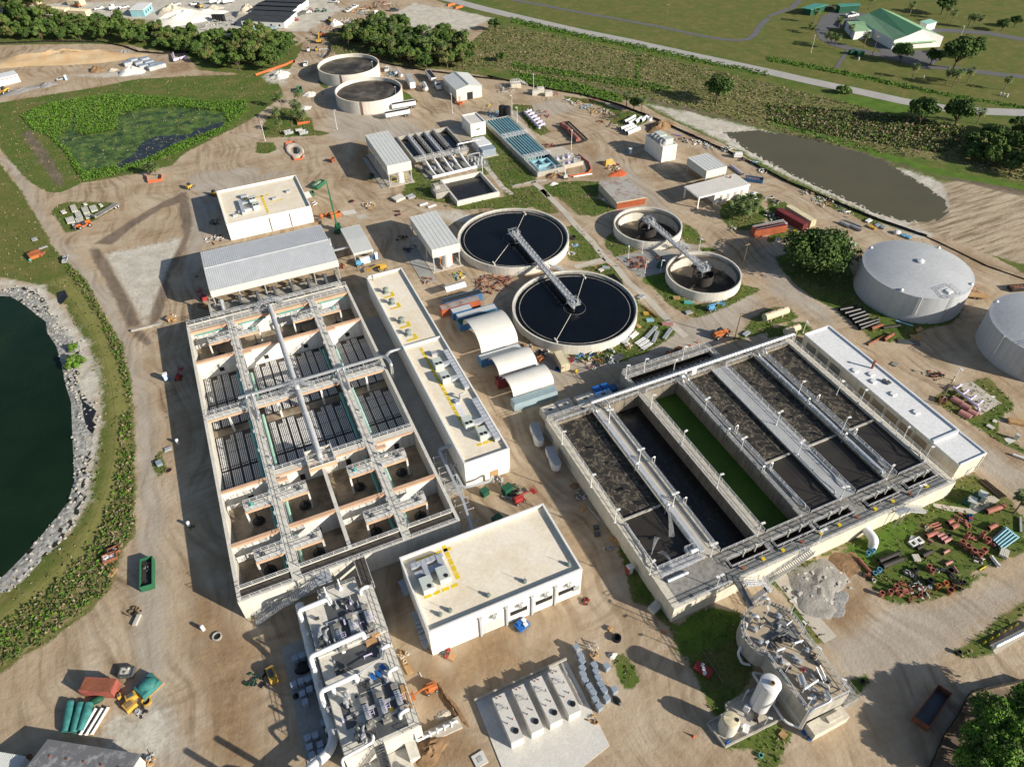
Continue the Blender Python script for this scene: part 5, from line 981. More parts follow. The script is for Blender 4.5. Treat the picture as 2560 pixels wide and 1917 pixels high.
for x in(-6.4,-2.6,1.0):
 m.box(x-.9,x+.9,55.4,60.2,5.66,5.7);m.box(x-.9,x+.9,70.4,75.2,6.05,6.09)
m.obj('steel_plates',X['steel_dk'],p)
m=M();m.box(-6.8,2.6,57.0,57.5,5.7,6.0);m.box(-6,2.2,75.1,75.6,6.09,6.4);m.obj('cable_trough',X['walk_grey'],p)
for pts in([(-8.7,70,6),(-8.7,80.1,6),(-5.8,80.1,6),(-5.8,82.5,6),(1.5,82.5,6)],[(4.2,70,6),(4.2,80.1,6),(4.6,80.2,6)],[(-8.7,69.8,6),(-5,69.8,6)],[(-2.5,69.8,6),(4.2,69.8,6)],[(4.2,69.4,5.6),(4.2,51.1,5.6),(1.2,51.1,5.6)],[(-8.8,69.4,5.6),(-8.8,51.2,5.6),(-4.5,51.2,5.6)]):
 m=M();m.rail(pts,sp=1.8,r=.05);m.obj('handrail',X['steel_dk']if pts[0][1]<69.6 else X['galv'],p)
for x,y,z,c in((-4.2,72.6,6.05,0),(-1.6,73.6,6.05,0),(1.6,74.2,6.05,0),(-3.4,57.4,5.66,0),(-.6,57.2,5.66,0),(2.2,57.5,5.66,0)):
 m=M();m.box(x-.55,x+.55,y-2.2,y+.6,z,z+.75);m.box(x-.4,x+.4,y-2.1,y+.5,z+.75,z+.95);gx_=m.obj('grit_classifier',X['galv'],p)
 m=M();m.box(x-.75,x+.75,y-3.6,y-2.4,z,z+.9);m.cyl(x,y-3.0,z+.9,z+1.5,.35,10);m.obj('pump_motor',X['concrete_old'],gx_);m=M();m.box(x-.6,x+.6,y+.9,y+1.9,z,z+.9);m.obj('plinth',X['concrete_old'],gx_)
 m=M()
 for q in(-.2,.25,.7):m.tube([(x+.3,y-1.6+q,z+.9),(x+.3,y-1.6+q,z+1.6),(x+1.1,y-1.6+q,z+1.6)],.045,5)
 m.tube([(x+1.1,y-1.6,z),(x+1.1,y-1.6,z+1.7),(x+1.1,y-.9,z+1.7)],.05,5);m.obj('lilac_pipework',X['lilac'],gx_)
for x,y,z in((-7.4,74,6.05),(-6.6,73,6.05),(-7.6,72.5,6.05),(-6.2,60.6,5.66),(-5.9,54.2,5.66),(-5.0,53.6,5.66)):
 m=M();m.bend([(x,y-2,z+.6),(x,y-.8,z+1.1),(x+.2,y+.6,z+1.1),(x+.7,y+1.4,z+.2)],.24,.5,9);m.box(x-.45,x+.45,y-1.2,y-.5,z,z+1.5);m.cyl(x,y-.9,z+1.5,z+1.9,.3,10);m.obj('grit_pump',X['steel_dk']if random.random()<.4 else X['galv'],p)
for x,y,z,h_ in((-4.4,81.2,6,3.4),(-1.6,81.6,6,3.6),(-6,80.6,6,2.0),(-3.2,78,6,2.8),(-.4,77.8,6,3),(.6,76.4,6,2.4),(-6.1,70.8,6,2.2),(-5.2,70.6,6,2.6),(-6.4,60.2,5.66,2.6),(-5.6,60.8,5.66,2.6),(-2.6,63.8,5.66,2.0),(-1.3,61.6,5.66,2.4),(1.4,60.4,5.66,1.8),(-5.6,53.0,5.66,2.2)):
 m=M();m.tube([(x,y,z),(x,y,z+h_)],.16 if h_>3 else.09,7);m.box(x-.3,x+.3,y-.3,y+.3,z,z+.5);m.obj('standpipe',X['white']if h_>3 else X['galv'],p)
big=(((-10,77.5,3.2),(-10,79.6,7.4),(-4.3,79.7,7.4),(-4.3,77.2,6.3)),((-10,66,3.6),(-10,69.7,7.5),(-.2,70.1,7.5),(-.2,67.6,5.8)),((-9.9,60.4,3.6),(-9.7,62.8,7.4),(-3.5,63,7.4),(-3.2,60.2,5.9)))
for pts in big:
 a,b,c,d=[np.array(q)for q in pts];b2=np.array([b[0],b[1],b[2]]);m=M();m.bend([a,(a[0],b[1]-.2,b[2]-1.2),b,c,(c[0],c[1],d[2]+.6),(c[0],c[1]-.3,d[2]-.3)],.46,1.0,14)
 if pts[1][1]<79:m.bend([(c[0]-4.2,c[1],c[2]-.1),(c[0]-4.2,c[1]-.4,d[2]+.4),(c[0]-4.2,c[1]-1.2,d[2]-.2)],.4,.6,12)
 m.obj('air_pipe',X['white'],p,smooth=True)
m=M();m.tube([(-3.5,63,7.4),(1.7,64.4,7.2),(2.2,66,7.0)],.1,6);m.rbox(2.0,65.2,6.4,1.8,.7,.5,1.1);m.obj('foil_bundle',X['silver'],p)
m=M();m.bend([(-9.2,47.6,5),(-9.2,50.6,7.3),(-3.7,51.1,7.3),(-3.6,52.2,7.3),(-3.6,52.2,5.7)],.26,.6,10);m.obj('air_pipe',X['white'],p,smooth=True)
for x,y,z in((3.0,79.2,6.0),(3.2,66.2,5.6),(3.2,61.6,5.6),(2.8,53.8,5.6)):
 m=M();m.bend([(x-1.3,y-.2,z),(x-1.3,y-.1,z+1.2),(x-.2,y+.1,z+1.3),(x+.3,y+.2,z+.9)],.34,.5,12);m.obj('gooseneck_vent',X['white'],p,smooth=True)
m=M();m.bend([(-9.9,83.6,3.2),(-10,74,3.0),(-10,62,3.0),(-9.7,56.4,3.0),(-11,54.4,3.0),(-16,52.6,3.0),(-26,48.5,3.0)],.82,2.6,20)
for y in np.arange(58,82,4.1):
 b=len(m.v);m.lathe(0,0,[(.9,-.08),(.9,.08)],20,cap=(1,1));m.v[b:]=[(-10+vx,y+vz,3+vy)for vx,vy,vz in m.v[b:]]
m.obj('odour_main',X['white'],p,smooth=True)
for y in(80,75,70,65,60,56):
 m=M();m.box(-9.6,-9.3,y-.2,y+.2,4.2,6.6);m.box(-9.75,-8.8,y-.05,y+.05,6.4,6.5);m.obj('pipe_bracket',X['galv'],p)
m=M();m.box(-.2,1.8,68.2,69.3,5.7,6.2);m.obj('cardboard_box',X['cardboard'],label='brown cardboard box on the dark plates of the pump deck',cat='box')
m=M();m.rbox(1.9,69.9,5.75,1.6,.9,.5,.15);m.obj('timber_crate',X['wood'],label='small timber crate by the handrail at mid pump deck',cat='crate')
for i,(x,y,a)in enumerate(((-.8,62.4,.25),(.35,62.5,.0),(1.3,63.3,.3))):
 m=M();m.rbox(x,y,5.7,.8,1.2,.14,a);m.obj('blue_board',X['blue'],label=f'{("left","middle","right")[i]} one of three blue boards on the pump deck',cat='board',group='blue boards on the pump deck')
for i,(x,y,a)in enumerate(((-.6,54.5,.2),(.5,55.6,-.7))):
 m=M()
 for q in(-.25,0,.25):m.tube([(x+q*cos(a+1.57)-.4*cos(a),y+q*sin(a+1.57)-.4*sin(a),5.8),(x+q*cos(a+1.57)+.4*cos(a),y+q*sin(a+1.57)+.4*sin(a),5.95)],.12,6)
 m.obj('yellow_bundle',X['yellow'],label=f'bright yellow bundle lying on the pump deck, {("nearer","farther")[i]} one',cat='bundle')
m=M();m.box(2.9,4.0,54.2,59.0,5.7,5.76);m.box(3.0,3.9,57.2,58.6,5.76,6.4);m.obj('open_hatch',X['wood'],p)
for i,(tx,ty,H_)in enumerate(((1600,1510,11.5),(1865,1405,12.5))):
 q=g('03',tx,ty);x,y=q[0]+1.5*H_,q[1]-1.8*H_;t=thing('odour_tower',f'{("left","right")[i]} of two odour towers with stacks below the picture edge','tower',(x,y,0));m=M();m.cyl(x,y,-.1,7.0,2.1,28);m.lathe(x,y,[(2.1,7),(1.6,7.7),(.5,8)],28);m.obj('vessel',X['pipe_white'],t,smooth=True);m=M();m.cyl(x,y,7.8,H_,.5,14);m.obj('stack',X['pipe_white'],t)
m=M();m.box(-9.5,1.2,40,50.9,-.1,.3);m.box(.9,2.7,48,51,-.1,1.6);m.obj('apron_slab',X['concrete_new'],p)
m=M();m.box(-3.9,-2.3,44.5,51,1.2,1.3)
for i in range(18):m.box(-3.9,-2.3,44.5+i*.36,44.9+i*.36,1.2+i*.245,1.3+i*.245)
for x in(-3.9,-2.3):m.rail([(x,51,5.6),(x,44.4,1.2)],sp=1.1);m.tube([(x,51,5.5),(x,44.4,1.1)],.12,4)
m.obj('stair',X['steel_dk'],p)
m=M();m.box(2.9,11,49.8,51.9,-.1,.5);m.obj('pipe_trench_slab',X['slab'],p)
m=M();m.bend([(3.0,51.0,3.8),(3.0,50.6,1.1),(10.3,51.0,1.1),(10.5,51.0,.2)],.22,.4,10);m.tube([(3.4,51.6,.2),(3.4,51.6,3.5)],.3,9)
for x in np.arange(4,10,1.3):m.box(x,x+.25,50.5,51.2,.5,1.5)
m.obj('valve_manifold',X['pipe_white'],p)
for i,x in enumerate((-2.0,-.2,1.5)):m=M();m.cyl(x,44.0+i*.6,-.1,2.3,.48,16);m.cyl(x,44+i*.6,2.3,2.36,.56,16);m.obj('riser_pipe',X['pipe_grey'],label=f'{("left","middle","right")[i]} of three grey riser pipes at the foot of the pump deck',cat='pipe',group='grey riser pipes')
m=M();m.prism([(-15.2,54.6),(-9.2,54.6),(-9.2,78),(-15.2,78)],-.1,.14);m.obj('slab',X['slab_grey'],kind='structure')
t=thing('pipe_rack','silver cable tray rack stepping down behind the pump building','pipe rack',(28,92,0))
m=M();m.bend([(31.2,108.4,5.2),(28.2,108.4,5.2),(28.2,104,5.2),(28.0,92,5.2),(26.8,82.6,5.2)],.38,1,4);m.bend([(31,104,3.2),(29.8,104,3.2),(29.8,97,3.2),(36,96.2,3.2),(37.2,97.6,3.2),(37.2,97.6,.3)],.3,.8,4)
m.obj('cable_tray',X['duct'],t)
for y in np.arange(83,108,3.4):
 m=M()
 for x in(26.4,29.4):m.tube([(x,y,0),(x,y,5)],.09,5)
 for zz in(2.6,4.7):m.box(26.2,29.6,y-.07,y+.07,zz,zz+.14)
 m.obj('trestle',X['galv'],t)
CR=M();CR.rbox(0,0,.1,1.3,1.45,1.5);cr_parts=None
def make_crate(nm,l,w,h_,body,top):
 t=thing(nm,'blue grey wrapped metal crate','crate');m=M();m.rbox(0,0,.12,l,w,h_);m.obj('casing',X[body],t)
 m=M();m.rbox(0,0,.12+h_,l+.06,w+.06,.05);m.obj('lid',X[top],t);m=M()
 for q in(-.38,0,.38):m.rbox(0,q*w,0,l,.12,.12)
 m.obj('skid',X['wood'],t);return t
X['crate_top']=mat('crate_top',(.36,.42,.50),.4,.2,var=.08)
cr1=make_crate('equipment_crate',1.0,1.02,1.5,'cage_grey','crate_top')
L1='blue grey covered crate standing on the slab left of the pump deck'
for x,y in((295,220),(385,180),(465,145),(510,290),(375,520),(460,490),(540,455),(280,560),(395,680),(490,625),(430,790),(680,1060),(740,1160),(760,1300),(465,1260),(565,1230),(490,1380),(630,1350),(520,1490),(640,1450),(740,1410)):
 q=g('h',x,y,1.8);place(cr1,(q[0],q[1],.14),random.uniform(-.08,.08),L1,'crates left of the pump deck')
L2='blue grey metal crate in the block of crates beside the four white tanks'
for x,y in((555,610),(590,680),(605,730),(607,790),(612,840),(710,765),(725,820),(745,875),(765,930),(795,980),(820,1050),(820,775),(885,975),(670,950),(700,1000),(720,1060),(755,1120),(630,890)):
 q=g('23',x,y,1.8);place(cr1,(q[0],q[1],0),random.uniform(-.06,.06)+.12,L2,'crates beside the white tanks')
m=M();m.sphere((0,0,.3),1.1,12,None,(1.5,1.1,.75));q=g('h',400,330,1);m.xf(0,q[0],q[1]);m.obj('black_tarp',X['tarp_black'],label='black plastic tarp over crates left of the pump deck',cat='tarp')
m=M();m.sphere((0,0,.2),.7,10,None,(.9,1.5,.6));q=g('23',905,1085);m.xf(0,q[0],q[1],.2);m.obj('black_tarp',X['tarp_black'],label='crumpled black plastic beside the crate block',cat='tarp')
m=M();m.sphere((0,0,.2),.6,10,None,(.9,1,.9));q=g('h',315,730);m.xf(0,q[0],q[1]);m.obj('black_tarp',X['tarp_black'],label='small black plastic bundle at the slab edge by the crates',cat='tarp')
m=M();m.prism([(14.8,53.2),(33.2,52.9),(33.0,36.6),(14.6,33)],-.1,.16);m.obj('slab',X['slab_white'],kind='structure')
m=M();m.box(14.6,33.2,53.0,53.3,.16,1.0);m.obj('kerb_wall',X['concrete'],label='low kerb wall along the back of the white tank slab',cat='wall')
m=M();m.box(31.9,32.2,44.5,52.9,.16,.5);m.obj('kerb_wall',X['concrete'],label='low kerb along the right of the white tank slab',cat='wall')
for i,x in enumerate((18.6,22.4,26.0,29.6)):
 t=thing('fuel_tank',f'{("leftmost","second from left","third from left","rightmost")[i]} of the four long white concrete tanks on the slab','tank',(x,47.3,.16),0,'long white tanks on the slab')
 m=M();m.rbox(x,47.3,.16,2.35,8.5,2.35,0,None,.985);m.obj('shell',X['slab_white'],t)
 m=M();m.cyl(x+.35,44.6,2.51,2.75,.5,20);m.obj('manway',X['black_hdpe'],t)
 m=M();m.tube([(x+.5,48.6,2.5),(x+.5,48.6,3.5),(x+.5,48.1,3.5)],.05,5)
 for q in range(9):pass
 m.tube([(x-.6+.9*cos(a),49.2+.35*sin(a),2.75+.15*sin(a*2))for a in np.linspace(0,5.6,14)],.03,4);m.obj('hose',X['steel_dk'],t)
 for dx,dy in((-.4,51),(.3,51),(-.5,46.3),(.6,46.6)):m=M();m.cyl(x+dx,dy,2.5,2.95,.09,8);m.obj('fitting',X['maroon'],t)
m=M();q=g('13',1930,1590);m.rbox(q[0],q[1],-.1,2.2,2.2,.35,.1);m.rbox(q[0],q[1],.25,.9,.9,.06,.1,1);m.obj('hatch_pad',[X['slab_white'],X['walk_grey']],label='square concrete pad with grey hatch by the white tank slab',cat='hatch')
w=thing('headworks','raised headworks deck with round end, lamps and silver pipes in the lower right','treatment works',(68,33,0));ZH=7.0
ring=lambda cx,cy,r,a0,a1,n:[(cx+r*cos(a0+(a1-a0)*i/n),cy+r*sin(a0+(a1-a0)*i/n))for i in range(n+1)]
body=[(64.1,25.3),(72.7,25.0),(73.3,36.6)]+ring(68.2,39.6,5.6,-.1,3.6,30)+[(64.1,36.2)]
m=M();m.prism(body,2.6,ZH-.02);m.obj('body',X['concrete'],w)
m=M();m.prism([(64.6,25.6),(72.5,25.3),(72.8,36.6)]+ring(68.2,39.6,5.2,-.1,3.6,30)+[(64.6,36.2)],ZH-.02,ZH+.03);m.obj('deck',mat('deck_tan',(.44,.36,.26),.9,var=.2,sc=.3),w)
m=M();m.box(64.3,72.4,25.4,35.5,-.2,2.6);m.obj('lower_wall',X['cream_wall'],w)
for x,y in((64.2,40.4),(66,43.8),(71.4,43.6),(73.0,39)):m=M();m.box(x-.3,x+.3,y-.3,y+.3,-.2,2.6);m.obj('column',X['concrete'],w)
m=M();m.add([(x,y,ZH+.036)for x,y in ring(70.4,38.6,2.3,0,pi*2,24)[:-1]],[tuple(range(24))]);m.rbox(66.6,38.5,ZH+.02,3.2,1.6,.02,.5);m.rbox(71.6,41.6,ZH+.02,1.5,1.6,.02,.2);m.obj('deck_plates',X['grate_grey'],w)
pts=[(x,y,ZH)for x,y in[(64.4,36.2)]+ring(68.2,39.6,5.3,3.6,2.1,10)];m=M();m.rail(pts,sp=1.4,r=.06);m.obj('handrail',X['rail_metal'],w)
pts=[(x,y,ZH)for x,y in ring(68.2,39.6,5.3,1.45,-.1,12)+[(73.1,36.6),(72.6,25.2)]];m=M();m.rail(pts,sp=1.5,r=.06);m.obj('handrail',X['rail_metal'],w)
m=M();m.rail([(64.3,36,ZH),(64.3,25.5,ZH),(72.5,25.2,ZH)],sp=1.5,r=.06);m.obj('handrail',X['rail_metal'],w)
for x,y in((65.6,42.9),(69.6,45.0)):
 m=M();m.bend([(x,y,ZH),(x,y,ZH+2.0),(x+.9,y-.5,ZH+2.1),(x+1.1,y-.9,ZH+.6)],.36,.7,12);m.obj('gooseneck_vent',X['silver'],w,smooth=True)
for k,x,y in(('i',985,430),('i',670,590),('i',960,960),('i',1360,870),('i',1030,1020),('i',1250,1020),('i',1570,1490),('i',1190,960),('i',740,760)):
 q=g(k,x,y,ZH+.3);m=M();m.rbox(q[0],q[1],ZH+.03,1.0,.8,.7,.4);m.tube([(q[0]+.6,q[1],ZH+.3),(q[0]-.8,q[1]+.5,ZH+.5)],.16,6);m.cyl(q[0]-.1,q[1],ZH+.7,ZH+1.1,.25,9);m.obj('gate_actuator',X['galv'],w)
for a,b in(((960,870),(1060,830)),((1190,770),(1300,730)),((1320,1370),(1500,1250))):
 A_=g('i',*a,ZH+1.6);B_=g('i',*b,ZH+1.6);m=M();m.tube([(*A_,ZH+1.5),(*B_,ZH+1.5)],.2,8);m.tube([(*A_,ZH),(*A_,ZH+1.6)],.12,6);m.tube([(*B_,ZH),(*B_,ZH+1.6)],.12,6);m.obj('pipe_frame',X['pipe_white'],w)
for a,b in(((880,760),(960,870)),((940,920),(1010,1040)),((1310,740),(1400,900)),((1060,650),(1150,760)),((880,720),(1030,650))):
 A_=g('i',*a,ZH+.5);B_=g('i',*b,ZH+.5);m=M();m.tube([(*A_,ZH+.5),(*B_,ZH+.5)],.3,7);m.tube([(A_[0]+.5,A_[1]+.2,ZH+.1),(B_[0]+.5,B_[1]+.2,ZH+.9)],.15,6);m.obj('screw_screen',X['steel_dk'],w)
q=g('i',1290,1260,ZH+1.2);m=M();b=0;m.cyl(0,0,-.9,.9,.65,20);m.v=[(q[0]+vx*.9+vz*.35,q[1]+vz*.9-vx*.35,ZH+1.0+vy)for vx,vy,vz in m.v];m.rbox(q[0]+.4,q[1]-1.3,ZH,.9,1.2,.9,.3);m.obj('drum_screen',X['silver'],w,smooth=True)
q=g('i',1535,1200,ZH+.5);m=M();m.tube([(q[0]-.4,q[1]-1.2,ZH+.4),(q[0]-.4,q[1]+1.2,ZH+1.8)],.1,5);m.tube([(q[0]+.4,q[1]-1.2,ZH+.4),(q[0]+.4,q[1]+1.2,ZH+1.8)],.1,5);m.rbox(q[0],q[1],ZH+.3,.5,2.2,.6,.1);m.bend([(q[0]-1.3,q[1]+1,ZH+.4),(q[0]-1.4,q[1]-.6,ZH+.6),(q[0]-.2,q[1]-2,ZH+.8),(q[0]-.2,q[1]-2.4,ZH+.1)],.2,.5,9);m.obj('conveyor',X['galv'],w)
m=M();b=0
for i in range(17):pass
q=g('i',1295,1125,ZH);m.tube([(q[0]+.3*cos(a),q[1]+.3*sin(a),ZH+.12)for a in np.linspace(0,2*pi,15)],.1,6);m.obj('life_ring',X['red'],label='red ring lying on the headworks deck',cat='life ring')
A_=[g('i',1570,1450,ZH+.8),g('i',1590,1385,ZH+1.9),g('i',1690,1510,ZH+1.9),g('i',1400,1650,ZH+1.2),g('j',1370,1140,4.6)]
m=M();m.bend([(*A_[0],ZH+.1),(*A_[1],ZH+1.8),(*A_[2],ZH+1.6),(*A_[3],ZH+1.0),(*A_[4],4.6)],.3,.7,12);m.obj('odour_pipe',X['silver'],w,smooth=True)
m=M();m.bend([(65,35,.9),(62.6,36.5,1.6),(62.4,27,1.2),(64.2,25.1,1.0)],.24,.8,9);m.obj('drain_pipe',X['pipe_white'],w,smooth=True)
m=M();m.box(65,72.6,22.8,25.0,-.2,2.4);m.rbox(70,23.9,2.4,3,1,.5);m.obj('skip_bay',X['cream_wall'],w)
m=M();m.box(72.8,76.3,24.6,28.2,-.2,2.8);m.rail([(73,24.7,2.8),(76.2,24.7,2.8),(76.2,28.1,2.8)],sp=1.2);m.obj('lower_platform',X['concrete_old'],w)
m=M();m.bend([(63.0,37.6,2.0),(61.8,38.4,2.0),(61.6,39.9,3.4),(62.6,40.4,4.2)],.25,.6,9);m.obj('overflow_pipe',X['pipe_white'],w,smooth=True)
t=thing('footbridge','grey footbridge from the aeration tank to the headworks deck','bridge',(69.5,48,0))
m=M();ra,rb_=(69.9,52,5.0),(67.6,45,7.0)
for s in(-.6,.6):
 m.tube([(ra[0]+s,ra[1],ra[2]-.1),(ra[0]-.5+s,49.6,5.2),(rb_[0]+s,rb_[1],rb_[2])],.13,4);m.rail([(ra[0]+s,ra[1],ra[2]),(ra[0]-.5+s,49.6,5.2),(rb_[0]+s,rb_[1],rb_[2])],sp=1.4)
m.add([(ra[0]-.6,ra[1],5),(ra[0]+.6,ra[1],5),(ra[0]+.1,49.6,5.2),(ra[0]-1.1,49.6,5.2),(rb_[0]+.6,45,7),(rb_[0]-.6,45,7)],[(0,3,2,1),(3,5,4,2)]);m.obj('deck',X['grate_grey'],t)
t=thing('stair_tower','white metal stair beside the footbridge at the aeration tank corner','stair',(73,50,0));m=M()
for i in range(14):m.box(70.8+i*.3,71.15+i*.3,49.6,50.9,4.9-i*.17,5-i*.17);m.box(75-i*.3,75.3-i*.3,47.8,49.1,2.5-i*.17,2.6-i*.17)
m.box(75,76.2,47.8,50.9,2.5,2.6);m.rail([(70.8,49.6,5),(75,49.6,2.6)],sp=1.2);m.rail([(70.8,50.9,5),(75,50.9,2.6),(76.2,50.9,2.6),(76.2,47.8,2.6),(75,47.8,2.6),(71,47.8,.2)],sp=1.2);m.obj('flight',X['rail_metal'],t)
for j in range(22):
 q=(random.uniform(65,72),random.uniform(26,41));a=random.choice((.2,1.77));m=M()
 if j%3:m.rbox(q[0],q[1],ZH+.03,random.uniform(.3,1.3),random.uniform(.2,.6),random.uniform(.3,1.2),a)
 else:l=random.uniform(.8,2.2);m.tube([(q[0],q[1],ZH+.1),(q[0],q[1],ZH+.9),(q[0]+l*cos(a),q[1]+l*sin(a),ZH+.9),(q[0]+l*cos(a),q[1]+l*sin(a),ZH+.1)],random.uniform(.06,.15),6)
 m.obj('process_fitting',X[('steel_dk','galv','black_iron','steel_dk')[j%4]],w)
for j in range(40):
 q=(random.uniform(-8,3.6),random.uniform(52,79));z=5.66 if q[1]<69.5 else 6.05;a=random.choice((0,1.57));m=M();l=random.uniform(.6,1.9)
 if j%2:m.rbox(q[0],q[1],z,l*.5,random.uniform(.2,.5),random.uniform(.3,1.0),a)
 else:m.tube([(q[0],q[1],z),(q[0],q[1],z+.8),(q[0]+l*cos(a),q[1]+l*sin(a),z+.8),(q[0]+l*cos(a),q[1]+l*sin(a),z)],random.uniform(.05,.13),6)
 m.obj('process_fitting',X[('steel_dk','galv','lilac','silver','black_iron')[j%5]],p)
m=M();m.prism([(50.3,32.6),(50.7,28.1),(63.0,27.8),(63.0,34.0),(55.2,34.0),(54.6,32.7)],-.1,.25);m.obj('slab',X['slab'],kind='structure')
m=M()
for a,b in zip([(50.3,32.6),(50.7,28.1),(63,27.8),(61.8,34.0),(55.2,34.0),(54.6,32.7)],[(50.7,28.1),(63,27.8),(63.1,27.85),(55.2,34.0),(54.6,32.7),(50.3,32.6)]):m.rbox((a[0]+b[0])/2,(a[1]+b[1])/2,0,hypot(b[0]-a[0],b[1]-a[1]),.25,.8,atan2(b[1]-a[1],b[0]-a[0]))
m.obj('containment_wall',X['concrete'],label='low concrete bund round the silo and the dirty white tank',cat='wall')
s_=thing('silo','tall white cylindrical silo with dark top manhole beside the headworks','silo',(60.4,31.3,.25));m=M();m.lathe(60.4,31.3,[(1.7,1.0),(1.75,9.4),(1.72,9.6)],32,cap=(1,0));m.lathe(60.4,31.3,[(1.1,.25),(1.1,1.0)],16);m.obj('shell',X['pipe_white'],s_,smooth=True)
m=M();m.lathe(60.4,31.3,[(1.8,9.5),(1.6,9.85),(.4,10.25),(.05,10.3)],32);m.obj('roof',X['white'],s_,smooth=True);m=M();m.cyl(60.3,31.0,10.0,10.5,.42,18);m.cyl(60.3,31.0,10.5,10.52,.32,18,mi=1);m.obj('manhole',[X['wood'],X['dark']],s_)
for dy in(0,.6,1.2):pass
m=M();m.tube([(58.85,31.9,.4),(58.85,31.9,9.6)],.06,5);m.tube([(58.7,31.4,.4),(58.7,31.4,9.6)],.06,5)
for zz in np.arange(.8,9.5,.4):m.tube([(58.85,31.9,zz),(58.7,31.4,zz)],.035,4)
m.obj('ladder',X['galv'],s_);m=M();m.bend([(62.4,30.4,1.2),(63.2,30.8,1.2),(63.4,32.6,1.6),(63.5,34,1.8)],.38,.8,12);m.obj('feed_pipe',X['pipe_white'],s_,smooth=True)
s_=thing('poly_tank','dirty white polyethylene tank with yellow stained lid beside the silo','tank',(52.9,30.5,.25));m=M();m.lathe(52.9,30.5,[(1.6,.25),(1.62,3.8),(1.5,4.2)],28,cap=(1,0));m.obj('shell',X['white_dirty'],s_,smooth=True)
m=M();m.lathe(52.9,30.5,[(1.5,4.2),(1.3,4.5),(.3,4.7),(.05,4.7)],28);m.rbox(52.9,30.5,4.45,2.6,.5,.3,-.6);m.obj('lid',X['container_beige'],s_);m=M();m.cyl(53.6,29.9,4.5,4.85,.3,14);m.obj('manhole',X['dark'],s_)
q=g('j',660,1150,1);s_=thing('pressure_vessel','small white horizontal vessel beside the dirty white tank','tank',(q[0],q[1],.25));m=M();m.rbox(q[0],q[1],.25,1.0,1.6,.9,-.9);m.sphere((q[0]-.3,q[1]+.6,1.2),.4,12);m.obj('shell',X['white'],s_)
q=g('j',665,890,1);m=M();m.rbox(q[0],q[1],.25,.7,1.0,1.6,.3);m.obj('control_box',X['pipe_white'],label='white control cabinet between the silo and the dirty tank',cat='cabinet')
q=g('j',790,1000,.6);m=M();m.rbox(q[0],q[1],.25,1.2,.6,.7,.6);m.tube([(q[0],q[1],.9),(q[0]-.5,q[1]-1.1,.9)],.15,6);m.rbox(q[0]+.8,q[1]+.7,.25,.8,.6,1.1,.2);m.obj('feed_pump',X['black_iron'],label='dark feed pump skid in front of the silo',cat='pump')
q=g('j',420,1330,.5);m=M();m.rbox(q[0],q[1],.25,.8,.5,.5,.2);m.tube([(q[0]-.3,q[1],.7),(q[0]+.5,q[1]+.2,.9)],.1,6);m.obj('blue_pump',X['blue'],label='small blue pump at the corner of the silo bund',cat='pump')
def ang(k,a,b):p_,q_=g(k,*a),g(k,*b);return atan2(q_[1]-p_[1],q_[0]-p_[0])
ORD=['first','second','third','fourth','fifth','sixth','seventh','eighth','ninth','tenth','eleventh','twelfth','thirteenth','fourteenth']
def wheels(t,xs,y,r,w,mt='rubber',rim='galv'):
 for x in xs:
  for s in(-1,1):
   m=M();m.cyl(0,0,-w/2,w/2,r,14);m.v=[(x+vx,s*y+vz,r+vy)for vx,vy,vz in m.v];wh=m.obj('wheel',X[mt],t)
   m=M();m.cyl(0,0,-w/2-.02,w/2+.02,r*.5,10);m.v=[(x+vx,s*y+vz,r+vy)for vx,vy,vz in m.v];m.obj('rim',X[rim],wh)
def mk_pickup(mt,bed=True):
 t=thing('pickup_truck','pickup truck','pickup');m=M()
 prof=[(-2.8,.45),(2.75,.45),(2.8,1.0),(1.35,1.12),(.6,1.12),(-.9,1.12),(-2.8,1.12)]
 m.rbox(0,0,.45,5.6,1.9,.35);m.rbox(1.95,0,.8,1.7,1.84,.35,0,None,.96);m.rbox(.2,0,.8,1.9,1.88,.4)
 if bed:
  m.box(-2.8,-.75,-.94,-.84,.8,1.2);m.box(-2.8,-.75,.84,.94,.8,1.2);m.box(-2.8,-2.7,-.84,.84,.8,1.2)
 else:m.rbox(-1.8,0,.8,2.0,1.88,.4)
 m.obj('body',X[mt],t);m=M();m.rbox(.15 if bed else-.7,0,1.2,1.9 if bed else 3.6,1.72,.6,0,None,.86);c=m.obj('cab',X['glass'],t)
 m=M();m.rbox(.15 if bed else-.7,0,1.78,1.5 if bed else 3.0,1.45,.06);m.obj('cab_roof',X[mt],c);wheels(t,(-1.75,1.75),.86,.4,.26);return t
def mk_telehandler(mt):
 t=thing('telehandler','telehandler','telehandler');m=M();m.rbox(0,0,.6,4.6,1.5,.7);m.rbox(-1.2,-.5,1.2,2.0,.7,.6);m.obj('chassis',X[mt],t)
 m=M();m.tube([(-2.3,.1,1.9),(2.4,.1,1.35),(3.2,.1,.9)],.26,4);m.tube([(-2.0,.1,1.92),(1.0,.1,1.6)],.34,4);m.obj('boom',X[mt],t)
 m=M();m.rbox(.1,.62,1.1,1.4,.75,1.35,0,None,.88);m.obj('cab',X['glass'],t);m=M();m.box(3.1,3.3,-.6,.8,.3,1.2);m.box(3.3,4.3,-.4,-.28,.3,.4);m.box(3.3,4.3,.5,.62,.3,.4);m.obj('fork',X['steel_dk'],t);wheels(t,(-1.5,1.6),1.0,.62,.42);return t
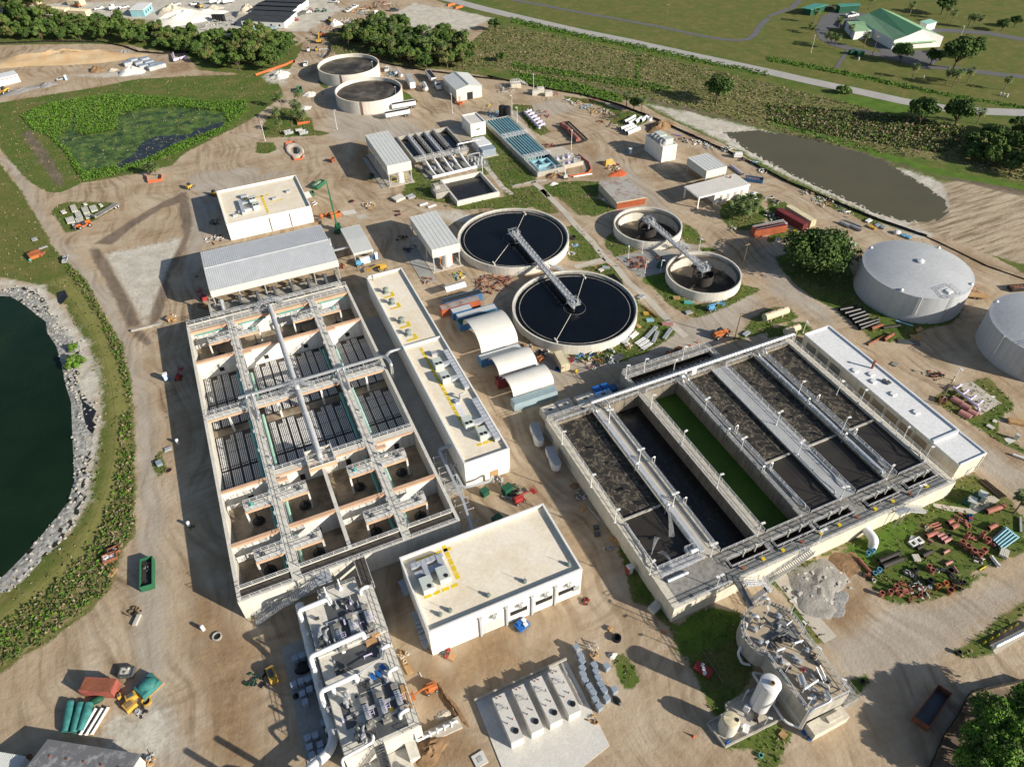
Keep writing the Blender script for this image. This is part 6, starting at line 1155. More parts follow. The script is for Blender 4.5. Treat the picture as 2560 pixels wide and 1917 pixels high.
def mk_loader(mt):
 t=thing('wheel_loader','wheel loader','loader');m=M();m.rbox(-1.2,0,.9,2.8,1.7,1.0);m.rbox(1.0,0,.8,1.8,1.3,.6);m.tube([(1.0,-.6,1.5),(3.0,-.6,.7)],.15,4);m.tube([(1.0,.6,1.5),(3.0,.6,.7)],.15,4);m.obj('body',X[mt],t)
 m=M();m.rbox(-.2,0,1.7,1.3,1.4,1.3,0,None,.9);m.obj('cab',X['glass'],t);m=M();m.box(2.8,3.0,-1.3,1.3,.2,1.1);m.box(3,3.7,-1.3,1.3,.2,.32);m.obj('bucket',X['steel_dk'],t);wheels(t,(-1.5,1.3),1.05,.7,.5);return t
def mk_excavator(mt):
 t=thing('excavator','excavator','excavator');
 for s in(-1,1):m=M();m.rbox(0,s*1.05,.05,3.6,.55,.75,0,None,.95);m.obj('track',X['rubber'],t)
 m=M();m.rbox(-.4,0,.9,3.0,2.4,.9);m.rbox(-1.3,0,1.7,1.2,2.3,.4);m.obj('house',X[mt],t);m=M();m.rbox(.6,.75,1.7,1.3,.9,1.2,0,None,.9);m.obj('cab',X['glass'],t)
 m=M();m.tube([(.9,0,1.6),(2.8,0,4.0),(4.6,0,3.6)],.25,4);m.tube([(4.5,0,3.8),(5.2,0,1.2)],.2,4);m.obj('boom',X[mt],t);m=M();m.rbox(5.1,0,.5,.9,.9,.8,0,None,.7);m.obj('bucket',X['steel_dk'],t);return t
def mk_lift(mt):
 t=thing('boom_lift','boom lift','lift');m=M();m.rbox(0,0,.45,2.4,1.7,.4);m.rbox(-.3,0,.9,1.9,1.3,.8,0,None,.9);m.obj('chassis',X[mt],t)
 m=M();m.tube([(-.9,.1,1.7),(1.6,.1,1.9),(3.2,.1,1.4)],.17,4);m.tube([(-.9,-.2,1.4),(1.2,-.2,1.6)],.15,4);m.obj('boom',X[mt],t)
 m=M();m.rbox(3.9,.1,.9,1.0,1.6,.08);m.rail([(3.4,-.7,.95),(4.4,-.7,.95),(4.4,.9,.95),(3.4,.9,.95),(3.4,-.7,.95)],1.0,1,.035);m.obj('basket',X[mt],t);wheels(t,(-.85,.85),.85,.42,.32);return t
def mk_utv(mt):
 t=thing('utility_cart','utility cart','cart');m=M();m.rbox(0,0,.4,2.8,1.4,.5);m.rbox(1.0,0,.9,.8,1.3,.2);m.obj('body',X[mt],t);m=M();m.rbox(.1,0,1.75,1.5,1.35,.07)
 for a in(-.6,.8):
  for s in(-.6,.6):m.tube([(a,s,.8),(a,s,1.78)],.04,4)
 m.obj('canopy',X['dark'],t);wheels(t,(-.9,.9),.62,.32,.25);return t
def mk_dump_trailer():
 t=thing('dump_trailer','dump trailer','trailer');m=M();L,W=11.0,2.5
 m.box(-L/2,L/2,-W/2,-W/2+.12,1.2,3.0);m.box(-L/2,L/2,W/2-.12,W/2,1.2,3.0);m.box(-L/2,-L/2+.12,-W/2+.12,W/2-.12,1.2,2.9);m.box(L/2-.12,L/2,-W/2+.12,W/2-.12,1.2,2.9);m.box(-L/2,L/2,-W/2+.12,W/2-.12,1.15,1.3)
 for i in range(16):
  x=-L/2+.35+i*(L-.7)/15;m.box(x-.07,x+.07,-W/2-.06,-W/2,1.2,3.0);m.box(x-.07,x+.07,W/2,W/2+.06,1.2,3.0)
 m.obj('body',X['pipe_white'],t);m=M();m.box(-L/2+.13,L/2-.13,-W/2+.13,W/2-.13,1.35,2.85);m.obj('load',X['dark'],t)
 wheels(t,(3.3,4.5),1.0,.5,.5);m=M();m.box(-4,-3.8,-.9,-.7,0,1.2);m.box(-4,-3.8,.7,.9,0,1.2);m.obj('landing_leg',X['steel_dk'],t);return t
def mk_tractor(mt):
 t=thing('lorry_cab','lorry cab','lorry');m=M();m.rbox(0,0,.7,6.0,2.0,.4);m.rbox(2.2,0,1.0,1.6,1.9,1.1,0,None,.95);m.rbox(.6,0,1.0,1.8,2.3,1.9,0,None,.95);m.obj('body',X[mt],t);m=M();m.rbox(1.53,0,1.9,.06,2.0,.8);m.obj('windscreen',X['glass'],t);wheels(t,(-2.2,-1.1,2.2),1.0,.5,.4);return t
def mk_tanker(mt):
 t=thing('tank_trailer','tank trailer','trailer');m=M();m.cyl(0,0,-4.6,4.6,1.1,20);m.v=[(vz,vx,2.1+vy)for vx,vy,vz in m.v];m.obj('tank',X[mt],t,smooth=True);m=M()
 for x in(-2.5,0,2.5):m.cyl(x,0,3.15,3.4,.3,10)
 m.box(-4,4,-.4,.4,3.12,3.2);m.obj('manways',X['galv'],t);wheels(t,(3,4.1),1.0,.5,.5);return t
def mk_cargo(mt):
 t=thing('cargo_trailer','cargo trailer','trailer');m=M();W=1.1;pts=[(-2.9,-W),(2.5,-W),(3.2,-.5),(3.2,.5),(2.5,W),(-2.9,W)];m.prism(pts,.5,2.5);m.obj('body',X[mt],t);m=M();m.prism([(x*1.005,y*1.01)for x,y in pts],2.5,2.58);m.obj('roof',X['walk_grey'],t)
 for x in(-1.5,0,1.5):pass
 m=M();m.box(-.6,.5,-W-.03,-W,.9,2.2);m.obj('door',X['galv'],t);m=M();m.tube([(3.1,-.4,.5),(4.3,0,.5),(3.1,.4,.5)],.06,5);m.obj('drawbar',X['steel_dk'],t);wheels(t,(-.9,-.1),W-.05,.34,.2);return t
def mk_skid(mt):
 t=thing('skid_steer','skid steer','loader');m=M();m.rbox(-.3,0,.45,2.2,1.3,.8);m.rbox(-1.0,0,1.2,.9,1.3,.4);m.tube([(-1.2,-.75,1.5),(.6,-.75,1.4),(1.5,-.75,.5)],.1,4);m.tube([(-1.2,.75,1.5),(.6,.75,1.4),(1.5,.75,.5)],.1,4);m.obj('body',X[mt],t)
 m=M();m.rbox(-.1,0,1.2,1.1,1.0,.95,0,None,.92);m.obj('cab',X['glass'],t);m=M();m.box(1.4,1.9,-.85,.85,.1,.6);m.obj('bucket',X['steel_dk'],t);wheels(t,(-.8,.5),.8,.4,.32);return t
def put(proto,k,xy,to,label,group=None,scale=None,cat=None):
 q=g(k,*xy);a=ang(k,xy,to)if isinstance(to,tuple)else to
 o=place(proto,(q[0],q[1],0),a,label,group,scale,cat);return o
PK=mk_pickup('white');PKG=mk_pickup('walk_grey');SUV=mk_pickup('steel_dk',False)
TH=mk_telehandler('orange_bright');TH2=mk_telehandler('orange');WL=mk_loader('machine_yellow');EX=mk_excavator('machine_yellow');EXO=mk_excavator('orange')
LB=mk_lift('blue_lt');LO=mk_lift('orange');LR=mk_lift('red');UT=mk_utv('red');UTG=mk_utv('green_dk');DT=mk_dump_trailer();LC=mk_tractor('white');TK=mk_tanker('pipe_white');CT=mk_cargo('white');SK=mk_skid('machine_yellow');SKW=mk_skid('white')
put(TH,'01',(735,300),(640,330),'orange telehandler with black wheels beside the stacked white slabs')
put(TH2,'21',(1790,1245),(1870,1215),'orange telehandler on the sandy road by the wooden pole')
put(TH2,'21',(1400,1405),(1350,1425),'dull orange telehandler in shade behind the aeration tank flume')
put(LO,'13',(1510,985),(1400,1040),'orange and yellow boom lift on bare earth beside the pump deck',scale=.95)
put(LR,'01',(1765,930),(1720,860),'salmon red boom lift at the left end of the ribbed canopy')
put(LR,'01',(1545,1610),(1560,1570),'small red lift in the shade left of the peach beamed basin',scale=.8)
put(LB,'11',(895,630),(1000,600),'blue boom lift in front of the small canopy');put(LB,'21',(1715,1015),(1770,1000),'blue boom lift on grass at the foot of the drained clarifier')
put(mk_lift('machine_yellow'),'11',(1090,670),(960,700),'yellow boom lift with orange panel by the end of the long tan roof',scale=1.15)
put(mk_excavator('white'),'20',(460,1535),(440,1450),'white and red mini excavator digging beside the blue basin',scale=.62);put(EX,'10',(545,370),(560,310),'yellow excavator parked on the road by the palm thicket',scale=1.0)
put(EXO,'10',(575,315),(570,260),'orange excavator behind the yellow one on the north road',scale=.9);put(WL,'00',(40,805),(-20,830),'yellow wheel loader at the left edge by the rubble strip');put(WL,'10',(640,195),(600,170),'yellow wheel loader next to white bulk bags on the north road')
put(WL,'00',(1720,70),(1690,60),'yellow wheel loader near the white sand heap');put(SK,'00',(1640,1625),(1680,1600),'yellow skid steer beside the grey gravel yard');put(SK,'01',(1850,30),(1800,20),'yellow skid steer at the left wall of the north building')
put(SK,'10',(525,440),(520,410),'yellow skid steer standing in front of the excavators');put(SKW,'10',(455,445),(460,410),'white loader beside the yellow skid steer on the north road');put(PK,'10',(430,565),(440,500),'white pickup driving past the rear sludge tank')
put(PK,'10',(680,28),(640,25),'white pickup parked alone on the pale yard at the top');put(PK,'10',(850,72),(820,85),'white pickup behind another one near the junk row');put(PK,'10',(800,102),(770,115),'white pickup in front of its twin near the junk row')
put(SUV,'10',(395,130),(360,140),'grey estate car parked beside the black roofed trailers');put(PK,'10',(440,118),(400,125),'white pickup behind the grey estate car');put(SUV,'10',(1195,100),(1225,100),'dark car at the edge of the white sand pad')
for i,(x,y)in enumerate(((470,100),(530,105),(592,103))):put(UTG if i else UT,'10',(x,y),(x-20,y+5),f'{ORD[i]} from the left of three utility carts behind the parked cars','utility carts')
for i,(x,y)in enumerate(((285,172),(320,175),(355,178))):put(UT,'10',(x,y),(x,y+20),f'{ORD[i]} from the left of three red carts outside the trailers','utility carts')
put(PK,'10',(1130,610),(1125,640),'white service truck behind the front sludge tank');put(PK,'00',(25,95),(60,100),'white pickup at the far left edge');put(PK,'00',(860,85),(830,90),'white pickup near the beige containers');put(PK,'00',(1075,75),(1100,70),'white pickup between the lorry and the light blue building')
put(PK,'00',(1520,50),(1550,45),'white pickup on the road behind the white sand heap');put(PK,'00',(1685,45),(1710,40),'white pickup near the cement lorries');put(mk_loader('orange'),'00',(670,65),(640,60),'orange loader among the beige containers')
put(LC,'00',(985,85),(930,100),'white lorry by the light blue building',scale=1.1)
for i,x in enumerate((1860,1905,1975)):put(TK if i!=1 else LC,'00',(x,35),(x-30,40),f'{ORD[i]} of three white cement lorries on the north yard','cement lorries',.75)
put(DT,'10',(1275,938),(1380,920),'silver dump trailer with black load, the one nearer the sludge tank');put(DT,'10',(1222,1012),(1330,992),'silver dump trailer with black load, the one out on the road')
put(DT,'10',(1510,690),(1470,640),'silver dump trailer coupled to the white lorry cab');put(LC,'10',(1568,765),(1590,800),'white lorry cab in front of the press building');put(TK,'10',(1462,775),(1435,720),'silver tank trailer beside the box trailer',scale=.8)
t=thing('box_trailer','long silver box trailer with grey top near the press building','trailer');m=M();m.rbox(0,0,1.1,11.5,2.6,2.7);m.obj('body',X['pipe_white'],t);m=M();m.rbox(0,0,3.8,11.3,2.4,.08);m.obj('top_cover',X['walk_grey'],t);wheels(t,(3.6,4.8),1.0,.5,.5);put(t,'10',(1335,745),(1280,650),'long silver box trailer with grey top near the press building')
for i,(x,y)in enumerate(((1200,640),(1245,660))):put(TK,'10',(x,y),(x-30,y-30),f'silver tank {("farther","nearer")[i]} one of a pair behind the front sludge tank',scale=.6)
put(CT,'22',(215,470),(235,530),'white cargo trailer parked nearer the beige tank, left of the aeration tank');put(CT,'22',(355,675),(380,740),'white cargo trailer with grey roof, the lower of the pair by the aeration tank')
put(mk_pickup('steel_dk'),'11',(1300,510),(1270,490),'small grey trailer on the road in the canopy shadow',scale=.6);put(UTG,'10',(1000,1540),(1020,1510),'small cart in the shadow left of the yellow piped canopy');put(PKG,'01',(570,590),(580,560),'grey truck parked on the bend of the left road',scale=.75);put(PKG,'00',(530,692),(560,685),'small grey truck beside a blue toilet cabin')
def mk_lamp(h,two=True):
 t=thing('lamp_post','lamp post','lamp post');m=M();m.tube([(0,0,0),(0,0,h)],[.11,.08],7);m.cyl(0,0,0,.25,.22,8);m.obj('pole',X['white'],t)
 m=M();m.rbox(.45,0,h-.02,.9,.42,.16);m.obj('lamp_head',X['white'],t)
 if two:m=M();m.rbox(-.55,0,h-.02,.7,.42,.16);m.obj('lamp_head',X['white'],t)
 return t
LP2,LP1,LPT=mk_lamp(4.3),mk_lamp(4.3,False),mk_lamp(8.2,False)
runs=[('on the left wall of the aeration tank','22',((1185,1640),(885,1195),(680,890),(430,520)),5,LP1),('along the first walkway of the aeration tank','22',((1710,1485),(1385,1050),(1095,670),(835,330)),5,LP2),('along the wall left of the green lane','22',((2110,1310),(1765,890),(1465,520),(1195,205)),5,LP1),('along the wall right of the green lane','22',((1970,575),(1660,235)),5,LP2),('along the wide grey walkway of the aeration tank','32',((620,995),(255,605),(70,350)),5,LP2),('along the last walkway of the aeration tank','32',((1015,820),(640,400),(260,90)),5,LP1),('beside the white roofed building','32',((1345,655),(1150,490),(790,165),(590,90)),5,LP1),('on the front edge of the aeration tank','32',((430,1365),(1270,980)),5,LP2),('on the flume behind the aeration tank','k',((1175,555),(1415,470),(1800,490),(1920,310)),5,LP1)]
for where,k,pts,z,pr_ in runs:
 for i,(x,y)in enumerate(pts):
  q=g(k,x,y,z);place(pr_,(q[0],q[1],z),random.uniform(-.3,.3),f'{ORD[i]} lamp post from the front {where}' if len(pts)<5 else f'{ORD[i]} lamp post {where}','lamp posts of the aeration tank')
q=g('23',1760,110,5);place(LP2,(q[0],q[1],5),0,'lamp post at the bottom corner of the aeration tank','lamp posts of the aeration tank')
for i,(x,y)in enumerate(((505,690),(785,465),(1140,370),(1270,655),(1470,985),(1790,1390),(1345,1620),(1060,1165),(790,875))):
 q=g('i',x,y,7);place(LP1,(q[0],q[1],7),.8+i*.3,f'{ORD[i]} lamp post clockwise from the left on the headworks deck','lamp posts of the headworks',.85)
for k,x,y,lab in(('10',700,1115,'tall lamp post on the road below the front sludge tank'),('10',1695,975,'tall lamp post on the road below the press building'),('20',185,800,'tall lamp post in front of the silt fence'),('20',0,985,'tall lamp post beside the lilac pipe manifold'),('21',1000,575,'lamp post at the path corner by the drained clarifiers'),('21',1120,530,'lamp post against the farther drained clarifier'),('21',1280,690,'lamp post by the green machine between the drained clarifiers'),('21',1145,700,'lamp post by the heap of red valves'),('21',1610,500,'lamp post at the foot of the small bridge stair'),('21',1660,700,'lamp post beside the nearer drained clarifier bridge'),('10',1955,1500,'lamp post on the path by the contact tank'),('10',80,1215,'lamp post left of the palm island'),('20',45,1090,'lamp post at the corner of the blue basin'),('20',510,1290,'lamp post among the pumps of the blue basin'),('32',590,90,'lamp post by the left wall of the white roof'),('31',300,1215,'lamp post beside the cream horizontal tank'),('32',1890,215,'lamp post at the lilac pipe yard'),('31',1600,1625,'lamp post by the rusty scrap near the cut off reservoir'),('30',370,455,'lamp post on the grass left of the green roofed hall'),('30',1640,375,'lamp post on the lawn right of the green roofed hall'),('j',610,780,'lamp post at the back of the silo bund'),('j',890,1110,'lamp post at the front of the silo bund')):
 z=5 if(k,x,y)==('32',590,90)else(.25 if k=='j' else 0);q=g(k,x,y,z);place(LPT if k in('10','20','30')else LP1,(q[0],q[1],z),random.uniform(0,6),lab,scale=.8 if k=='j' else None)
for k,x,y,h_,lab in(('21',1985,650,9,'wooden pole in the oak shade'),('21',1920,1265,9,'wooden pole beside the orange telehandler on the road'),('32',1475,180,10,'wooden pole by the lilac pipe yard'),('30',890,505,11,'wooden utility pole in front of the green roofed hall'),('20',1325,215,11,'tall pale pole in the field beyond the concrete road')):
 q=g(k,x,y);t=thing('utility_pole',lab,'pole',(q[0],q[1],0));m=M();m.tube([(q[0],q[1],0),(q[0],q[1],h_)],[.17,.11],8);m.obj('pole',X['palm_bark'],t);m=M();m.box(q[0]-.9,q[0]+.9,q[1]-.06,q[1]+.06,h_-.7,h_-.55);m.obj('crossarm',X['wood'],t)
def pipe(k,a,b,r,mt,label,cat='pipe',group=None,z0=0,flange=True,name='pipe'):
 A=g(k,*a,r+z0);B_=g(k,*b,r+z0);d=np.array([B_[0]-A[0],B_[1]-A[1],0]);L=np.linalg.norm(d);d/=L;m=M();m.tube([(*A,r+z0),(*B_,r+z0)],r,14,0,caps=False);m.tube([(A[0]+d[0]*.25,A[1]+d[1]*.25,r+z0),(B_[0]-d[0]*.25,B_[1]-d[1]*.25,r+z0)],r*.86,12,1)
 if flange and r>.25:
  for q,s in((A,1),(B_,-1)):m.tube([(q[0],q[1],r+z0),(q[0]+s*d[0]*.14,q[1]+s*d[1]*.14,r+z0)],r*1.13,14,0,caps=False);
 return m.obj(name,[X[mt],X['dark']],label=label,cat=cat,group=group)
def ring(k,x,y,r,h_,mt,label,cat='pipe fitting',taper=1.0,group=None,name='pipe_fitting'):
 q=g(k,x,y,h_);m=M();R2=r*taper;m.lathe(q[0],q[1],[(r*1.15,0),(r*1.15,.12),(r,.12),(R2,h_-.12),(R2*1.16,h_-.12),(R2*1.16,h_),(R2*.86,h_),(r*.86,.1)],18,0);m.lathe(q[0],q[1],[(.02,h_*.35),(R2*.84,h_*.35)],14,1)
 return m.obj(name,[X[mt],X['dark']],label=label,cat=cat,group=group,smooth=True)
def pile(k,x,y,rx,ry,h_,mt,label,a=0,cat='pile',name='heap',n=22):
 q=g(k,x,y);m=M();R=9;vs=[(0,0,h_)];ph=random.uniform(0,9);c,s=cos(a),sin(a)
 for j in range(1,R+1):
  for i in range(n):
   u=2*pi*i/n;f=j/R;w_=1+.13*sin(3*u+ph)+.09*sin(5*u+2*ph);X_,Y_=rx*f*w_*cos(u),ry*f*w_*sin(u);hh=h_*max(0,(1-f**1.25))*(1+.22*sin(4*u+j+ph))+(.10*h_*random.uniform(-1,1)if j<R else 0)
   vs.append((X_*c-Y_*s,X_*s+Y_*c,hh if j<R else-.15))
 fs=[(0,1+i,1+(i+1)%n)for i in range(n)]+[(1+(j-1)*n+i,1+j*n+i,1+j*n+(i+1)%n,1+(j-1)*n+(i+1)%n)for j in range(1,R)for i in range(n)]
 m.add([(q[0]+vx,q[1]+vy,vz)for vx,vy,vz in vs],fs);return m.obj(name,X[mt],label=label,cat=cat,smooth=True)
def stack(k,x,y,l,w_,h_,a,mt,label,cat='stack',n=4,base=True,name='timber_stack'):
 q=g(k,x,y);c,s=cos(a),sin(a);t=thing(name,label,cat,(q[0],q[1],0),a)
 if base:
  m=M()
  for o_ in(-.4,0,.4):m.rbox(q[0]+o_*l*c,q[1]+o_*l*s,0,.14,w_,.13,a)
  m.obj('bearers',X['wood'],t)
 m=M();lay=max(1,int(round(h_/.22)))
 for j in range(lay):
  for i in range(n):
   o_=(i-(n-1)/2)*w_/n;m.rbox(q[0]-o_*s+random.uniform(-.1,.1)*c,q[1]+o_*c,.13+j*.22,l*random.uniform(.93,1),w_/n*.9,.2,a+random.uniform(-.015,.015))
 m.obj('boards',X[mt],t);return t
def skip(k,x,y,a,L,W,H_,mt,fill,label,cat='skip',name='skip_container'):
 q=g(k,x,y);c,s=cos(a),sin(a);t=thing(name,label,cat,(q[0],q[1],0),a);m=M()
 def rb(dx,dy,z,l,w_,h_,mi=None):m.rbox(q[0]+dx*c-dy*s,q[1]+dx*s+dy*c,z,l,w_,h_,a,mi)
 rb(0,W/2-.06,.15,L,.12,H_-.15);rb(0,-W/2+.06,.15,L,.12,H_-.15);rb(L/2-.06,0,.15,.12,W-.25,H_-.15);rb(-L/2+.06,0,.15,.12,W-.25,H_-.15);rb(0,0,.1,L-.2,W-.2,.12)
 for i in range(int(L/.7)):o_=-L/2+.35+i*.7;rb(o_,W/2+.03,.2,.12,.08,H_-.25);rb(o_,-W/2-.03,.2,.12,.08,H_-.25)
 m.obj('body',X[mt],t);m=M();m.mi=0;rb(0,0,.24,L-.26,W-.26,H_*.45)
 for i in range(int(L*3)):b=len(m.v);m.rbox(0,0,0,random.uniform(.3,.9),random.uniform(.15,.5),random.uniform(.1,.3),random.uniform(0,3));dx,dy=random.uniform(-.4,.4)*L,random.uniform(-.36,.36)*W;m.xf(b,q[0]+dx*c-dy*s,q[1]+dx*s+dy*c,0,H_*.45+random.uniform(.05,.3));m.m[-6:]=[random.randint(0,1)]*6
 m.obj('contents',[X[fill],X['concrete_old'],X['white_dirty']],t);return t
def scrap(k,x,y,R,n,mts,label,cat='scrap pile',h_=.5):
 q=g(k,x,y);t=thing('scrap_pile',label,cat,(q[0],q[1],0))
 for j,mt in enumerate(mts):
  m=M()
  for i in range(n):
   u=random.uniform(0,2*pi);rr=R*sqrt(random.random());px,py=q[0]+rr*cos(u),q[1]+rr*sin(u);a=random.uniform(0,3.1);z=random.uniform(0,h_)*(1-rr/R*.7);ty=random.random()
   if ty<.45:l=random.uniform(.5,R*.9);m.tube([(px-l/2*cos(a),py-l/2*sin(a),z+.1),(px+l/2*cos(a),py+l/2*sin(a),z+.1+random.uniform(0,.3))],random.uniform(.06,.16),6)
   elif ty<.8:m.rbox(px,py,max(0,z-.15),random.uniform(.3,1.1),random.uniform(.2,.7),random.uniform(.12,.5),a)
   else:b=len(m.v);r_=random.uniform(.2,.42);m.lathe(px,py,[(r_,z),(r_,z+r_),(r_*.75,z+r_),(r_*.75,z)],10)
  m.obj('scrap_heap',X[mt],t)
 return t
def potty(k,x,y,mt,label):
 q=g(k,x,y);t=thing('toilet_cabin',label,'toilet cabin',(q[0],q[1],0));m=M();m.rbox(q[0],q[1],0,1.2,1.2,2.05);m.obj('cabin',X[mt],t);m=M();m.rbox(q[0],q[1],2.05,1.26,1.26,.28,0,None,.8);m.obj('roof',X['white'],t);m=M();m.box(q[0]-.4,q[0]+.4,q[1]-.63,q[1]-.6,.15,1.95);m.obj('door',X['white'],t);return t
for a in(('01',1440,1620,'blue','blue toilet cabin with white roof in the left basin shadow edge'),('11',1040,575,'blue','blue toilet cabin at the corner of the small canopy'),('20',1015,1325,'blue_lt','blue and red toilet cabin left of the tall cooling house'),('22',1010,1620,'red','red and blue toilet cabin at the wall of the aeration tank'),('00',575,690,'blue_lt','blue toilet cabin on the sand by the small grey truck')):potty(*a)
def cone(k,x,y,label):
 q=g(k,x,y);t=thing('traffic_cone',label,'traffic cone',(q[0],q[1],0));m=M();m.lathe(q[0],q[1],[(.22,.05),(.05,.8)],10,cap=(0,1));m.obj('cone',X['orange_bright'],t);m=M();m.rbox(q[0],q[1],0,.5,.5,.06);m.obj('base',X['orange_bright'],t)
for a in(('23',1305,490,'red cone in the sun below the aeration tank corner'),('23',1565,1390,'red cone standing alone left of the silo bund'),('21',1600,1300,'orange cone beside the orange telehandler'),('21',1540,1325,'orange cone nearest the aeration tank flume'),('21',835,630,'orange cone at the path bend between clarifiers'),('21',722,655,'orange cone on grass by the front clarifier'),('21',925,590,'orange cone at the red valve slab'),('21',1780,965,'orange cone next to the blue lift'),('21',1558,1040,'orange cone beside the green panel'),('01',1495,1065,'orange marker on bare earth by the ribbed canopy')):cone(*a)
def rx(v):return v
for k,x,y,lab in(('02',1535,510,'white capped standpipe at the top of the weedy patch'),('02',1632,1220,'white capped standpipe beside the basin shadow edge'),('03',1755,470,'white capped standpipe next to a round manhole')):
 q=g(k,x,y);m=M();m.cyl(q[0],q[1],0,1.3,.38,14);m.sphere((q[0],q[1],1.3),.38,12,None,(1,1,.6));m.obj('standpipe',X['white'],label=lab,cat='standpipe',smooth=True)
ring('03',1870,525,.8,.35,'concrete','round concrete manhole ring on the sand','manhole',name='manhole');ring('02',1452,740,.75,.2,'soil','brown manhole cover on the weedy patch','manhole',name='manhole')
q=g('02',1377,690);m=M();m.rbox(q[0],q[1],0,1.2,1.5,.7,.2);m.rbox(q[0],q[1],.7,1.3,1.6,.06,.2);m.obj('utility_box',X['cage_grey'],label='pale blue box on the weedy patch left of the basin',cat='box')
q=g('02',1450,562);m=M();m.rbox(q[0],q[1],0,1.7,1.2,.25,.1);m.rbox(q[0],q[1],.25,1.4,.9,.1,.1);m.obj('utility_box',X['galv'],label='flat grey chamber lid at the top of the weedy patch',cat='lid')
skip('02',990,1448,.2,2.3,1.7,1.0,'rust','black_hdpe','rusty crate with black contents at the berm foot');skip('02',955,1505,.1,2.8,1.9,1.0,'rust','white','rusty crate with a white sheet inside at the berm foot');stack('02',975,1630,2.2,.9,.2,.9,'wood','pale wooden board lying above the green skip','board',2,False)
skip('03',1285,10,1.5,7.2,2.5,1.9,'green','black_iron','long green skip full of dark debris on the left road');skip('03',1105,850,-.35,2.6,1.9,1.1,'steel_dk','white_dirty','dark skip with white debris beside the red container')
container('faded red container with stained roof on the left sand yard',*g('03',838,942,2.6),ang('03',(710,935),(965,950)),6.1,'container_red',roof='rust')
q=g('03',1275,955,.8);t=thing('covered_load','green tarpaulin covered load on a timber base right of the red container','covered load',(q[0],q[1],0));m=M();m.rbox(q[0],q[1],0,4.2,3.2,.25,.55);m.obj('timber_base',X['wood'],t);m=M();m.rbox(q[0],q[1],.25,3.9,2.9,1.2,.55,None,.92);m.sphere((q[0],q[1],1.3),1.6,12,None,(1.05,.85,.5));m.obj('tarpaulin',X['teal_tarp'],t,smooth=True)
for i,(a,b)in enumerate((((610,1100),(560,1350)),((700,1110),(630,1355)),((770,1110),(690,1340)))):
 A_,B_=g('03',*a,.6),g('03',*b,.6);m=M();m.tube([(*A_,.65),((A_[0]+B_[0])/2+.2,(A_[1]+B_[1])/2,.8),(*B_,.6)],[.75,.85,.6],9);m.obj('tarp_roll',X['teal_tarp'],label=f'{("left","middle","right")[i]} of three long green tarpaulin covered bundles',cat='covered load',group='tarpaulin bundles',smooth=True)
q=g('03',840,1085);m=M();m.sphere((q[0],q[1],.4),.9,10,None,(1.5,.8,.7));m.obj('tarp_bundle',X['green_dk'],label='crumpled green tarp at the head of the white pipes',cat='tarp',smooth=True)
for i,(a,b)in enumerate((((825,1150),(690,1375)),((880,1148),(740,1378)),((930,1140),(790,1372)))):pipe('03',a,b,.26,'white',f'{("left","middle","right")[i]} of three white pipes on timber by the tarpaulin bundles',group='white pipes on timber',z0=.2)
A_,B_=g('03',950,1140),g('03',800,1385);m=M();m.tube([(*A_,.15),(*B_,.15)],.14,4);m.obj('timber_beam',X['wood'],label='long timber beam beside the three white pipes',cat='beam')
for k,x,y,l,w_,h_,a,mt,lab in(('03',1145,1062,1.9,1.2,1.1,.2,'machine_yellow','yellow engine set with blue can between container and tarp load'),('03',1040,1055,.7,.9,.8,.2,'machine_yellow','small yellow box at the corner of the red container'),('03',1130,1135,2.0,1.9,.9,.5,'machine_yellow','large pale yellow bin with brown lid on the sand'),('13',148,880,1.4,3.0,1.5,.12,'machine_yellow','yellow generator trailer left of the pump deck slab')):
 q=g(k,x,y);t=thing('yellow_machine',lab,'machine',(q[0],q[1],0),a);m=M();m.rbox(q[0],q[1],.15,l,w_,h_,a,None,.94);m.obj('casing',X[mt],t);m=M();m.rbox(q[0],q[1],.15+h_,l*.6,w_*.55,.12,a);m.obj('lid',X['soil']if 'lid' in lab else X['steel_dk'],t)
ring('03',1258,1085,.75,.5,'machine_yellow','yellow coil beside the yellow engine set','coil');scrap('03',1225,1170,1.2,5,['black_iron','galv'],'wheels and pump parts on a pallet by the yellow bin');scrap('13',50,885,1.6,6,['black_hdpe'],'black hoses spilling from the yellow generator');scrap('03',2175,915,1.5,5,['black_iron','green_dk'],'dark pump and green hose in the basin shadow')
scrap('03',1150,330,1.4,5,['black_iron','soil'],'black scrap heap at the muddy puddle');stack('03',1185,395,2.4,.8,.4,1.1,'white_dirty','pale boards on a small frame trailer by the puddle','boards',3)
for i,(x,y,w_,l)in enumerate(((640,150,1.9,5.6),(680,205,1.9,5),(740,165,2,5),(765,215,2,3.4),(810,150,2.2,4.6),(610,250,2.6,4.6),(690,250,2.4,4),(650,295,1.6,3.4),(550,180,1.5,2.4),(872,122,1,2.4),(738,112,1.1,1.6))):stack('01',x,y,l if i<8 else w_,w_ if i<8 else l,.55,ang('01',(600,120),(640,210))if i<8 else.3,'white_dirty',f'{ORD[i]} stack of white slabs on the grass island, counted from the back','slab stack',5,False,'slab_stack')
t=thing('flatbed_trailer','grey flatbed trailer beside the white slab stacks','trailer');m=M();m.rbox(0,0,.9,11,2.4,.25);m.rbox(-5.2,0,1.1,.6,2.4,.7);
for i in range(18):m.rbox(-5.2+i*.6,0,1.15,.5,2.35,.05)
m.obj('deck',X['concrete_old'],t);wheels(t,(3.4,4.6),.95,.48,.4,rim='white');put(t,'01',(920,180),(1040,110),'grey flatbed trailer beside the white slab stacks')
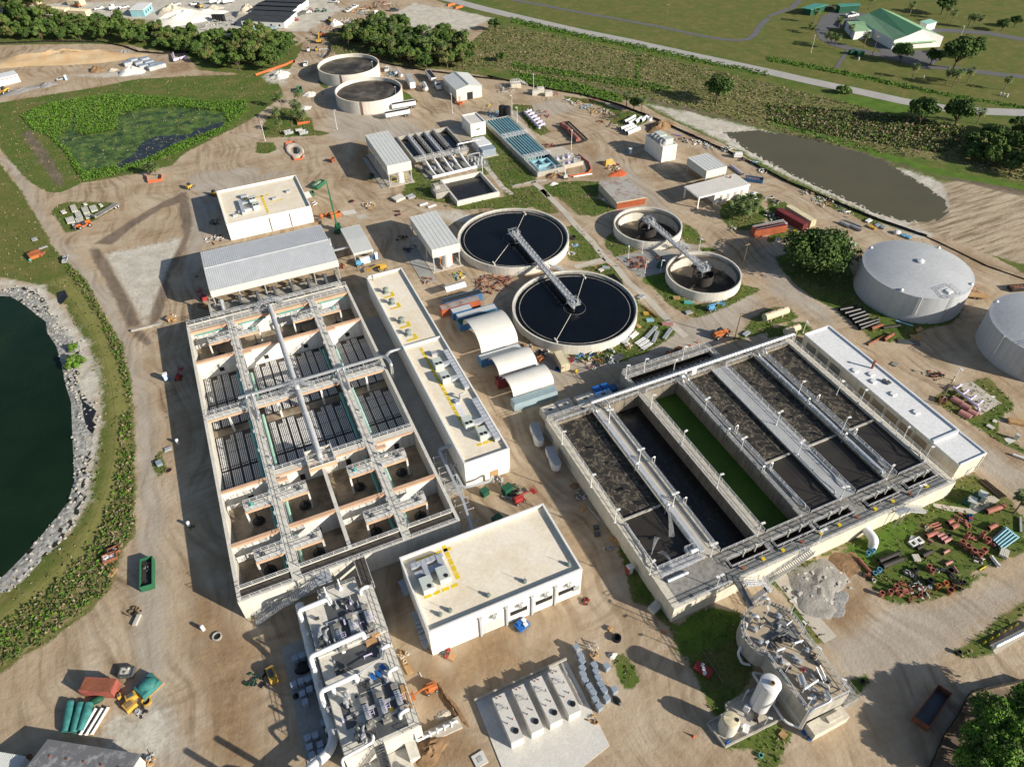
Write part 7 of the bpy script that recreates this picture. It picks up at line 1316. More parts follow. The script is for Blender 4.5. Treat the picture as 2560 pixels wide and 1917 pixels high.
t=thing('flatbed_trailer','flatbed equipment trailer behind the domed reservoir','trailer');m=M();m.rbox(0,0,.7,7,2.3,.25);m.obj('deck',X['wood'],t);wheels(t,(-.5,.7),1.05,.4,.3);put(t,'31',(1785,908),(1850,915),'flatbed equipment trailer behind the domed reservoir')
q=g('01',310,560);t=thing('feed_hopper','orange hopper machine with green hose on the left berm','hopper',(q[0],q[1],0));m=M();m.rbox(q[0],q[1],.3,3.2,3.0,1.1,.3,None,1.15);m.obj('hopper',X['orange'],t);m=M();m.rbox(q[0]+2.1,q[1]-.2,.4,.9,2.6,.7,-.5);m.rbox(q[0],q[1]+1.6,.4,3.0,.9,1.2,.3);m.obj('arm',X['rust'],t);m=M();m.sphere((q[0]-1.6,q[1]-1.6,.3),.5,8);m.obj('green_bag',X['teal'],t)
for k,x,y,l,w_,lab in(('01',355,490,4.2,.9,'grey frame lying behind the orange hopper'),('01',298,412,1.7,2.2,'grey metal sheet on the berm grass'),('11',640,40,1,1,'')):
 if lab:stack(k,x,y,l,w_,.3,.3,'galv',lab,'frame',3)
A_,B_=g('01',1135,1205),g('01',1400,1140);m=M();m.tube([(*A_,.35),(*B_,.35)],.42,4);m.obj('headwall',X['concrete'],label='low concrete headwall across the dry swale',cat='wall')
pile('01',1770,990,3.6,1.4,.8,'soil','curved ridge of brown soil by the salmon lift',-.9);ring('01',1828,1060,.7,1.2,'black_iron','black pipe riser at the soil ridge','pipe');q=g('01',1470,1105);m=M();m.rbox(q[0],q[1],.1,2,1.5,1.0,.5);m.cyl(q[0]+1,q[1]-.8,0,.9,.8,14);m.obj('spool',X['wood'],label='wooden spool and yellow roller on bare earth',cat='spool');ring('01',1500,1062,.5,.4,'white_dirty','white bucket by the wooden spool','bucket')
scrap('01',1850,410,3.0,9,['white_dirty','galv','rust'],'rebar cages and boards left of the ribbed canopy');scrap('01',1740,700,2.6,6,['galv','steel_dk'],'grey frames in shade left of the ribbed canopy');scrap('01',1870,260,2.2,7,['black_iron','steel_dk'],'dark scrap in the shadow of the north building')
for i,(x,y)in enumerate(((1110,565),(1150,540),(1205,560),(1250,530),(1290,555),(1330,575),(1390,580),(1240,590),(1320,600))):q=g('00',x,y);m=M();m.rbox(q[0],q[1],0,4.4,3.4,1.7,.3);m.rbox(q[0],q[1],1.7,4.2,3.2,.1,.3,1);m.obj('trench_box',[X['galv'],X['crate_top']],label='silver grey trench box in the group behind the pale sand pile',cat='trench box',group='trench boxes')
pile('00',1135,625,7,5,2.6,'sandwhite','pale sand pile with a little green on top');pile('00',835,610,4,3.4,2.2,'soil','weedy brown soil pile near the sand pile');pile('00',970,610,2.6,2,1,'sandpile','small tan rubble pile between two larger piles');pile('00',410,735,4.5,3.5,1.2,'gravelgrey','grey gravel pile on the sand edge');pile('00',180,785,11,3.6,.9,'gravelgrey','long low strip of broken rubble by the yellow loader',.3);pile('00',1075,470,5,4,2,'gravelgrey','small dark soil mound by the black fence')
q0,q1=g('00',60,530),g('00',960,470);pile('00',520,520,46,9,4.6,'soil','long orange soil embankment in the sand yard',atan2(q1[1]-q0[1],q1[0]-q0[0])).data.materials[0]=mat('orange_soil',(.46,.30,.15),.95,var=.25,sc=.2,col2=(.52,.42,.28),bump=.8,bsc=1)
m=M()
for a in([(1490,455),(1505,520),(1600,490),(1630,510)],[(1505,500),(1560,510)]):m.tube([(*g('00',x,y,1.2),1.2)for x,y in a],.35,8)
m.obj('purple_pipe',X['lilac'],label='lilac pipe frame at the edge of the wood',cat='pipework')
t=thing('site_office','white site cabin with red stripe and blue sign at the left edge','cabin',(*g('00',50,680),0));q=g('00',55,660,3);m=M();m.rbox(q[0]-3,q[1],0,15,7,3.4,.28);m.obj('cabin',X['white'],t);m=M();m.rbox(q[0]-3,q[1],3.4,15.2,7.2,.2,.28);m.obj('roof',X['pipe_white'],t);m=M();m.rbox(q[0]-3,q[1],2.6,15.06,7.06,.3,.28);m.obj('stripe',X['red'],t)
t=thing('field_office','light blue building with white roof by the north road','building',(*g('00',1200,80),0));q=g('00',1215,70,3);m=M();m.rbox(q[0],q[1],0,13.5,8,3.6,1.15);m.obj('wall',X['blue_pipe'],t);m=M();m.rbox(q[0],q[1],3.6,14,8.5,.3,1.15);m.obj('roof',X['white'],t)
for i,d in enumerate((-3.5,0,3.5)):m=M();m.rbox(q[0]+d*cos(1.15)+4.02*sin(1.15),q[1]+d*sin(1.15)-4.02*cos(1.15),1.2,1.2,.1,1.2,1.15);m.obj('window',X['glass'],t)
for lab,x,y,L_,n in(('long beige container behind the wood',250,10,20,'container_beige'),('beige container with vents beside the long tan one',505,90,13,'container_beige'),('tan container in front of the parked pickups',685,105,13,'container_beige'),('beige container next to the orange bin at the top',655,15,9,'container_beige'),('row of pale containers along the top left edge',120,-10,26,'container_beige')):
 q=g('00',x,y,2);container(lab,q[0],q[1],-.65 if x>300 else-.6,min(L_,12.2),n,H=3.2,W=5)
pile('00',1600,175,24,9,5.0,'sandwhite','big heap of bright white sand behind the wood',.1);pile('00',1480,110,10,6,4,'sandpile','tan sand heap beside the bright white one');pile('00',2150,130,9,7,5,'sandpile','tall tan heap by the black roofed trailers');pile('00',1840,80,6,4,2,'sandpile','small tan heap near the cement lorries')
for i,x in enumerate((1840,1868,1893,1915)):ring('00',x,130,1.3,3.4,'black_hdpe',f'{ORD[i]} from the left of four black pipe sections by the sand','pipe section')
scrap('00',1870,200,5,12,['galv','white_dirty'],'white frames stacked between wood and yard',h_=1.2);scrap('00',1760,235,5,10,['white_dirty','galv'],'pale pipes and panels at the wood edge',h_=1.2);scrap('00',1980,205,5,10,['galv','black_iron'],'silver and black frames near the trailers',h_=1.2);scrap('00',1370,110,4,8,['galv'],'silver scrap beside the light blue building',h_=1.5)
for i,(x0_,y0_,L_)in enumerate(((85,165,26),(140,120,26),(150,80,26),(195,45,25),(255,10,25))):
 q=g('10',x0_,y0_,3.5);t=thing('office_trailer',f'{ORD[i]} black roofed white office trailer counted from the front','trailer',(q[0],q[1],0),0,'office trailers');a=-.60;m=M();m.rbox(q[0],q[1],.3,L_,9.5,3.3,a);m.obj('wall',X['white'],t);m=M();m.rbox(q[0],q[1],3.6,L_+.4,10,.25,a);m.obj('roof',X['roof_black'],t)
 for j in range(5):
  d=-L_/2+3+j*5;m=M();m.rbox(q[0]+d*cos(a)+4.78*sin(a),q[1]+d*sin(a)-4.78*cos(a),1.3,1.0,.08,1.0,a);m.obj('window',X['glass'],t)
 m=M();m.rbox(q[0]+(L_/2+.02)*cos(a),q[1]+(L_/2+.02)*sin(a),.4,.06,1.1,2.1,a);m.obj('door',X['walk_grey'],t)
container('pale blue container below the black roofed office trailers',*g('10',75,235,2.6),-.25,12.19,'container_ltblue');container('white storage box at the wood side of the office trailers',*g('00',2130,240,2.6),.6,6.1,'white')
scrap('10',900,95,5.5,12,['orange','machine_yellow','white_dirty'],'orange and yellow equipment row beside the white sand pad',h_=1.6);scrap('10',980,75,5,12,['rust','green','orange'],'red and green equipment at the end of the row',h_=1.5);scrap('10',1090,40,6,12,['rust','red','white_dirty'],'rusty equipment at the far end of the row',h_=1.5);scrap('10',790,180,5,8,['galv','white_dirty'],'silver frames next to the palm thicket',h_=1.2);scrap('10',940,120,4,8,['white_dirty','blue_lt'],'white and blue bins by the palm thicket',h_=1.2)
pile('10',685,215,4,3.4,2.6,'sandwhite','white bulk bags beside the yellow loader',cat='bulk bags');skip('10',700,275,.2,4,2.4,1.4,'black_hdpe','dark','black bin in front of the white bulk bags');scrap('10',625,250,4,9,['galv','orange'],'grey machines standing in front of the palm thicket',h_=1.6);scrap('10',585,440,3.2,9,['white_dirty','galv'],'white scrap along the road edge',h_=.9);scrap('10',575,490,3.2,8,['galv','steel_dk'],'grey scrap by the rear sludge tank',h_=.8);scrap('10',620,385,2,4,['teal'],'teal bin at the palm thicket edge',h_=1)
pile('10',215,660,5,4,2.4,'sandwhite','white powder pile near the orange mesh fence',.3);skip('10',378,790,1.4,4.4,2.4,1.7,'green','soil','green skip with brown soil by the rubble heap');pile('10',462,820,3.4,3,1.3,'sandwhite','white broken rubble right of the green skip');pile('10',430,935,2.8,2.2,.8,'sandwhite','white rubble beside the palm island')
for x,lab in((282,'left'),(410,'right')):skip('10',x,1155,.1,3.6,2.2,1.3,'galv','white_dirty',f'{lab} of two grey skips at the foot of the palm island')
stack('10',370,1125,3,1.4,.5,.1,'white_dirty','white boards between the two grey skips','boards');skip('10',545,1610,.75,5.4,2.4,1.6,'green','white_dirty','green skip heaped with pale debris right of the north building');skip('11',485,25,1.5,2.4,1.6,1.2,'green','dark','small green bin beside the north building')
t=thing('excavation','sandy pit ringed by orange mesh with a dark trench inside','pit',(*g('10',335,1310),0));q=g('10',335,1300);m=M();m.lathe(q[0],q[1],[(5.6,-.1),(5.0,.55),(3.6,.6),(2.6,.15)],26);m.v=[(q[0]+(vx-q[0])*.62,q[1]+(vy-q[1])*1.35,vz)for vx,vy,vz in m.v];m.obj('spoil_bank',X['sandpile'],t,smooth=True);m=M();m.rbox(q[0]+.3,q[1]-.6,.16,1.4,6.2,.05,-.15);m.obj('trench',X['dark'],t);m=M();m.rbox(q[0]+1.2,q[1]-6.2,0,3,1.4,.4,.1);m.obj('lid',X['concrete'],t)
def fence(k,pts,h_,mt,label,name='silt_fence',sp=3.0,z=0):
 P_=[g(k,x,y)for x,y in pts];t=thing(name,label,'fence',(*P_[0],0));m=M()
 for a,b in zip(P_[:-1],P_[1:]):
  L_=hypot(b[0]-a[0],b[1]-a[1]);n=max(1,int(L_/2));an=atan2(b[1]-a[1],b[0]-a[0])
  for i in range(n):
   u=(i+.5)/n;m.rbox(a[0]+(b[0]-a[0])*u,a[1]+(b[1]-a[1])*u,-.1,L_/n+.05,.05,h_*random.uniform(.85,1.05),an+random.uniform(-.02,.02))
 m.obj('mesh_panel',X[mt],t);m=M()
 for a,b in zip(P_[:-1],P_[1:]):
  L_=hypot(b[0]-a[0],b[1]-a[1]);n=max(1,int(L_/sp))
  for i in range(n):u=i/n;m.tube([(a[0]+(b[0]-a[0])*u,a[1]+(b[1]-a[1])*u,0),(a[0]+(b[0]-a[0])*u,a[1]+(b[1]-a[1])*u,h_+.15)],.04,4)
 o=m.obj('stakes',X['wood'],t);o['kind']='stuff';return t
fence('F',[(1052,166),(1110,179),(1160,190),(1260,207),(1330,226),(1400,252),(1500,297),(1600,342),(1700,394),(1820,445),(1880,470),(1930,488),(2000,512)],1.0,'silt','black silt fence running past the east pond')
fence('F',[(2000,512),(2060,540),(2130,575),(2230,610)],.5,'silt','low black silt fence continuing behind the reservoirs');fence('00',[(-60,385),(0,382),(400,365),(880,370),(1080,410),(1200,455),(1400,470),(1650,455)],1.1,'silt','black silt fence below the north wood')
fence('10',[(640,385),(650,440),(625,480),(595,505)],1.0,'silt','short black fence beside the rear sludge tank');fence('10',[(1060,540),(1200,572),(1500,622),(1650,640),(1900,672),(2208,705)],1.0,'silt','black silt fence below the palm thicket');fence('10',[(0,655),(100,620),(250,570),(335,530),(340,545)],1.1,'fence_orange','orange mesh fence below the north wood','mesh_fence')
fence('33',[(2208,915),(2000,965),(1730,1025),(1690,1090),(1640,1200),(1500,1400),(1380,1680)],1.6,'silt','dark screened fence in the lower right corner','screen_fence');fence('20',[(570,1340),(620,1380),(660,1410),(680,1470),(660,1500),(560,1520),(500,1525)],.9,'fence_orange','orange mesh round the dig at the blue basin','mesh_fence')
fence('10',[(260,1240),(320,1225),(380,1260),(410,1330),(400,1375),(330,1385),(300,1330),(255,1290),(260,1240)],.7,'fence_orange','orange mesh round the sandy pit','mesh_fence');fence('00',[(1270,1520),(1280,1580),(1400,1560),(1400,1510)],1.2,'fence_orange','orange mesh round the palms by the detention pond','mesh_fence')
fence('10',[(345,1020),(360,1080),(465,1060)],1.1,'fence_orange','orange mesh at the foot of the palm island','mesh_fence');fence('10',[(1690,830),(1720,900),(1760,910),(1800,880)],.8,'fence_orange','orange mesh at the corner of the press building','mesh_fence')
for i,(a,b,r,mt,lab)in enumerate((((1710,520),(1940,440),.6,'oxide','longest flanged red pipe, beside the transformer slab'),((1740,740),(1840,690),.5,'oxide','thick red pipe left of the light blue pipe stack'),((1200,670),(1270,635),.55,'oxide','short thick red pipe, left of a pair by small fittings'),((1250,730),(1330,690),.55,'oxide','short thick red pipe, lower of a pair by small fittings'),((980,690),(1080,660),.2,'oxide','uppermost of three thin red pipes on the grass'),((995,722),(1115,682),.2,'oxide','middle of three thin red pipes on the grass'),((1020,755),(1125,722),.15,'oxide','lowest and thinnest of three thin red pipes'),((920,845),(1070,785),.5,'oxide','long red pipe below the three thin ones'),((1060,845),(1150,810),.4,'oxide_pink','top of three short pink pipes side by side'),((1105,885),(1185,845),.4,'oxide_pink','middle of three short pink pipes side by side'),((1150,920),(1245,870),.4,'oxide_pink','bottom of three short pink pipes side by side'),((945,880),(1010,925),.25,'oxide_pink','pink pipe stub below the long red pipe'),((1145,1065),(1220,1020),.3,'oxide_pink','lone pink pipe on grey gravel patch'),((1170,1215),(1260,1170),.32,'oxide_pink','pink pipe by the wide black ring'),((1280,1230),(1345,1325),.2,'oxide_pink','thin pink pipe leaning past the wide black ring'),((30,1130),(190,1315),.34,'oxide','long red pipe nearest the gravel pile'),((300,1170),(570,1055),.5,'black_iron','upper of two long black pipes on bright grass'),((345,1240),(620,1130),.55,'black_iron','lower of two long black pipes on bright grass'),((800,1010),(880,960),.35,'black_iron','short black pipe below the white frames'),((870,1100),(1000,1035),.42,'black_iron','black pipe bend in the middle of the yard'),((1775,1105),(1880,1240),.36,'white','white pipe at the edge of the sandy drive'))):pipe('l',a,b,r,mt,lab,group='pipes stored on the grass')
for i in range(10):
 f=i/9;pipe('l',(1790+130*f,885+125*f),(1975+165*f,720+130*f),.17,'blue_pipe','light blue pipe in the parallel stack at the drive edge',group='light blue pipes',flange=False,z0=.15+(.3 if i%2 else 0))
A_,B_=g('l',2150,600),g('l',2157,800);m=M();m.tube([(*A_,.3),(*B_,.3)],.28,4);m.obj('trough',X['galv'],label='grey channel section behind the light blue pipes',cat='channel')
for x,y,r,h_,tp,mt,lab in((1490,800,.5,1.7,.75,'oxide','tall red tapered fitting, left of two in the pipe yard'),(1690,790,.5,1.7,.75,'oxide','tall red tapered fitting, right of two in the pipe yard'),(1410,905,.5,1.2,1,'oxide','upright red fitting, first along the row of rings'),(1485,960,.55,1.3,1,'oxide','upright red fitting, second along the row of rings'),(1565,1020,.55,1.3,1,'oxide','upright red fitting, third along the row of rings'),(1700,1010,.55,1.3,1,'oxide','upright red fitting right of the row of rings'),(1640,1075,.48,1.1,1,'oxide','upright red fitting at the lower end of the row'),(1745,875,.55,1.2,1,'oxide','upright red fitting touching the light blue pipes'),(1230,825,.42,.8,1,'black_iron','small dark ring above the pink pipes'),(970,1225,.42,1.1,1,'oxide','upper of two red fittings by the white valve'),(1015,1280,.46,1.0,1,'oxide','lower of two red fittings by the white valve'),(1250,1280,.68,1.1,1,'black_iron','widest black ring in the pipe yard'),(985,1410,.6,1.1,.8,'black_hdpe','glossy black elbow in the lower pipe yard'),(785,1270,.45,.8,1,'black_iron','dark ring alone on the grass'),(540,1490,.45,1.3,1,'oxide','back one of four red upright fittings by the drive'),(465,1560,.45,1.2,1,'oxide','left middle of four red upright fittings by the drive'),(590,1570,.45,1.2,1,'oxide','right middle of four red upright fittings by the drive'),(350,1580,.45,1.2,1,'oxide','leftmost of four red upright fittings by the drive'),(1250,1540,.55,1.2,1.1,'rust','large rusty ring at the drive edge'),(1100,1480,.42,1.3,.9,'orange','bright orange fitting with white end'),(1190,1450,.45,.8,1,'orange','low orange fitting behind the bright one'),(170,1050,.4,.9,1,'blue_lt','left of two blue valves behind the black pipes'),(235,1010,.4,.9,1,'blue_lt','right of two blue valves behind the black pipes'),(315,1270,.42,.8,1,'blue_lt','blue ring below the black pipes'),(255,1320,.4,.5,1,'blue_lt','blue flange lying beside the blue ring'),(240,1415,.35,.5,1,'white_dirty','white ring beside the gravel pile'),(1365,1435,.4,.6,1,'black_iron','black ring in the drive side scrap'),(1425,1440,.42,.7,1,'black_iron','black ring nearest the drive')):ring('l',x,y,r,h_,mt,lab,taper=tp,group='fittings stored on the grass')
for x,y,R,n,mts,lab in((1375,600,1.3,6,['oxide','oxide_pink'],'cluster of small red fittings below the concrete path'),(1465,690,1.0,6,['oxide'],'small red fittings right of the two thick pipes'),(1520,740,.9,5,['oxide'],'small red fittings in the middle row'),(1535,895,.8,5,['oxide'],'small red fittings between the upright rings'),(1800,965,.9,5,['oxide','black_iron'],'small dark fittings under the light blue pipes'),(1495,610,.8,5,['blue','red','black_iron'],'blue and red valve bundle on the grass'),(800,1500,1.3,7,['galv','black_iron'],'grey castings in the lower pipe yard'),(830,1580,1.6,8,['black_iron','white_dirty','rust'],'mixed castings and white ring by the drive'),(680,1600,1.4,6,['oxide','rust'],'red pump bodies by the drive'),(1600,1150,1.2,7,['black_iron','white_dirty'],'dark valve heap near the white pipe'),(810,1350,1.2,6,['black_iron'],'black castings in the middle of the yard'),(690,1350,1.0,5,['galv','black_iron'],'grey ring castings on dark grass'),(1320,1420,1.2,7,['black_iron'],'black iron heap near the drive'),(910,1540,1.2,6,['galv','oxide'],'silver and red castings by the drive'),(1100,1280,.9,5,['white_dirty'],'white valve casting on the grass'),(1330,1500,1.0,6,['black_iron','rust'],'rusty iron heap at the drive edge'),(130,1370,1.1,5,['rust','black_iron'],'rusty castings at the gravel pile edge'),(560,1450,1,5,['rust'],'rust flakes and plates by the red fittings'),(960,760,1.0,4,['wood','white_dirty'],'broken boards beside the thin red pipes')):scrap('l',x,y,R,n,mts,lab,h_=.45)
for x,y,lab in((745,945,'left'),(820,908,'right')):
 q=g('l',x,y);m=M();m.prism([(q[0]+dx,q[1]+dy)for dx,dy in((-.7,-.7),(.7,-.7),(.7,.7),(-.7,.7))],0,.01)
 m=M();
 for a in((-.75,-.45,-.75,.75),(.45,.75,-.75,.75),(-.45,.45,-.75,-.45),(-.45,.45,.45,.75)):m.box(q[0]+a[0],q[0]+a[1],q[1]+a[2],q[1]+a[3],0,.5)
 m.obj('square_frame',X['white'],label=f'{lab} of two white square frames in the pipe yard',cat='frame')
stack('l',785,1135,1.6,1.4,.5,1.2,'white_dirty','pallet of weathered boards beside the two black pipes','pallet',4);stack('l',1935,1080,2.2,1.6,.6,.5,'white_dirty','pallet of white boards near the white pipe','pallet',5);stack('l',740,885,1.6,1.2,.12,.5,'galv','grey sheet behind the white square frames','sheet',1,False)
pipe('l',(1620,1285),(1705,1235),.13,'yellow','yellow pipe marker at the edge of the yard',flange=False)
m=M()
for a,b in(((1630,110),(1920,330)),((1660,100),(1950,325)),((1690,95),(1975,320)),((1640,130),(1900,345))):A_,B_=g('l',*a,.2),g('l',*b,.2);m.tube([(*A_,.22),(*B_,.22)],.17,7)
m.obj('pole_stack',X['bark'],label='stack of dark timber poles near the transformers',cat='stack')
sheet('slab',ccw(P('l',[(1010,405),(1160,430),(1480,480),(1600,360),(1680,330),(1800,300),(1890,370),(1560,550),(1300,520),(1150,500),(1020,450)])),.05,X['slab'])
for x,y,lab in((1520,385,'left'),(1660,310,'right')):
 q=g('l',x,y,1);t=thing('transformer',f'{lab} of two pale green transformer cabinets on the slab','transformer',(q[0],q[1],0));m=M();m.rbox(q[0],q[1],.05,1.9,1.7,1.7,.5);m.obj('cabinet',X['hvac'],t);m=M();m.rbox(q[0]-.9,q[1]+.5,.1,1.0,1.6,1.3,.5);m.obj('fins',X['green_dk'],t)
t=thing('pipe_manifold','lilac pipe manifold on a slab right of the white roof','manifold',(*g('32',1720,110),0));m=M();A_,B_=g('32',1592,25,.9),g('32',1815,200,.9);m.tube([(*A_,.9),(*B_,.9)],.33,10);m.tube([(*B_,.9),(B_[0],B_[1]-.6,.1)],.33,10)
for f in(.1,.38,.66,.92):x,y=A_[0]+(B_[0]-A_[0])*f,A_[1]+(B_[1]-A_[1])*f;m.tube([(x,y,.9),(x+2.8,y+.6,.9),(x+2.8,y+.6,.1)],.22,8);m.cyl(x+1.5,y+.3,.9,1.9,.2,8)
m.obj('pipes',X['lilac'],t);sheet('slab',ccw(P('32',[(1640,0),(1760,-20),(2010,165),(1830,270)])),.05,X['slab'])
for i,(x,y,l)in enumerate(((1635,135,2.8),(1710,185,2.2),(1705,255,2.8),(1770,240,2.2))):
 q=g('32',x,y,.6);m=M();b=0;m.lathe(0,0,[(1.0,-l/2),(1.0,l/2)],12,a0=0,a1=pi,cap=(1,1));an=ang('32',(1580,110),(1700,175));m.v=[(q[0]+vz*cos(an)-vx*sin(an),q[1]+vz*sin(an)+vx*cos(an),.1+vy*.8)for vx,vy,vz in m.v];m.obj('pipe_cover',X['oxide_pink'],label=f'{ORD[i]} of four pink arched covers counted from the top',cat='cover',group='pink arched covers')
skip('32',1500,150,.6,2.2,1.6,1.0,'rust','rust','rusty hopper at the lilac pipe yard');stack('32',2140,335,4,1.8,.6,-.7,'wood','weathered timber stack at the right edge','timber stack',4);pipe('32',(2110,605),(2260,660),.32,'white','white pipe at the right edge above the palm');stack('32',1955,325,1.2,1.0,.2,.3,'white_dirty','pale lid on the grass strip','lid',1,False);stack('32',1915,372,1.2,1.8,.25,.2,'white_dirty','upright pale slab on the grass strip','slab',1,False)
q=g('32',2150,450,1);m=M();m.rbox(q[0],q[1],0,.7,.8,1.6,.5);m.obj('control_box',X['hvac'],label='pale green control box on its pad at the right edge',cat='cabinet');sheet('slab',ccw(P('32',[(2035,470),(2090,455),(2140,490),(2070,520)])),.05,X['slab_white'])
t=thing('gravel_pile','heap of crushed concrete and grey gravel below the aeration tank stair','pile',(*g('33',560,130),0));o=pile('33',430,100,8,5.4,.95,'gravelgrey','x',.5);q=g('33',430,100);
m=M();m.mi=0
o.parent=t;o.location=(o.location[0]-t.location[0],o.location[1]-t.location[1],o.location[2]);o.name='gravel';del o['label'];del o['category']
X['gravelpale']=mat('gravelpale',(.25,.235,.21),.95,var=.2,sc=.5,col2=(.42,.40,.365),bump=.8,bsc=2);o.data.materials[0]=X['gravelpale']
for i in range(34):
 u=random.uniform(0,6.3);rr=6.5*sqrt(random.random());m.rbox(q[0]+rr*cos(u)*1.1,q[1]+rr*sin(u)*.8,max(.02,1.0*(1-rr/6.8))-.1,random.uniform(.3,.9),random.uniform(.3,.7),random.uniform(.15,.35),u)
o2=m.obj('broken_slabs',X['white_dirty'],t);o2['kind']='stuff'
pile('33',560,230,4,3,.35,'gravelgrey','grey stone spill in front of the crushed concrete heap',.4);pile('32',640,1590,6,3,.3,'soil','tan sand heap behind the crushed concrete heap',.4)
q=[g('33',1235,1250,.2),g('33',1445,975,.2),g('33',1560,1050,.2),g('33',1370,1340,.2)];t=thing('steel_bin','rusty open sided steel bin in tree shade, lower right','bin',(*q[0],0));m=M()
for a,b in zip(q,q[1:]+q[:1]):m.rbox((a[0]+b[0])/2,(a[1]+b[1])/2,0,hypot(b[0]-a[0],b[1]-a[1]),.15,1.7,atan2(b[1]-a[1],b[0]-a[0]))
m.obj('side',X['rust'],t);m=M();m.prism([tuple(v)for v in q],.05,.2);m.obj('floor',X['steel_dk'],t)
t=thing('force_main','silver flanged pipe with yellow posts at the lower right edge','pipe',(*g('33',2050,560),0));A_,B_=g('33',1955,615,.9),g('33',2330,430,.9);m=M();m.bend([(A_[0],A_[1],-.2),(A_[0],A_[1],.9),(*B_,.9)],.42,.8,14)
m.obj('pipe',X['silver'],t,smooth=True);sheet('slab',ccw(P('33',[(1910,605),(2050,530),(2300,400),(2300,470),(1960,690)])),.05,X['slab'])
for i,(x,y)in enumerate(((1865,585),(1925,550),(1982,520),(2035,490),(2088,460),(2140,430))):q=g('33',x,y,.5);m=M();m.cyl(q[0],q[1],0,1.1,.13,9);m.sphere((q[0],q[1],1.1),.13,8);m.obj('bollard',X['yellow'],label=f'{ORD[i]} yellow bollard from the left beside the silver pipe',cat='bollard',group='yellow bollards')
ring('33',1655,660,.4,.8,'black_iron','dark riser on the worn mound by the silver pipe','riser');stack('33',125,1380,1.3,1.2,.25,.3,'wood','wooden pallet on grass below the headworks','pallet',5);scrap('33',370,1350,1.4,6,['blue','galv','white_dirty'],'blue hoses and rubble at the headworks corner');ring('33',820,910,.4,.5,'black_iron','black barrel beside the headworks platform','barrel');ring('23',2148,1550,.35,.5,'teal','teal ring on the grass at the bottom edge','ring');ring('23',905,535,.75,.7,'black_hdpe','open black manhole ring near the weeds','manhole',name='manhole')
t=thing('parts_cart','blue cart of bins parked at the pump building wall','cart',(*g('23',85,440),0));q=g('23',85,440);m=M();m.rbox(q[0],q[1],.3,2.6,2.0,.5,.3);m.rbox(q[0]-.5,q[1]+.3,.8,.9,.8,.6,.3);m.obj('bins',X['blue'],t);m=M();m.rbox(q[0]+.6,q[1]+.5,.8,.8,.7,.5,.3);m.rbox(q[0]+.6,q[1]-.4,.8,.8,.7,.4,.3);m.obj('boxes',X['white'],t)
for i,(x,y)in enumerate(((690,640),(740,610))):
 q=g('23',x,y);m=M();
 for s in(-.5,.5):m.tube([(q[0]-.6,q[1]+s,0),(q[0]-.4,q[1]+s*.6,1.1),(q[0]-.1,q[1]+s,0)],.07,5)
 m.tube([(q[0]-.4,q[1]-.7,1.1),(q[0]-.4,q[1]+.7,1.1)],.09,5);m.obj('trestle',X['white'],label=f'{("left","right")[i]} of two white trestles behind the crate block',cat='trestle')
skip('23',705,700,.15,1.5,1.0,.8,'wood','wood','open timber crate at the top of the crate block');scrap('23',690,1245,.9,10,['wood'],'pile of wooden offcuts on the white tank slab');pile('23',865,695,1,.7,.6,'sandwhite','small white stone pile by the weeds');stack('23',845,467,1.0,.7,.4,.2,'wood','small wooden box near the black manhole ring','box',2)
t=thing('work_skiff','red skiff full of white drums in the shaded grass','skiff',(*g('23',1645,825),0));q=g('23',1645,825);m=M();m.rbox(q[0],q[1],.1,1.7,3.0,.6,.5,None,1.1);m.obj('hull',X['red'],t);m=M()
for d in(-.8,-.1,.6):m.cyl(q[0]+d*.4,q[1]+d,.7,1.2,.33,10)
m.obj('drums',X['white'],t);A_,B_=g('23',1650,670),g('23',1815,930);m=M();m.tube([(*A_,.2),(*B_,.2)],.12,6);m.obj('fallen_pole',X['palm_bark'],label='long pole lying on the shaded grass',cat='pole');q=g('23',1225,295);m=M();m.rbox(q[0],q[1],0,2.2,1.6,1.3,.3);m.obj('pale_crate',X['white_dirty'],label='pale crate against the bottom corner of the aeration tank',cat='crate');scrap('23',640,225,.9,5,['red','black_iron'],'red tripod tool at the pump building corner')
for i in range(6):q=g('13',1375+13*i,345+38*i,1);m=M();m.rbox(q[0],q[1],.1,1.2,1.1,1.5);m.rbox(q[0],q[1],1.6,1.25,1.15,.05);m.obj('louvre_crate',X['cage_grey'],label=f'{ORD[i]} from the back in the crate row along the pump building',cat='crate',group='crates along the pump building')
for i,(x,y)in enumerate(((1265,70),(1290,130),(1465,580))):q=g('13',x,y,1);m=M();m.rbox(q[0],q[1],.1,1.4,1.7,1.0,.2);m.obj('duct_section',X['crate_top'],label=f'{("back","middle","front")[i]} grey duct section leaning by the pump building',cat='duct section')
stack('13',1300,775,1.2,4.2,.3,.12,'wood','row of wooden pallets beside the pump deck','pallet row',2,False);scrap('13',1290,690,1.4,7,['white_dirty','wood'],'white pipes and boards beside the pump deck');pipe('13',(1408,840),(1430,880),.1,'white','white pipe offcut near the orange and yellow lift',flange=False);scrap('13',1640,670,.9,4,['red','steel_dk'],'red hand tools at the pump building corner');stack('13',1690,710,1.4,1.4,.12,.7,'cardboard','sheet of cardboard on the muddy ground','sheet',1,False)
pile('13',1500,1500,3.4,2.6,1.3,'soil','churned brown soil heap at the pump deck foot',.3);pile('13',1690,1130,.9,5.0,.8,'soil','long soil ridge beside the white tank slab',.25);pile('13',1620,1200,1.8,.8,.3,'sandpile','small mound by the pipe manifold')
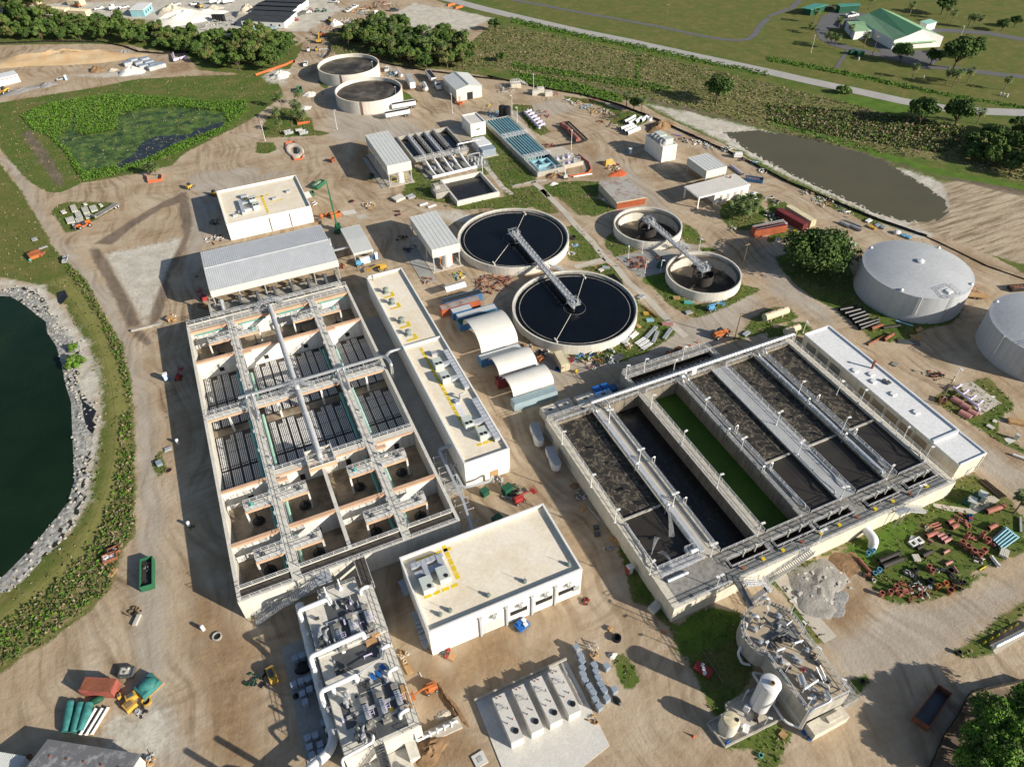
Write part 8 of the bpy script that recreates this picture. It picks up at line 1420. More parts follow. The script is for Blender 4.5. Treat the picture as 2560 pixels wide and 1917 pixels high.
for x,y,l,h_,lab in((2165,905,2.2,1.8,'dark green transformer by the tan roofed building end'),(1970,925,1.7,1.4,'low green cabinet beside the silver tray'),(2080,1155,2.0,1.2,'dark green bin behind the pump building')):q=g('12',x,y,1);m=M();m.rbox(q[0],q[1],0,l,1.6,h_,.3);m.rbox(q[0],q[1],h_,l+.1,1.7,.1,.3);m.obj('green_cabinet',X['green_dk'],label=lab,cat='cabinet')
put(LR,'22',(60,1010),(140,970),'red lift with white boxes behind the pump building');scrap('22',0,930,2.2,8,['galv','black_iron','green_dk'],'pipe fittings in the yard behind the pump building');scrap('12',2060,820,2,7,['steel_dk','galv'],'cable offcuts at the end of the tan roofed building')
for x0,x1,y0,y1,h_,mt,lab in((56.7,61,109.6,113.3,2.5,'cream_wall','beige rounded tank nearest the cargo trailers'),(61.1,65.1,109.8,113.5,2.5,'cream_wall','beige tank with dark hatch, second from the cargo trailers'),(66.2,71.2,109.3,113,2.6,'cream_wall','beige tank in the middle behind the silver main'),(71.3,76.2,109.3,112.6,2.3,'galv','grey metal topped tank carrying two blue bins')):
 t=thing('frac_tank',lab,'tank',((x0+x1)/2,(y0+y1)/2,0));m=M();m.box(x0,x1,y0,y1,0,h_-.25);m.rbox((x0+x1)/2,(y0+y1)/2,h_-.25,x1-x0,y1-y0,.25,0,None,.93);m.obj('shell',X[mt],t);m=M();m.box((x0+x1)/2-.5,(x0+x1)/2+.5,(y0+y1)/2-.3,(y0+y1)/2+.3,h_,h_+.08);m.obj('hatch',X['steel_dk'],t)
for i,x in enumerate((72.6,75)):m=M();m.box(x-.9,x+.9,111.7,113.6,2.4,3.3);m.box(x-.7,x+.7,111.9,113.4,3.3,3.34);m.obj('blue_bin',X['blue'],label=f'{("left","right")[i]} of two blue bins on the grey topped tank',cat='bin')
q=g('22',870,45,1);m=M();m.rbox(q[0],q[1],0,1.8,1.8,1.9);m.rbox(q[0],q[1],1.9,1.9,1.9,.1);m.obj('dark_cabinet',X['container_blue'],label='dark blue cabinet right of the blue bins',cat='cabinet')
scrap('22',590,970,1.6,8,['galv','steel_dk'],'bundle of grey beams at the wall of the aeration tank');stack('22',612,1078,1.3,1.0,.6,.1,'wood','timber box at the wall of the aeration tank','box',2);pipe('22',(650,1050),(760,1180),.12,'galv','thin silver pipe on the dirt beside the aeration tank',flange=False)
for i,(x,y)in enumerate(((727,1230),(735,1288))):q=g('22',x,y,.5);m=M();m.rbox(q[0],q[1],0,1.2,1.0,.6,-.3);m.rbox(q[0],q[1],.6,1.0,.8,.1,-.3);m.obj('dark_drum',X['steel_dk'],label=f'{("back","front")[i]} of two dark battery boxes beside the aeration tank',cat='box')
stack('22',890,1360,.8,3.0,.6,.5,'wood','dark slatted rack leaning at the aeration tank wall','rack',3);scrap('22',830,1420,1.3,5,['galv'],'grey metal angles beside the aeration tank');pile('22',540,880,1.2,1.0,.5,'soil','dry brown brush heap at the aeration tank wall')
cpx('rusty orange container with pale roof strip by the fan palms','31',(-120,320),(150,272),'container_orange',roof='maroon');cpx('maroon container beside the long beige one','31',(105,150),(315,265),'maroon');cpx('long beige container next to the maroon one','31',(185,118),(385,238),'container_beige');cpx('grey and orange container behind the orange one','21',(2120,300),(2330,255),'galv',roof='roof_rusty')
container('beige container at the foot of the front black clarifier',*g('21',428,1425,2.6),ang('21',(395,1370),(462,1490)),6.1,'container_beige')
q=[g('20',750,1582,2.8),g('20',1005,1552,2.8),g('21',1160,45,2.8),g('21',903,92,2.8)];t=thing('store_shed','low store with patchy rusted roof and orange container end','shed',(*q[0],0));m=M();m.prism(q,-.1,2.8);m.obj('wall',X['container_beige'],t);m=M();m.prism(grow(q,.25),2.8,3.0);m.obj('roof',X['roof_rusty'],t);a,b=np.array(q[3]),np.array(q[2]);d=(b-a)/np.linalg.norm(b-a);n_=np.array([d[1],-d[0]]);m=M();c0=(a+b)/2+n_*.06;L_=np.linalg.norm(b-a);m.rbox(*c0,.1,L_*.98,.08,2.4,atan2(d[1],d[0]))
for i in range(28):c1=a+d*(.3+i*(L_-.6)/27)+n_*.12;m.rbox(*c1,.2,.14,.08,2.2,atan2(d[1],d[0]))
m.obj('end_panel',X['container_orange'],t)
for k,a,b,r,mt,lab in(('31',(-30,1082),(165,1015),1.15,'container_beige','cream horizontal fuel tank with red fittings beside the road'),('31',(150,1205),(265,1160),1.0,'container_beige','shorter cream tank with grey end by the flume')):
 A_,B_=g(k,*a,1.6),g(k,*b,1.6);t=thing('fuel_tank',lab,'tank',((A_[0]+B_[0])/2,(A_[1]+B_[1])/2,0));m=M();m.tube([(*A_,1.6),(*B_,1.6)],r,20);m.obj('shell',X[mt],t,smooth=True);m=M()
 for f in(.25,.75):m.rbox(A_[0]+(B_[0]-A_[0])*f,A_[1]+(B_[1]-A_[1])*f,0,.4,1.8,1.0,atan2(B_[1]-A_[1],B_[0]-A_[0]))
 m.obj('saddle',X['concrete'],t);m=M()
 for f in(.2,.5,.8):m.cyl(A_[0]+(B_[0]-A_[0])*f,A_[1]+(B_[1]-A_[1])*f,1.6+r-.05,1.6+r+.4,.15,8)
 m.obj('fitting',X['red'],t)
for i,(a,b)in enumerate((((615,1015),(765,985)),((655,1045),(808,1005)),((690,1072),(828,1030)),((718,1098),(858,1052)),((738,1127),(866,1083)),((775,1150),(945,1098)),((792,1178),(948,1118)))):pipe('31',a,b,.52,'black_hdpe',f'{ORD[i]} from the back in the row of black pipes by the reservoir',group='black pipes by the reservoir')
for a,b,r,mt,lab in(((890,1178),(985,1145),.5,'rust','rusty pipe right of the black pipe row'),((1000,1275),(1080,1222),.5,'rust','rusty pipe on grass below the reservoir'),((860,1315),(1000,1242),.28,'rust','long thin rusty pipe below the black pipe row'),((990,1172),(1140,1150),.4,'black_iron','black pipe on stands at the reservoir foot'),((1100,1110),(1250,1155),.25,'blue_pipe','light blue pipe bundle against the reservoir'),((620,258),(705,300),.5,'galv','upper left galvanised pipe on the sand track'),((705,285),(800,330),.5,'galv','lower right galvanised pipe on the sand track'),((660,240),(810,300),.25,'galv','thin galvanised pipe behind the thick pair')):pipe('31',a,b,r,mt,lab)
for x,y,l,w_,a,mt,lab in((1210,1300,6,1.9,-.62,'steel_dk','dark steel plate lying below the reservoir'),(1280,1258,3.4,1.8,-.62,'wood','yellow brown road plate below the reservoir'),(1300,1195,2.2,1.0,.2,'wood','small timber grid at the reservoir foot'),(720,455,3.2,2.4,.1,'slab_white','pale slab with hole near the oak'),(865,255,2.6,1.4,.2,'white','white panel stack by the silt fence'),(940,292,2.2,1.2,.2,'cage_grey','grey panel stack by the silt fence'),(990,312,2.0,1.2,.5,'cage_grey','second grey panel stack by the silt fence'),(1170,382,2,1.4,.3,'blue_lt','left blue wrapped stack behind the reservoir'),(1212,398,1.8,1.2,.3,'blue_lt','right blue wrapped stack behind the reservoir'),(880,302,1.8,1.4,.3,'machine_yellow','yellow crate stack by the silt fence'),(912,318,1.4,1.2,.3,'machine_yellow','second yellow crate stack by the silt fence'),(1095,1490,1.8,1.4,.2,'concrete_old','grey pad on the sand below the reservoir')):stack('31',x,y,l,w_,.4 if 'plate' not in lab and 'slab' not in lab and 'pad' not in lab else.16,a,mt,lab,'stack' if 'stack' in lab else 'plate',3,False,'panel_stack')
skip('31',2170,840,-.3,7,2.4,1.2,'black_iron','rust','rusty skip behind the cut off reservoir');scrap('31',1440,1590,2.2,9,['rust','black_iron'],'rusty frames and a tank beside the cut off reservoir',h_=1.0);q=g('31',1115,348,.5);m=M();m.sphere((q[0],q[1],.5),1.1,12,None,(1.2,1,.6));m.obj('white_float',X['white'],label='white rounded float behind the reservoir',cat='float');scrap('31',1785,850,1.6,5,['orange','rust'],'orange boom parts behind the domed reservoir',h_=1.2);ring('31',85,402,.6,.9,'white','white round tank beside the oak','tank');scrap('31',230,350,1.4,5,['yellow','galv'],'yellow posts at the container corner',h_=.9)
for i,(x,y,R,mts)in enumerate(((360,15,3,['wood','white_dirty']),(430,62,2.4,['white_dirty','galv']),(480,110,2.4,['wood','white_dirty']),(540,78,2.2,['white_dirty','rust']),(630,150,2.8,['galv','steel_dk']),(700,200,2,['white_dirty']),(20,80,3,['galv','black_iron']),(40,215,3,['galv','white_dirty']))):scrap('31',x,y,R,7,mts,f'{ORD[i]} scrap heap from the back along the east silt fence',h_=.8)
for i,(a,b,r)in enumerate((((935,1112),(1045,1075),.75),((965,1132),(1065,1092),.75),((992,1152),(1098,1108),.85),((968,1052),(1025,1025),.7),((1000,1066),(1065,1032),.7),((1062,1058),(1112,1018),.8),((1112,1045),(1160,1008),.8),((1010,1030),(1060,1000),.6))):pipe('20',a,b,r,'white',f'{ORD[i]} thick white pipe in the white pipe store by the silt fence',group='thick white pipes')
ring('20',1188,1012,1.1,1.4,'white','upright white pipe ring by the silt fence','pipe ring');pile('20',1275,1100,8,4.4,2.4,'soil','brown earth heap by the white pipe store',.3);pipe('20',(1395,1160),(1460,1172),.3,'purple','purple pipe near the tall cooling house',flange=False);pipe('20',(1890,1430),(1990,1505),.5,'lilac','lilac pipe section beside the square canopy')
t=thing('pipe_gallery','lilac pipe manifold with six branches beside the blue basin','manifold',(*g('20',170,1030),0));A_,B_=g('20',105,965,1),g('20',238,1105,1);m=M();m.tube([(*A_,1),(*B_,1)],.5,10)
for i in range(6):f=.06+i*.17;x,y=A_[0]+(B_[0]-A_[0])*f,A_[1]+(B_[1]-A_[1])*f;m.tube([(x,y,1),(x+3.6,y+1.4,1.0),(x+3.8,y+1.5,0)],.4,9);m.cyl(x+1.6,y+.6,1,2.2,.3,9)
m.obj('pipes',X['lilac'],t);t=thing('red_main','dark red pipe assembly lying inside a black pipe loop','pipework',(*g('20',500,1140),0));m=M();m.bend([(*g('20',425,1075,.9),.9),(*g('20',480,1110,.9),1.0),(*g('20',520,1160,.9),1.0),(*g('20',570,1210,.9),.9)],.95,1.5,12)
for x,y in((440,1085),(490,1130),(535,1175),(565,1205)):q=g('20',x,y,.9);m.cyl(q[0],q[1],.2,2.0,.7,10)
m.obj('pipe',X['oxide'],t);m=M();m.bend([(*g('20',415,1065,.6),.6),(*g('20',490,1052,.6),.6),(*g('20',650,1205,.6),.6),(*g('20',600,1225,.6),.6),(*g('20',350,1262,.6),.6)],.38,.6,8);m.obj('black_loop',X['black_hdpe'],label='black pipe loop around the dark red pipe assembly',cat='pipe')
for x,y,R,mts,lab,hh in((270,990,4,['rust','oxide'],'rusty valves behind the lilac manifold',1.2),(365,812,2.4,['oxide'],'red valves at the bend of the east road',1.4),(690,882,3.2,['oxide','rust'],'dark red fittings along the silt fence',1.0),(490,872,2.6,['galv','white_dirty'],'grey frames at the roadside by the fence',.8),(560,895,3,['white_dirty','wood'],'white boxes and boards by the fence',.7),(640,925,3.4,['blue_lt','galv'],'blue and grey bundles by the fence',.7),(705,965,3,['wood','machine_yellow'],'yellow timber racks by the fence',.6),(775,960,3,['steel_dk','white_dirty'],'dark frames by the fence',.6),(850,1010,4.4,['steel_dk','green_dk','rust'],'long heap of dark green machinery behind white pipes',1.0),(865,1100,2.6,['galv','wood'],'grey pump skid by the road',1.2),(760,1055,1.5,['rust'],'small rusty heap beside the road',.5),(1470,1212,2.6,['white_dirty','black_iron'],'white and black pipes behind the cooling house',.6),(1560,1225,3,['black_iron','white_dirty'],'black pipe scrap behind the cooling house',.6),(1640,1235,2.4,['white'],'white frames near the silt fence',.8),(1700,1265,2.6,['galv','white_dirty'],'pale boards near the silt fence',.5),(1855,1290,2.8,['galv','white'],'white rails leaning by the silt fence',.9),(1990,1385,2,['steel_dk','wood'],'dark crates by the silt fence',.6),(2100,1412,1.6,['galv','blue_lt'],'grey boxes by the silt fence',.6),(870,1440,3,['rust','white_dirty','wood'],'rusty parts and boards in front of the yellow tent',.6),(330,1265,2,['rust','oxide'],'red pump set beside the blue basin',1.3),(470,1350,2.4,['wood','galv'],'timber framing beside the blue basin pumps',.8),(560,1380,2.2,['lilac','galv'],'lilac pump group inside the orange mesh',1.4),(2170,1480,2,['galv','white_dirty'],'grey bundles by the east fence end',.7)):scrap('20',x,y,R,8,mts,lab,h_=hh)
for i,(x,y)in enumerate(((245,775),(205,798),(315,808))):q=g('20',x,y,1);m=M();m.rbox(q[0],q[1],0,3.4,2.2,2.0,-.3);m.rbox(q[0],q[1],2.0,3.2,2,.1,-.3);m.obj('white_box',X['white_dirty'],label=f'{("back","left","right")[i]} of three white boxes at the road bend',cat='box',group='white boxes at the road bend')
t=thing('stair_platform','white stair platform over a green pump at the north road','platform',(*g('20',30,740),0));q=g('20',30,750);m=M();m.rbox(q[0],q[1],0,5,4,2.0,-.3);m.obj('base',X['cream_wall'],t);m=M();m.rail([(q[0]-2,q[1]-1.5,2),(q[0]+2,q[1]-1.8,2),(q[0]+5,q[1]-3,.3)],1.2,1,.07);m.rail([(q[0]-2,q[1]+1.5,2),(q[0]+2,q[1]+1.2,2),(q[0]+5,q[1],.3)],1.2,1,.07);m.obj('handrail',X['rail_metal'],t)
for i,(x,y)in enumerate(((2125,950),(2165,955))):q=g('10',x,y,3);vtank('black_tank',f'{("left","right")[i]} of two black tanks behind the blue basin',q[0],q[1],0,1.6,4.6,'black_hdpe','storage tank')
scrap('10',2060,990,3.4,10,['blue_lt','galv'],'blue and grey pumps at the head of the blue basin',h_=1.8);scrap('10',2150,770,4.4,10,['white_dirty','galv','steel_dk'],'pale frames on the rubble island by the north road',h_=1.0);scrap('10',2010,915,1.6,4,['yellow'],'yellow bollard tops on the north road',h_=.8);scrap('10',1770,895,2,5,['rust','orange'],'rusty scrap at the press building corner',h_=.7);scrap('10',1165,655,2.6,7,['blue_lt','galv'],'blue pump group behind the front sludge tank',h_=1.8);skip('10',660,1395,.6,2.2,1.6,1.4,'rust','rust','rusty hopper alone on the earth by the canopy shadow')
q=g('20',838,1390,1.2);m=M();m.add([(q[0]-2.4,q[1]-1.6,0),(q[0]+2.2,q[1]-1.8,0),(q[0]+2.4,q[1]+1.4,0),(q[0]-2.2,q[1]+1.6,0),(q[0]-1.3,q[1],2.0),(q[0]+1.2,q[1]-.1,2.1)],[(0,1,5,4),(1,2,5),(2,3,4,5),(3,0,4)]);m.obj('yellow_tarp',X['machine_yellow'],label='yellow tarpaulin tent beside the east road',cat='tarp');pile('20',915,1500,4,2.6,.5,'fence_orange','flattened orange mesh heap below the yellow tent',cat='mesh')
pile('20',350,1520,3,2,1.2,'soil','brown earth heap left of the mini excavator');pipe('20',(530,1525),(690,1500),.28,'white','white pipe inside the orange mesh');pile('20',355,1588,2,1.2,.6,'sandwhite','white boulder at the path by the blue basin');skip('20',2085,1565,-.75,6.5,2.4,1.5,'container_blue','rust','blue skip of rusty scrap beside the gatehouse');q=g('20',1950,1340,1);m=M();m.rbox(q[0],q[1],.4,3.2,1.8,1.5,-.5);m.rbox(q[0],q[1],1.9,2.6,1.3,.3,-.5);m.obj('water_bowser',X['white'],label='white bowser trailer by the silt fence',cat='trailer');q=g('21',2078,55,1.6);vtank('poly_tank','white upright tank behind the fan palms',q[0],q[1],0,1.5,3.4,'white','tank')
scrap('21',1100,620,3.8,22,['oxide','rust'],'large heap of red valves between the drained clarifiers',h_=1.4);scrap('21',1260,570,1.5,8,['oxide'],'smaller red valve heap behind the green machine',h_=1.2);scrap('11',2030,800,5,30,['oxide','rust'],'large heap of rusty red valves behind the fabric shelters',h_=1.8);scrap('11',2150,770,2.6,10,['oxide','steel_dk'],'rusty valves against the rear black clarifier',h_=1.3);q=g('21',1285,620,.8);m=M();m.rbox(q[0],q[1],0,3.4,1.6,1.4,.6,None,.85);m.obj('green_machine',X['green_dk'],label='green machine under cover by the small clarifier',cat='machine')
sheet('slab',ccw(P('21',[(890,560),(1240,500),(1400,530),(1330,690),(1110,740)])),.055,X['slab_grey'])
for i,(x,y)in enumerate(((1108,1287),(1138,1308),(1163,1333))):stack('21',x,y,4.2,1.0,.3,.32,'white',f'{ORD[i]} from the back of three white beam stacks by the road','beam stack',2,True,'beam_stack')
for i,(x,y,l,a,mt,lab)in enumerate(((1200,1215,6.5,.5,'galv','long silver beams on grass by the front clarifier'),(1235,1255,5.5,.75,'galv','crossed silver beams nearest the road corner'),(1340,1230,5.5,.6,'galv','thin silver beams at the path corner'),(1050,1242,3.4,.4,'white','short white beams by the front clarifier wall'),(1340,1145,3.2,-.5,'oxide_pink','pallet stack with pale boards at the path'),(1420,920,2.2,-.4,'wood','brown board near the drained clarifier'),(1520,960,2.6,-.6,'teal','green panels on grass near the drained clarifier'),(1522,1045,1.9,-.1,'galv','grey panel on grass near the road'),(1155,1055,1.5,-.5,'machine_yellow','yellow board stack beside the clarifier wall'),(1190,1112,2.2,-.4,'blue_pipe','pale blue sheets beside the clarifier'),(1110,912,2.4,.3,'galv','grey plates beside the diagonal path'),(980,1290,3.2,.6,'galv','grey beams leaning at the front clarifier'),(810,660,2.4,-.6,'galv','grey channel near the path bend'),(1090,1165,1.0,.2,'wood','small tan box by the clarifier wall'),(765,680,1.6,.2,'white_dirty','pale slab on the grass by the path bend'),(2020,1228,2.6,.3,'galv','pale plank near the flume'))):stack('21',x,y,l,1.3 if l<5 else 1.0,.35,a,mt,lab,'stack',3,False,'beam_stack')
pipe('21',(870,712),(945,790),.45,'black_hdpe','black pipe pair beside the front clarifier');pipe('21',(1130,985),(1250,1080),.2,'rust','long rusty beam on the clarifier grass',flange=False)
for i,(x,y,R,mts,lab)in enumerate(((570,1440,1.7,['blue_lt','steel_dk'],'blue and dark bins beside the beige container'),(520,1455,.9,['red'],'red bin touching the beige container'),(650,1405,1.6,['blue','galv'],'tall blue board stack at the clarifier foot'),(740,1412,1.8,['wood','steel_dk'],'brown timber rack at the clarifier foot'),(740,1475,1.6,['rust','steel_dk'],'rusty open crate by the aeration tank road'),(645,1455,1.5,['wood','white_dirty'],'wooden pallet heap by the aeration tank road'),(830,1435,1.6,['white_dirty','steel_dk'],'white and black scrap by the road'),(870,1465,1.5,['galv','white'],'grey covered bundle by the road'),(840,1375,1.3,['green_dk','white_dirty'],'green box at the clarifier foot'),(690,1530,1.0,['white_dirty','oxide_pink'],'wrapped pallet standing alone by the road'),(1000,1335,1.2,['white','wood'],'white funnel on timber crate by the clarifier'),(540,470,1.1,['blue_lt','galv'],'blue grey valves by the rear clarifier'),(515,530,1.2,['galv','white_dirty'],'grey fittings below the rear clarifier'),(130,1340,1.4,['wood','galv'],'timber and frames in the clarifier shadow'),(130,1270,1.0,['wood'],'brown box at the clarifier wall'),(1900,320,1.4,['white_dirty'],'pale bags under the fan palms'),(790,75,.8,['white'],'white drum beside the low store'),(270,1390,1.6,['black_iron','white_dirty'],'dark drums behind the middle fabric shelter'))):scrap('21',x,y,R,6,mts,lab,h_=.9)
stack('21',910,1430,3.4,2.4,.25,.35,'steel_dk','dark glazed panel frame by the road','frame',2,False);ring('21',525,385,1.0,.7,'black_iron','black ring beside the rear clarifier','ring');q=g('21',552,1545,.5);m=M();m.sphere((q[0],q[1],.55),.55,10);m.obj('yellow_drum',X['yellow'],label='yellow round drum alone on the sand by the road',cat='drum');skip('21',245,1448,.2,1.6,1.3,1.0,'orange','dark','orange bin beside the middle fabric shelter');ring('21',400,1520,.8,.5,'blue','blue hose reel beside the beige container','hose reel')
A_=g('11',708,345);t=thing('crane','green boom crane with raised lattice boom beside the small canopy','crane',(*A_,0));m=M();m.rbox(*A_,.5,4.2,2.0,.7,1.2);m.rbox(A_[0]+.4,A_[1]+1.0,1.2,1.6,1.6,1.3,1.2);m.obj('carrier',X['green_dk'],t);m=M();B_=g('11',640,85,0);d=np.array([B_[0]-A_[0],B_[1]-A_[1]]);m.tube([(*A_,2.0),(A_[0]+d[0]*.62,A_[1]+d[1]*.62,8.5)],.38,4);m.tube([(A_[0]+d[0]*.3,A_[1]+d[1]*.3,5.1),(A_[0]+d[0]*.80,A_[1]+d[1]*.80,10.6)],.24,4);m.obj('boom',X['green'],t)
for i,(x,y)in enumerate(((560,205),(607,192),(652,188))):q=g('11',x,y,.7);m=M();m.sphere((q[0],q[1],.7),.75,10,None,(1.1,1,.95));m.cyl(q[0],q[1],0,.6,.6,10);m.obj('orange_buoy',X['orange'],label=f'{("left","middle","right")[i]} of three orange drums by the green boom',cat='drum',group='orange drums')
skip('11',690,215,.1,3.6,1.8,1.7,'orange','soil','orange open bin under the green boom');scrap('11',975,118,2.6,16,['wood','white_dirty'],'broken timber heap on the sand road');stack('11',1230,65,4.2,3.4,.9,.3,'white_dirty','wide stack of pale pallets by the grass strip','pallet stack',5);stack('11',1335,45,3,2.6,.4,.2,'galv','grey cover sheets next to the pallet stack','sheet',3)
for x,y,lab in((1447,112,'left'),(1518,128,'right')):stack('11',x,y,3.4,.8,.5,.15,'white',f'{lab} of two white beams by the contact tank','beam',1,False)
for x,y,lab in((820,85,'small dark heap on the sand road'),(1222,170,'upper dark box on the sand near the canopy'),(1222,200,'lower dark box on the sand near the canopy')):scrap('11',x,y,.8,4,['black_iron','maroon'],lab,h_=.5)
scrap('11',480,110,2.2,8,['wood','rust','galv'],'timber and pipe stack right of the north building');scrap('11',540,265,2.4,8,['wood','steel_dk'],'boards behind the ribbed canopy');q=g('11',940,590,1);m=M();m.rbox(q[0],q[1],.1,3.2,1.2,1.9);m.rbox(q[0],q[1],2.0,3.3,1.3,.1);m.obj('white_cabinet',X['white'],label='white cabinets under the front of the small canopy',cat='cabinet');sheet('slab',ccw(P('11',[(730,170),(850,152),(870,185),(760,205)])),.05,X['slab_white']);sheet('slab',ccw(P('11',[(860,205),(940,190),(970,220),(890,240)])),.055,X['slab'])
m=M();m.bend([(26.5,205.5,3),(30.4,205.5,3),(33,205.5,3)],.4,.8,12);m.bend([(27,206.3,3),(26.8,208.5,3.2),(26.8,208.8,5.8)],.42,.8,12);m.obj('odour_duct',X['silver'],label='silver duct linking the ribbed canopy to the small canopy',cat='duct',smooth=True)
scrap('11',1470,760,1.8,7,['rust','soil'],'rusty roots of rebar at the slab end');scrap('11',1760,720,2.4,8,['green','galv','yellow'],'green hoses and yellow drum by the black clarifier');scrap('11',1250,400,2.0,6,['soil','black_iron'],'dark wet spoil beside the tall canopy');scrap('11',1340,480,1.4,6,['steel_dk','galv'],'grey parts on the tall canopy apron');scrap('11',740,640,1.5,7,['wood','red'],'tool boxes at the corner of the ribbed canopy')
t=thing('warehouse','grey stained roofed shed at the bottom left edge','shed',(-50,66.5,0));d=np.array([.843,-.538]);pn=np.array([-.538,-.843]);a0=atan2(d[1],d[0]);c=np.array(g('03',805,1492,3.6))+pn*5+0*d;L_=16.6
m=M();m.rbox(c[0],c[1],-.1,L_,10,3.6,a0);m.obj('wall',X['white_dirty'],t);X['roof_stain']=mat('roof_stain',(.20,.20,.21),.7,.1,col2=(.48,.48,.48),sc=.5,thr=(.5,.66));m=M();h0=3.55
for s in(-1,1):
 A4=[c-d*(L_/2+.3)+pn*s*5.3,c+d*(L_/2+.3)+pn*s*5.3,c+d*(L_/2+.3),c-d*(L_/2+.3)];m.add([(*A4[0],h0),(*A4[1],h0),(*A4[2],h0+1.3),(*A4[3],h0+1.3),(*A4[0],h0-.1),(*A4[1],h0-.1)],[(0,1,2,3)if s>0 else(3,2,1,0),(0,4,5,1)])
m.obj('roof',X['roof_stain'],t);e=c+d*(L_/2);m=M();m.add([(*(e-pn*5),3.5),(*(e+pn*5),3.5),(*e,4.8)],[(0,1,2)]);m.obj('gable',X['white_dirty'],t)
for i in range(5):q=c-d*(L_/2-2.2-i*3.1)-pn*2.6;m=M();m.cyl(q[0],q[1],4.0,4.35,.2,8);m.obj('roof_vent',X['rust'],t)
t=thing('lean_to','small white ribbed roof shed in the bottom left corner','shed',(*g('03',60,1630),0));q=g('03',40,1640,2.6);m=M();m.rbox(q[0],q[1],0,5,3.4,2.5,a0);m.obj('wall',X['white'],t);m=M();m.rbox(q[0],q[1],2.5,5.3,3.7,.12,a0)
for i in range(14):m.rbox(q[0]+(i-6.5)*.36*d[0],q[1]+(i-6.5)*.36*d[1],2.62,.07,3.6,.06,a0)
m.obj('roof',X['roof_light'],t);scrap('03',230,1620,1.4,6,['green_dk','rust'],'green net and red bits between the two sheds');scrap('03',1280,1600,1.2,6,['wood','galv'],'dry brush and rails at the shed end')
def G3(x,y,z):return(*g('30',x,y,z),z)
t=thing('hall','large hall with two tone green roof and white gable across the road','building',(*g('30',1100,300),0))
R0,R1,L0,L1,M0,M1,N0,N1=G3(970,70,9),G3(1335,255,9),G3(870,115,6.8),G3(1205,310,6.8),G3(755,160,4.6),G3(1090,350,4.6),G3(1085,113,5),G3(1515,318,5)
m=M();m.add([R0,R1,L1,L0],[(0,3,2,1)]);m.obj('upper_roof',X['roof_teal']if False else mat('roof_green_dk',(.10,.27,.14),.6,.05,var=.08),t);m=M();m.add([L0,L1,M1,M0,R0,R1,N1,N0],[(0,3,2,1),(4,5,6,7)]);A0,A1,A2,A3=G3(680,185,4.3),G3(752,277,4.0),G3(935,262,4.0),G3(940,186,5.5);m.add([A0,A1,A2,A3],[(0,1,2,3)]);m.obj('lower_roof',X['roof_green'],t)
m=M();z0=lambda p_:(p_[0],p_[1],-.2);m.add([M1,L1,R1,N1,z0(M1),z0(N1)],[(4,5,3,2,1,0)]);m.add([M0,M1,z0(M1),z0(M0)],[(0,3,2,1)]);m.add([A0,A1,z0(A1),z0(A0)],[(0,3,2,1)]);m.add([A1,A2,z0(A2),z0(A1)],[(0,3,2,1)]);m.add([N1,N0,z0(N0),z0(N1)],[(0,3,2,1)]);m.obj('wall',X['white'],t)
m=M();m.add([G3(1085,362,3.6),G3(1430,338,3.6),G3(1455,362,3.0),G3(1095,388,3.0)],[(0,3,2,1)]);m.obj('porch_roof',X['roof_green'],t)
for nm,lab,pts,h_,wm in(('carport','teal roofed open shed left of the hall',((285,75),(400,35),(520,45),(370,90)),3.4,'green_dk'),('equipment_shed','green shed with long doors behind the hall car park',((590,40),(790,35),(800,50),(620,62)),3.6,'green_dk'),('pavilion','small pale teal roofed pavilion right of the hall',((1310,190),(1400,170),(1460,195),(1370,220)),3.4,'white')):
 q=[g('30',x,y,h_)for x,y in pts];t=thing(nm,lab,'shed',(*q[0],0));m=M();m.prism(q,h_,h_+.3);m.obj('roof',X['roof_teal']if nm!='pavilion' else X['teal_pale'],t);m=M();c=np.mean(q,0);m.prism([tuple(c+(np.array(v)-c)*(.93 if nm!='carport' else.8))for v in q],0,h_);m.obj('wall',X[wm],t)
for i,(x,y)in enumerate(((730,450),(795,462))):q=g('30',x,y,1);m=M();m.rbox(q[0],q[1],0,3.4,2.2,1.8,-.3);m.rbox(q[0],q[1],1.8,3.5,2.3,.15,-.3);m.obj('waste_bin',X['green_dk'],label=f'{("left","right")[i]} of two dark green waste bins by the curved drive',cat='bin')
put(SUV,'30',(530,85),(560,80),'dark truck beside the green shed');put(PK,'30',(720,150),(780,140),'white truck behind the hall',scale=1.4)
for i,(x,y)in enumerate(((1340,678),(780,520),(2000,825),(2030,832),(2060,838))):q=g('30',x,y);m=M();m.cyl(q[0],q[1],0,1.2,.3,8);m.cyl(q[0],q[1],1.2,1.35,.36,8);m.obj('marker_post',X['white'],label=f'{("white post by the lawn palms","white post on the lawn by the bins","left of three white posts on the lawn","middle of three white posts on the lawn","right of three white posts on the lawn")[i]}',cat='post')
q=g('10',1035,140);m=M();m.rbox(q[0],q[1],0,2.4,1.4,3.0,.3);m.obj('sign_board',X['white'],label='white upright board at the corner of the sand pad',cat='board')
for i,(x,y)in enumerate(((1682,40),(1748,62))):q=g('10',x,y,.6);m=M();m.rbox(q[0],q[1],0,6,1.2,1.1,.3,None,.8);m.obj('barrier',X['orange_bright'],label=f'{("left","right")[i]} of two orange barriers at the concrete road gate',cat='barrier')
for n_,a,b in(('leaf_dark',(.034,.07,.015),(.065,.115,.025)),('leaf_mid',(.06,.115,.02),(.10,.165,.034)),('leaf_light',(.085,.15,.025),(.13,.19,.045)),('leaf_bright',(.08,.20,.012),(.13,.26,.03)),('leaf_palm',(.07,.115,.03),(.13,.175,.06)),('leaf_dry',(.24,.195,.11),(.36,.29,.19)),('leaf_olive',(.10,.105,.03),(.17,.16,.06))):
 mk(n_,a,.8,col2=b,sc=.6,fine=.1,spec=.25)
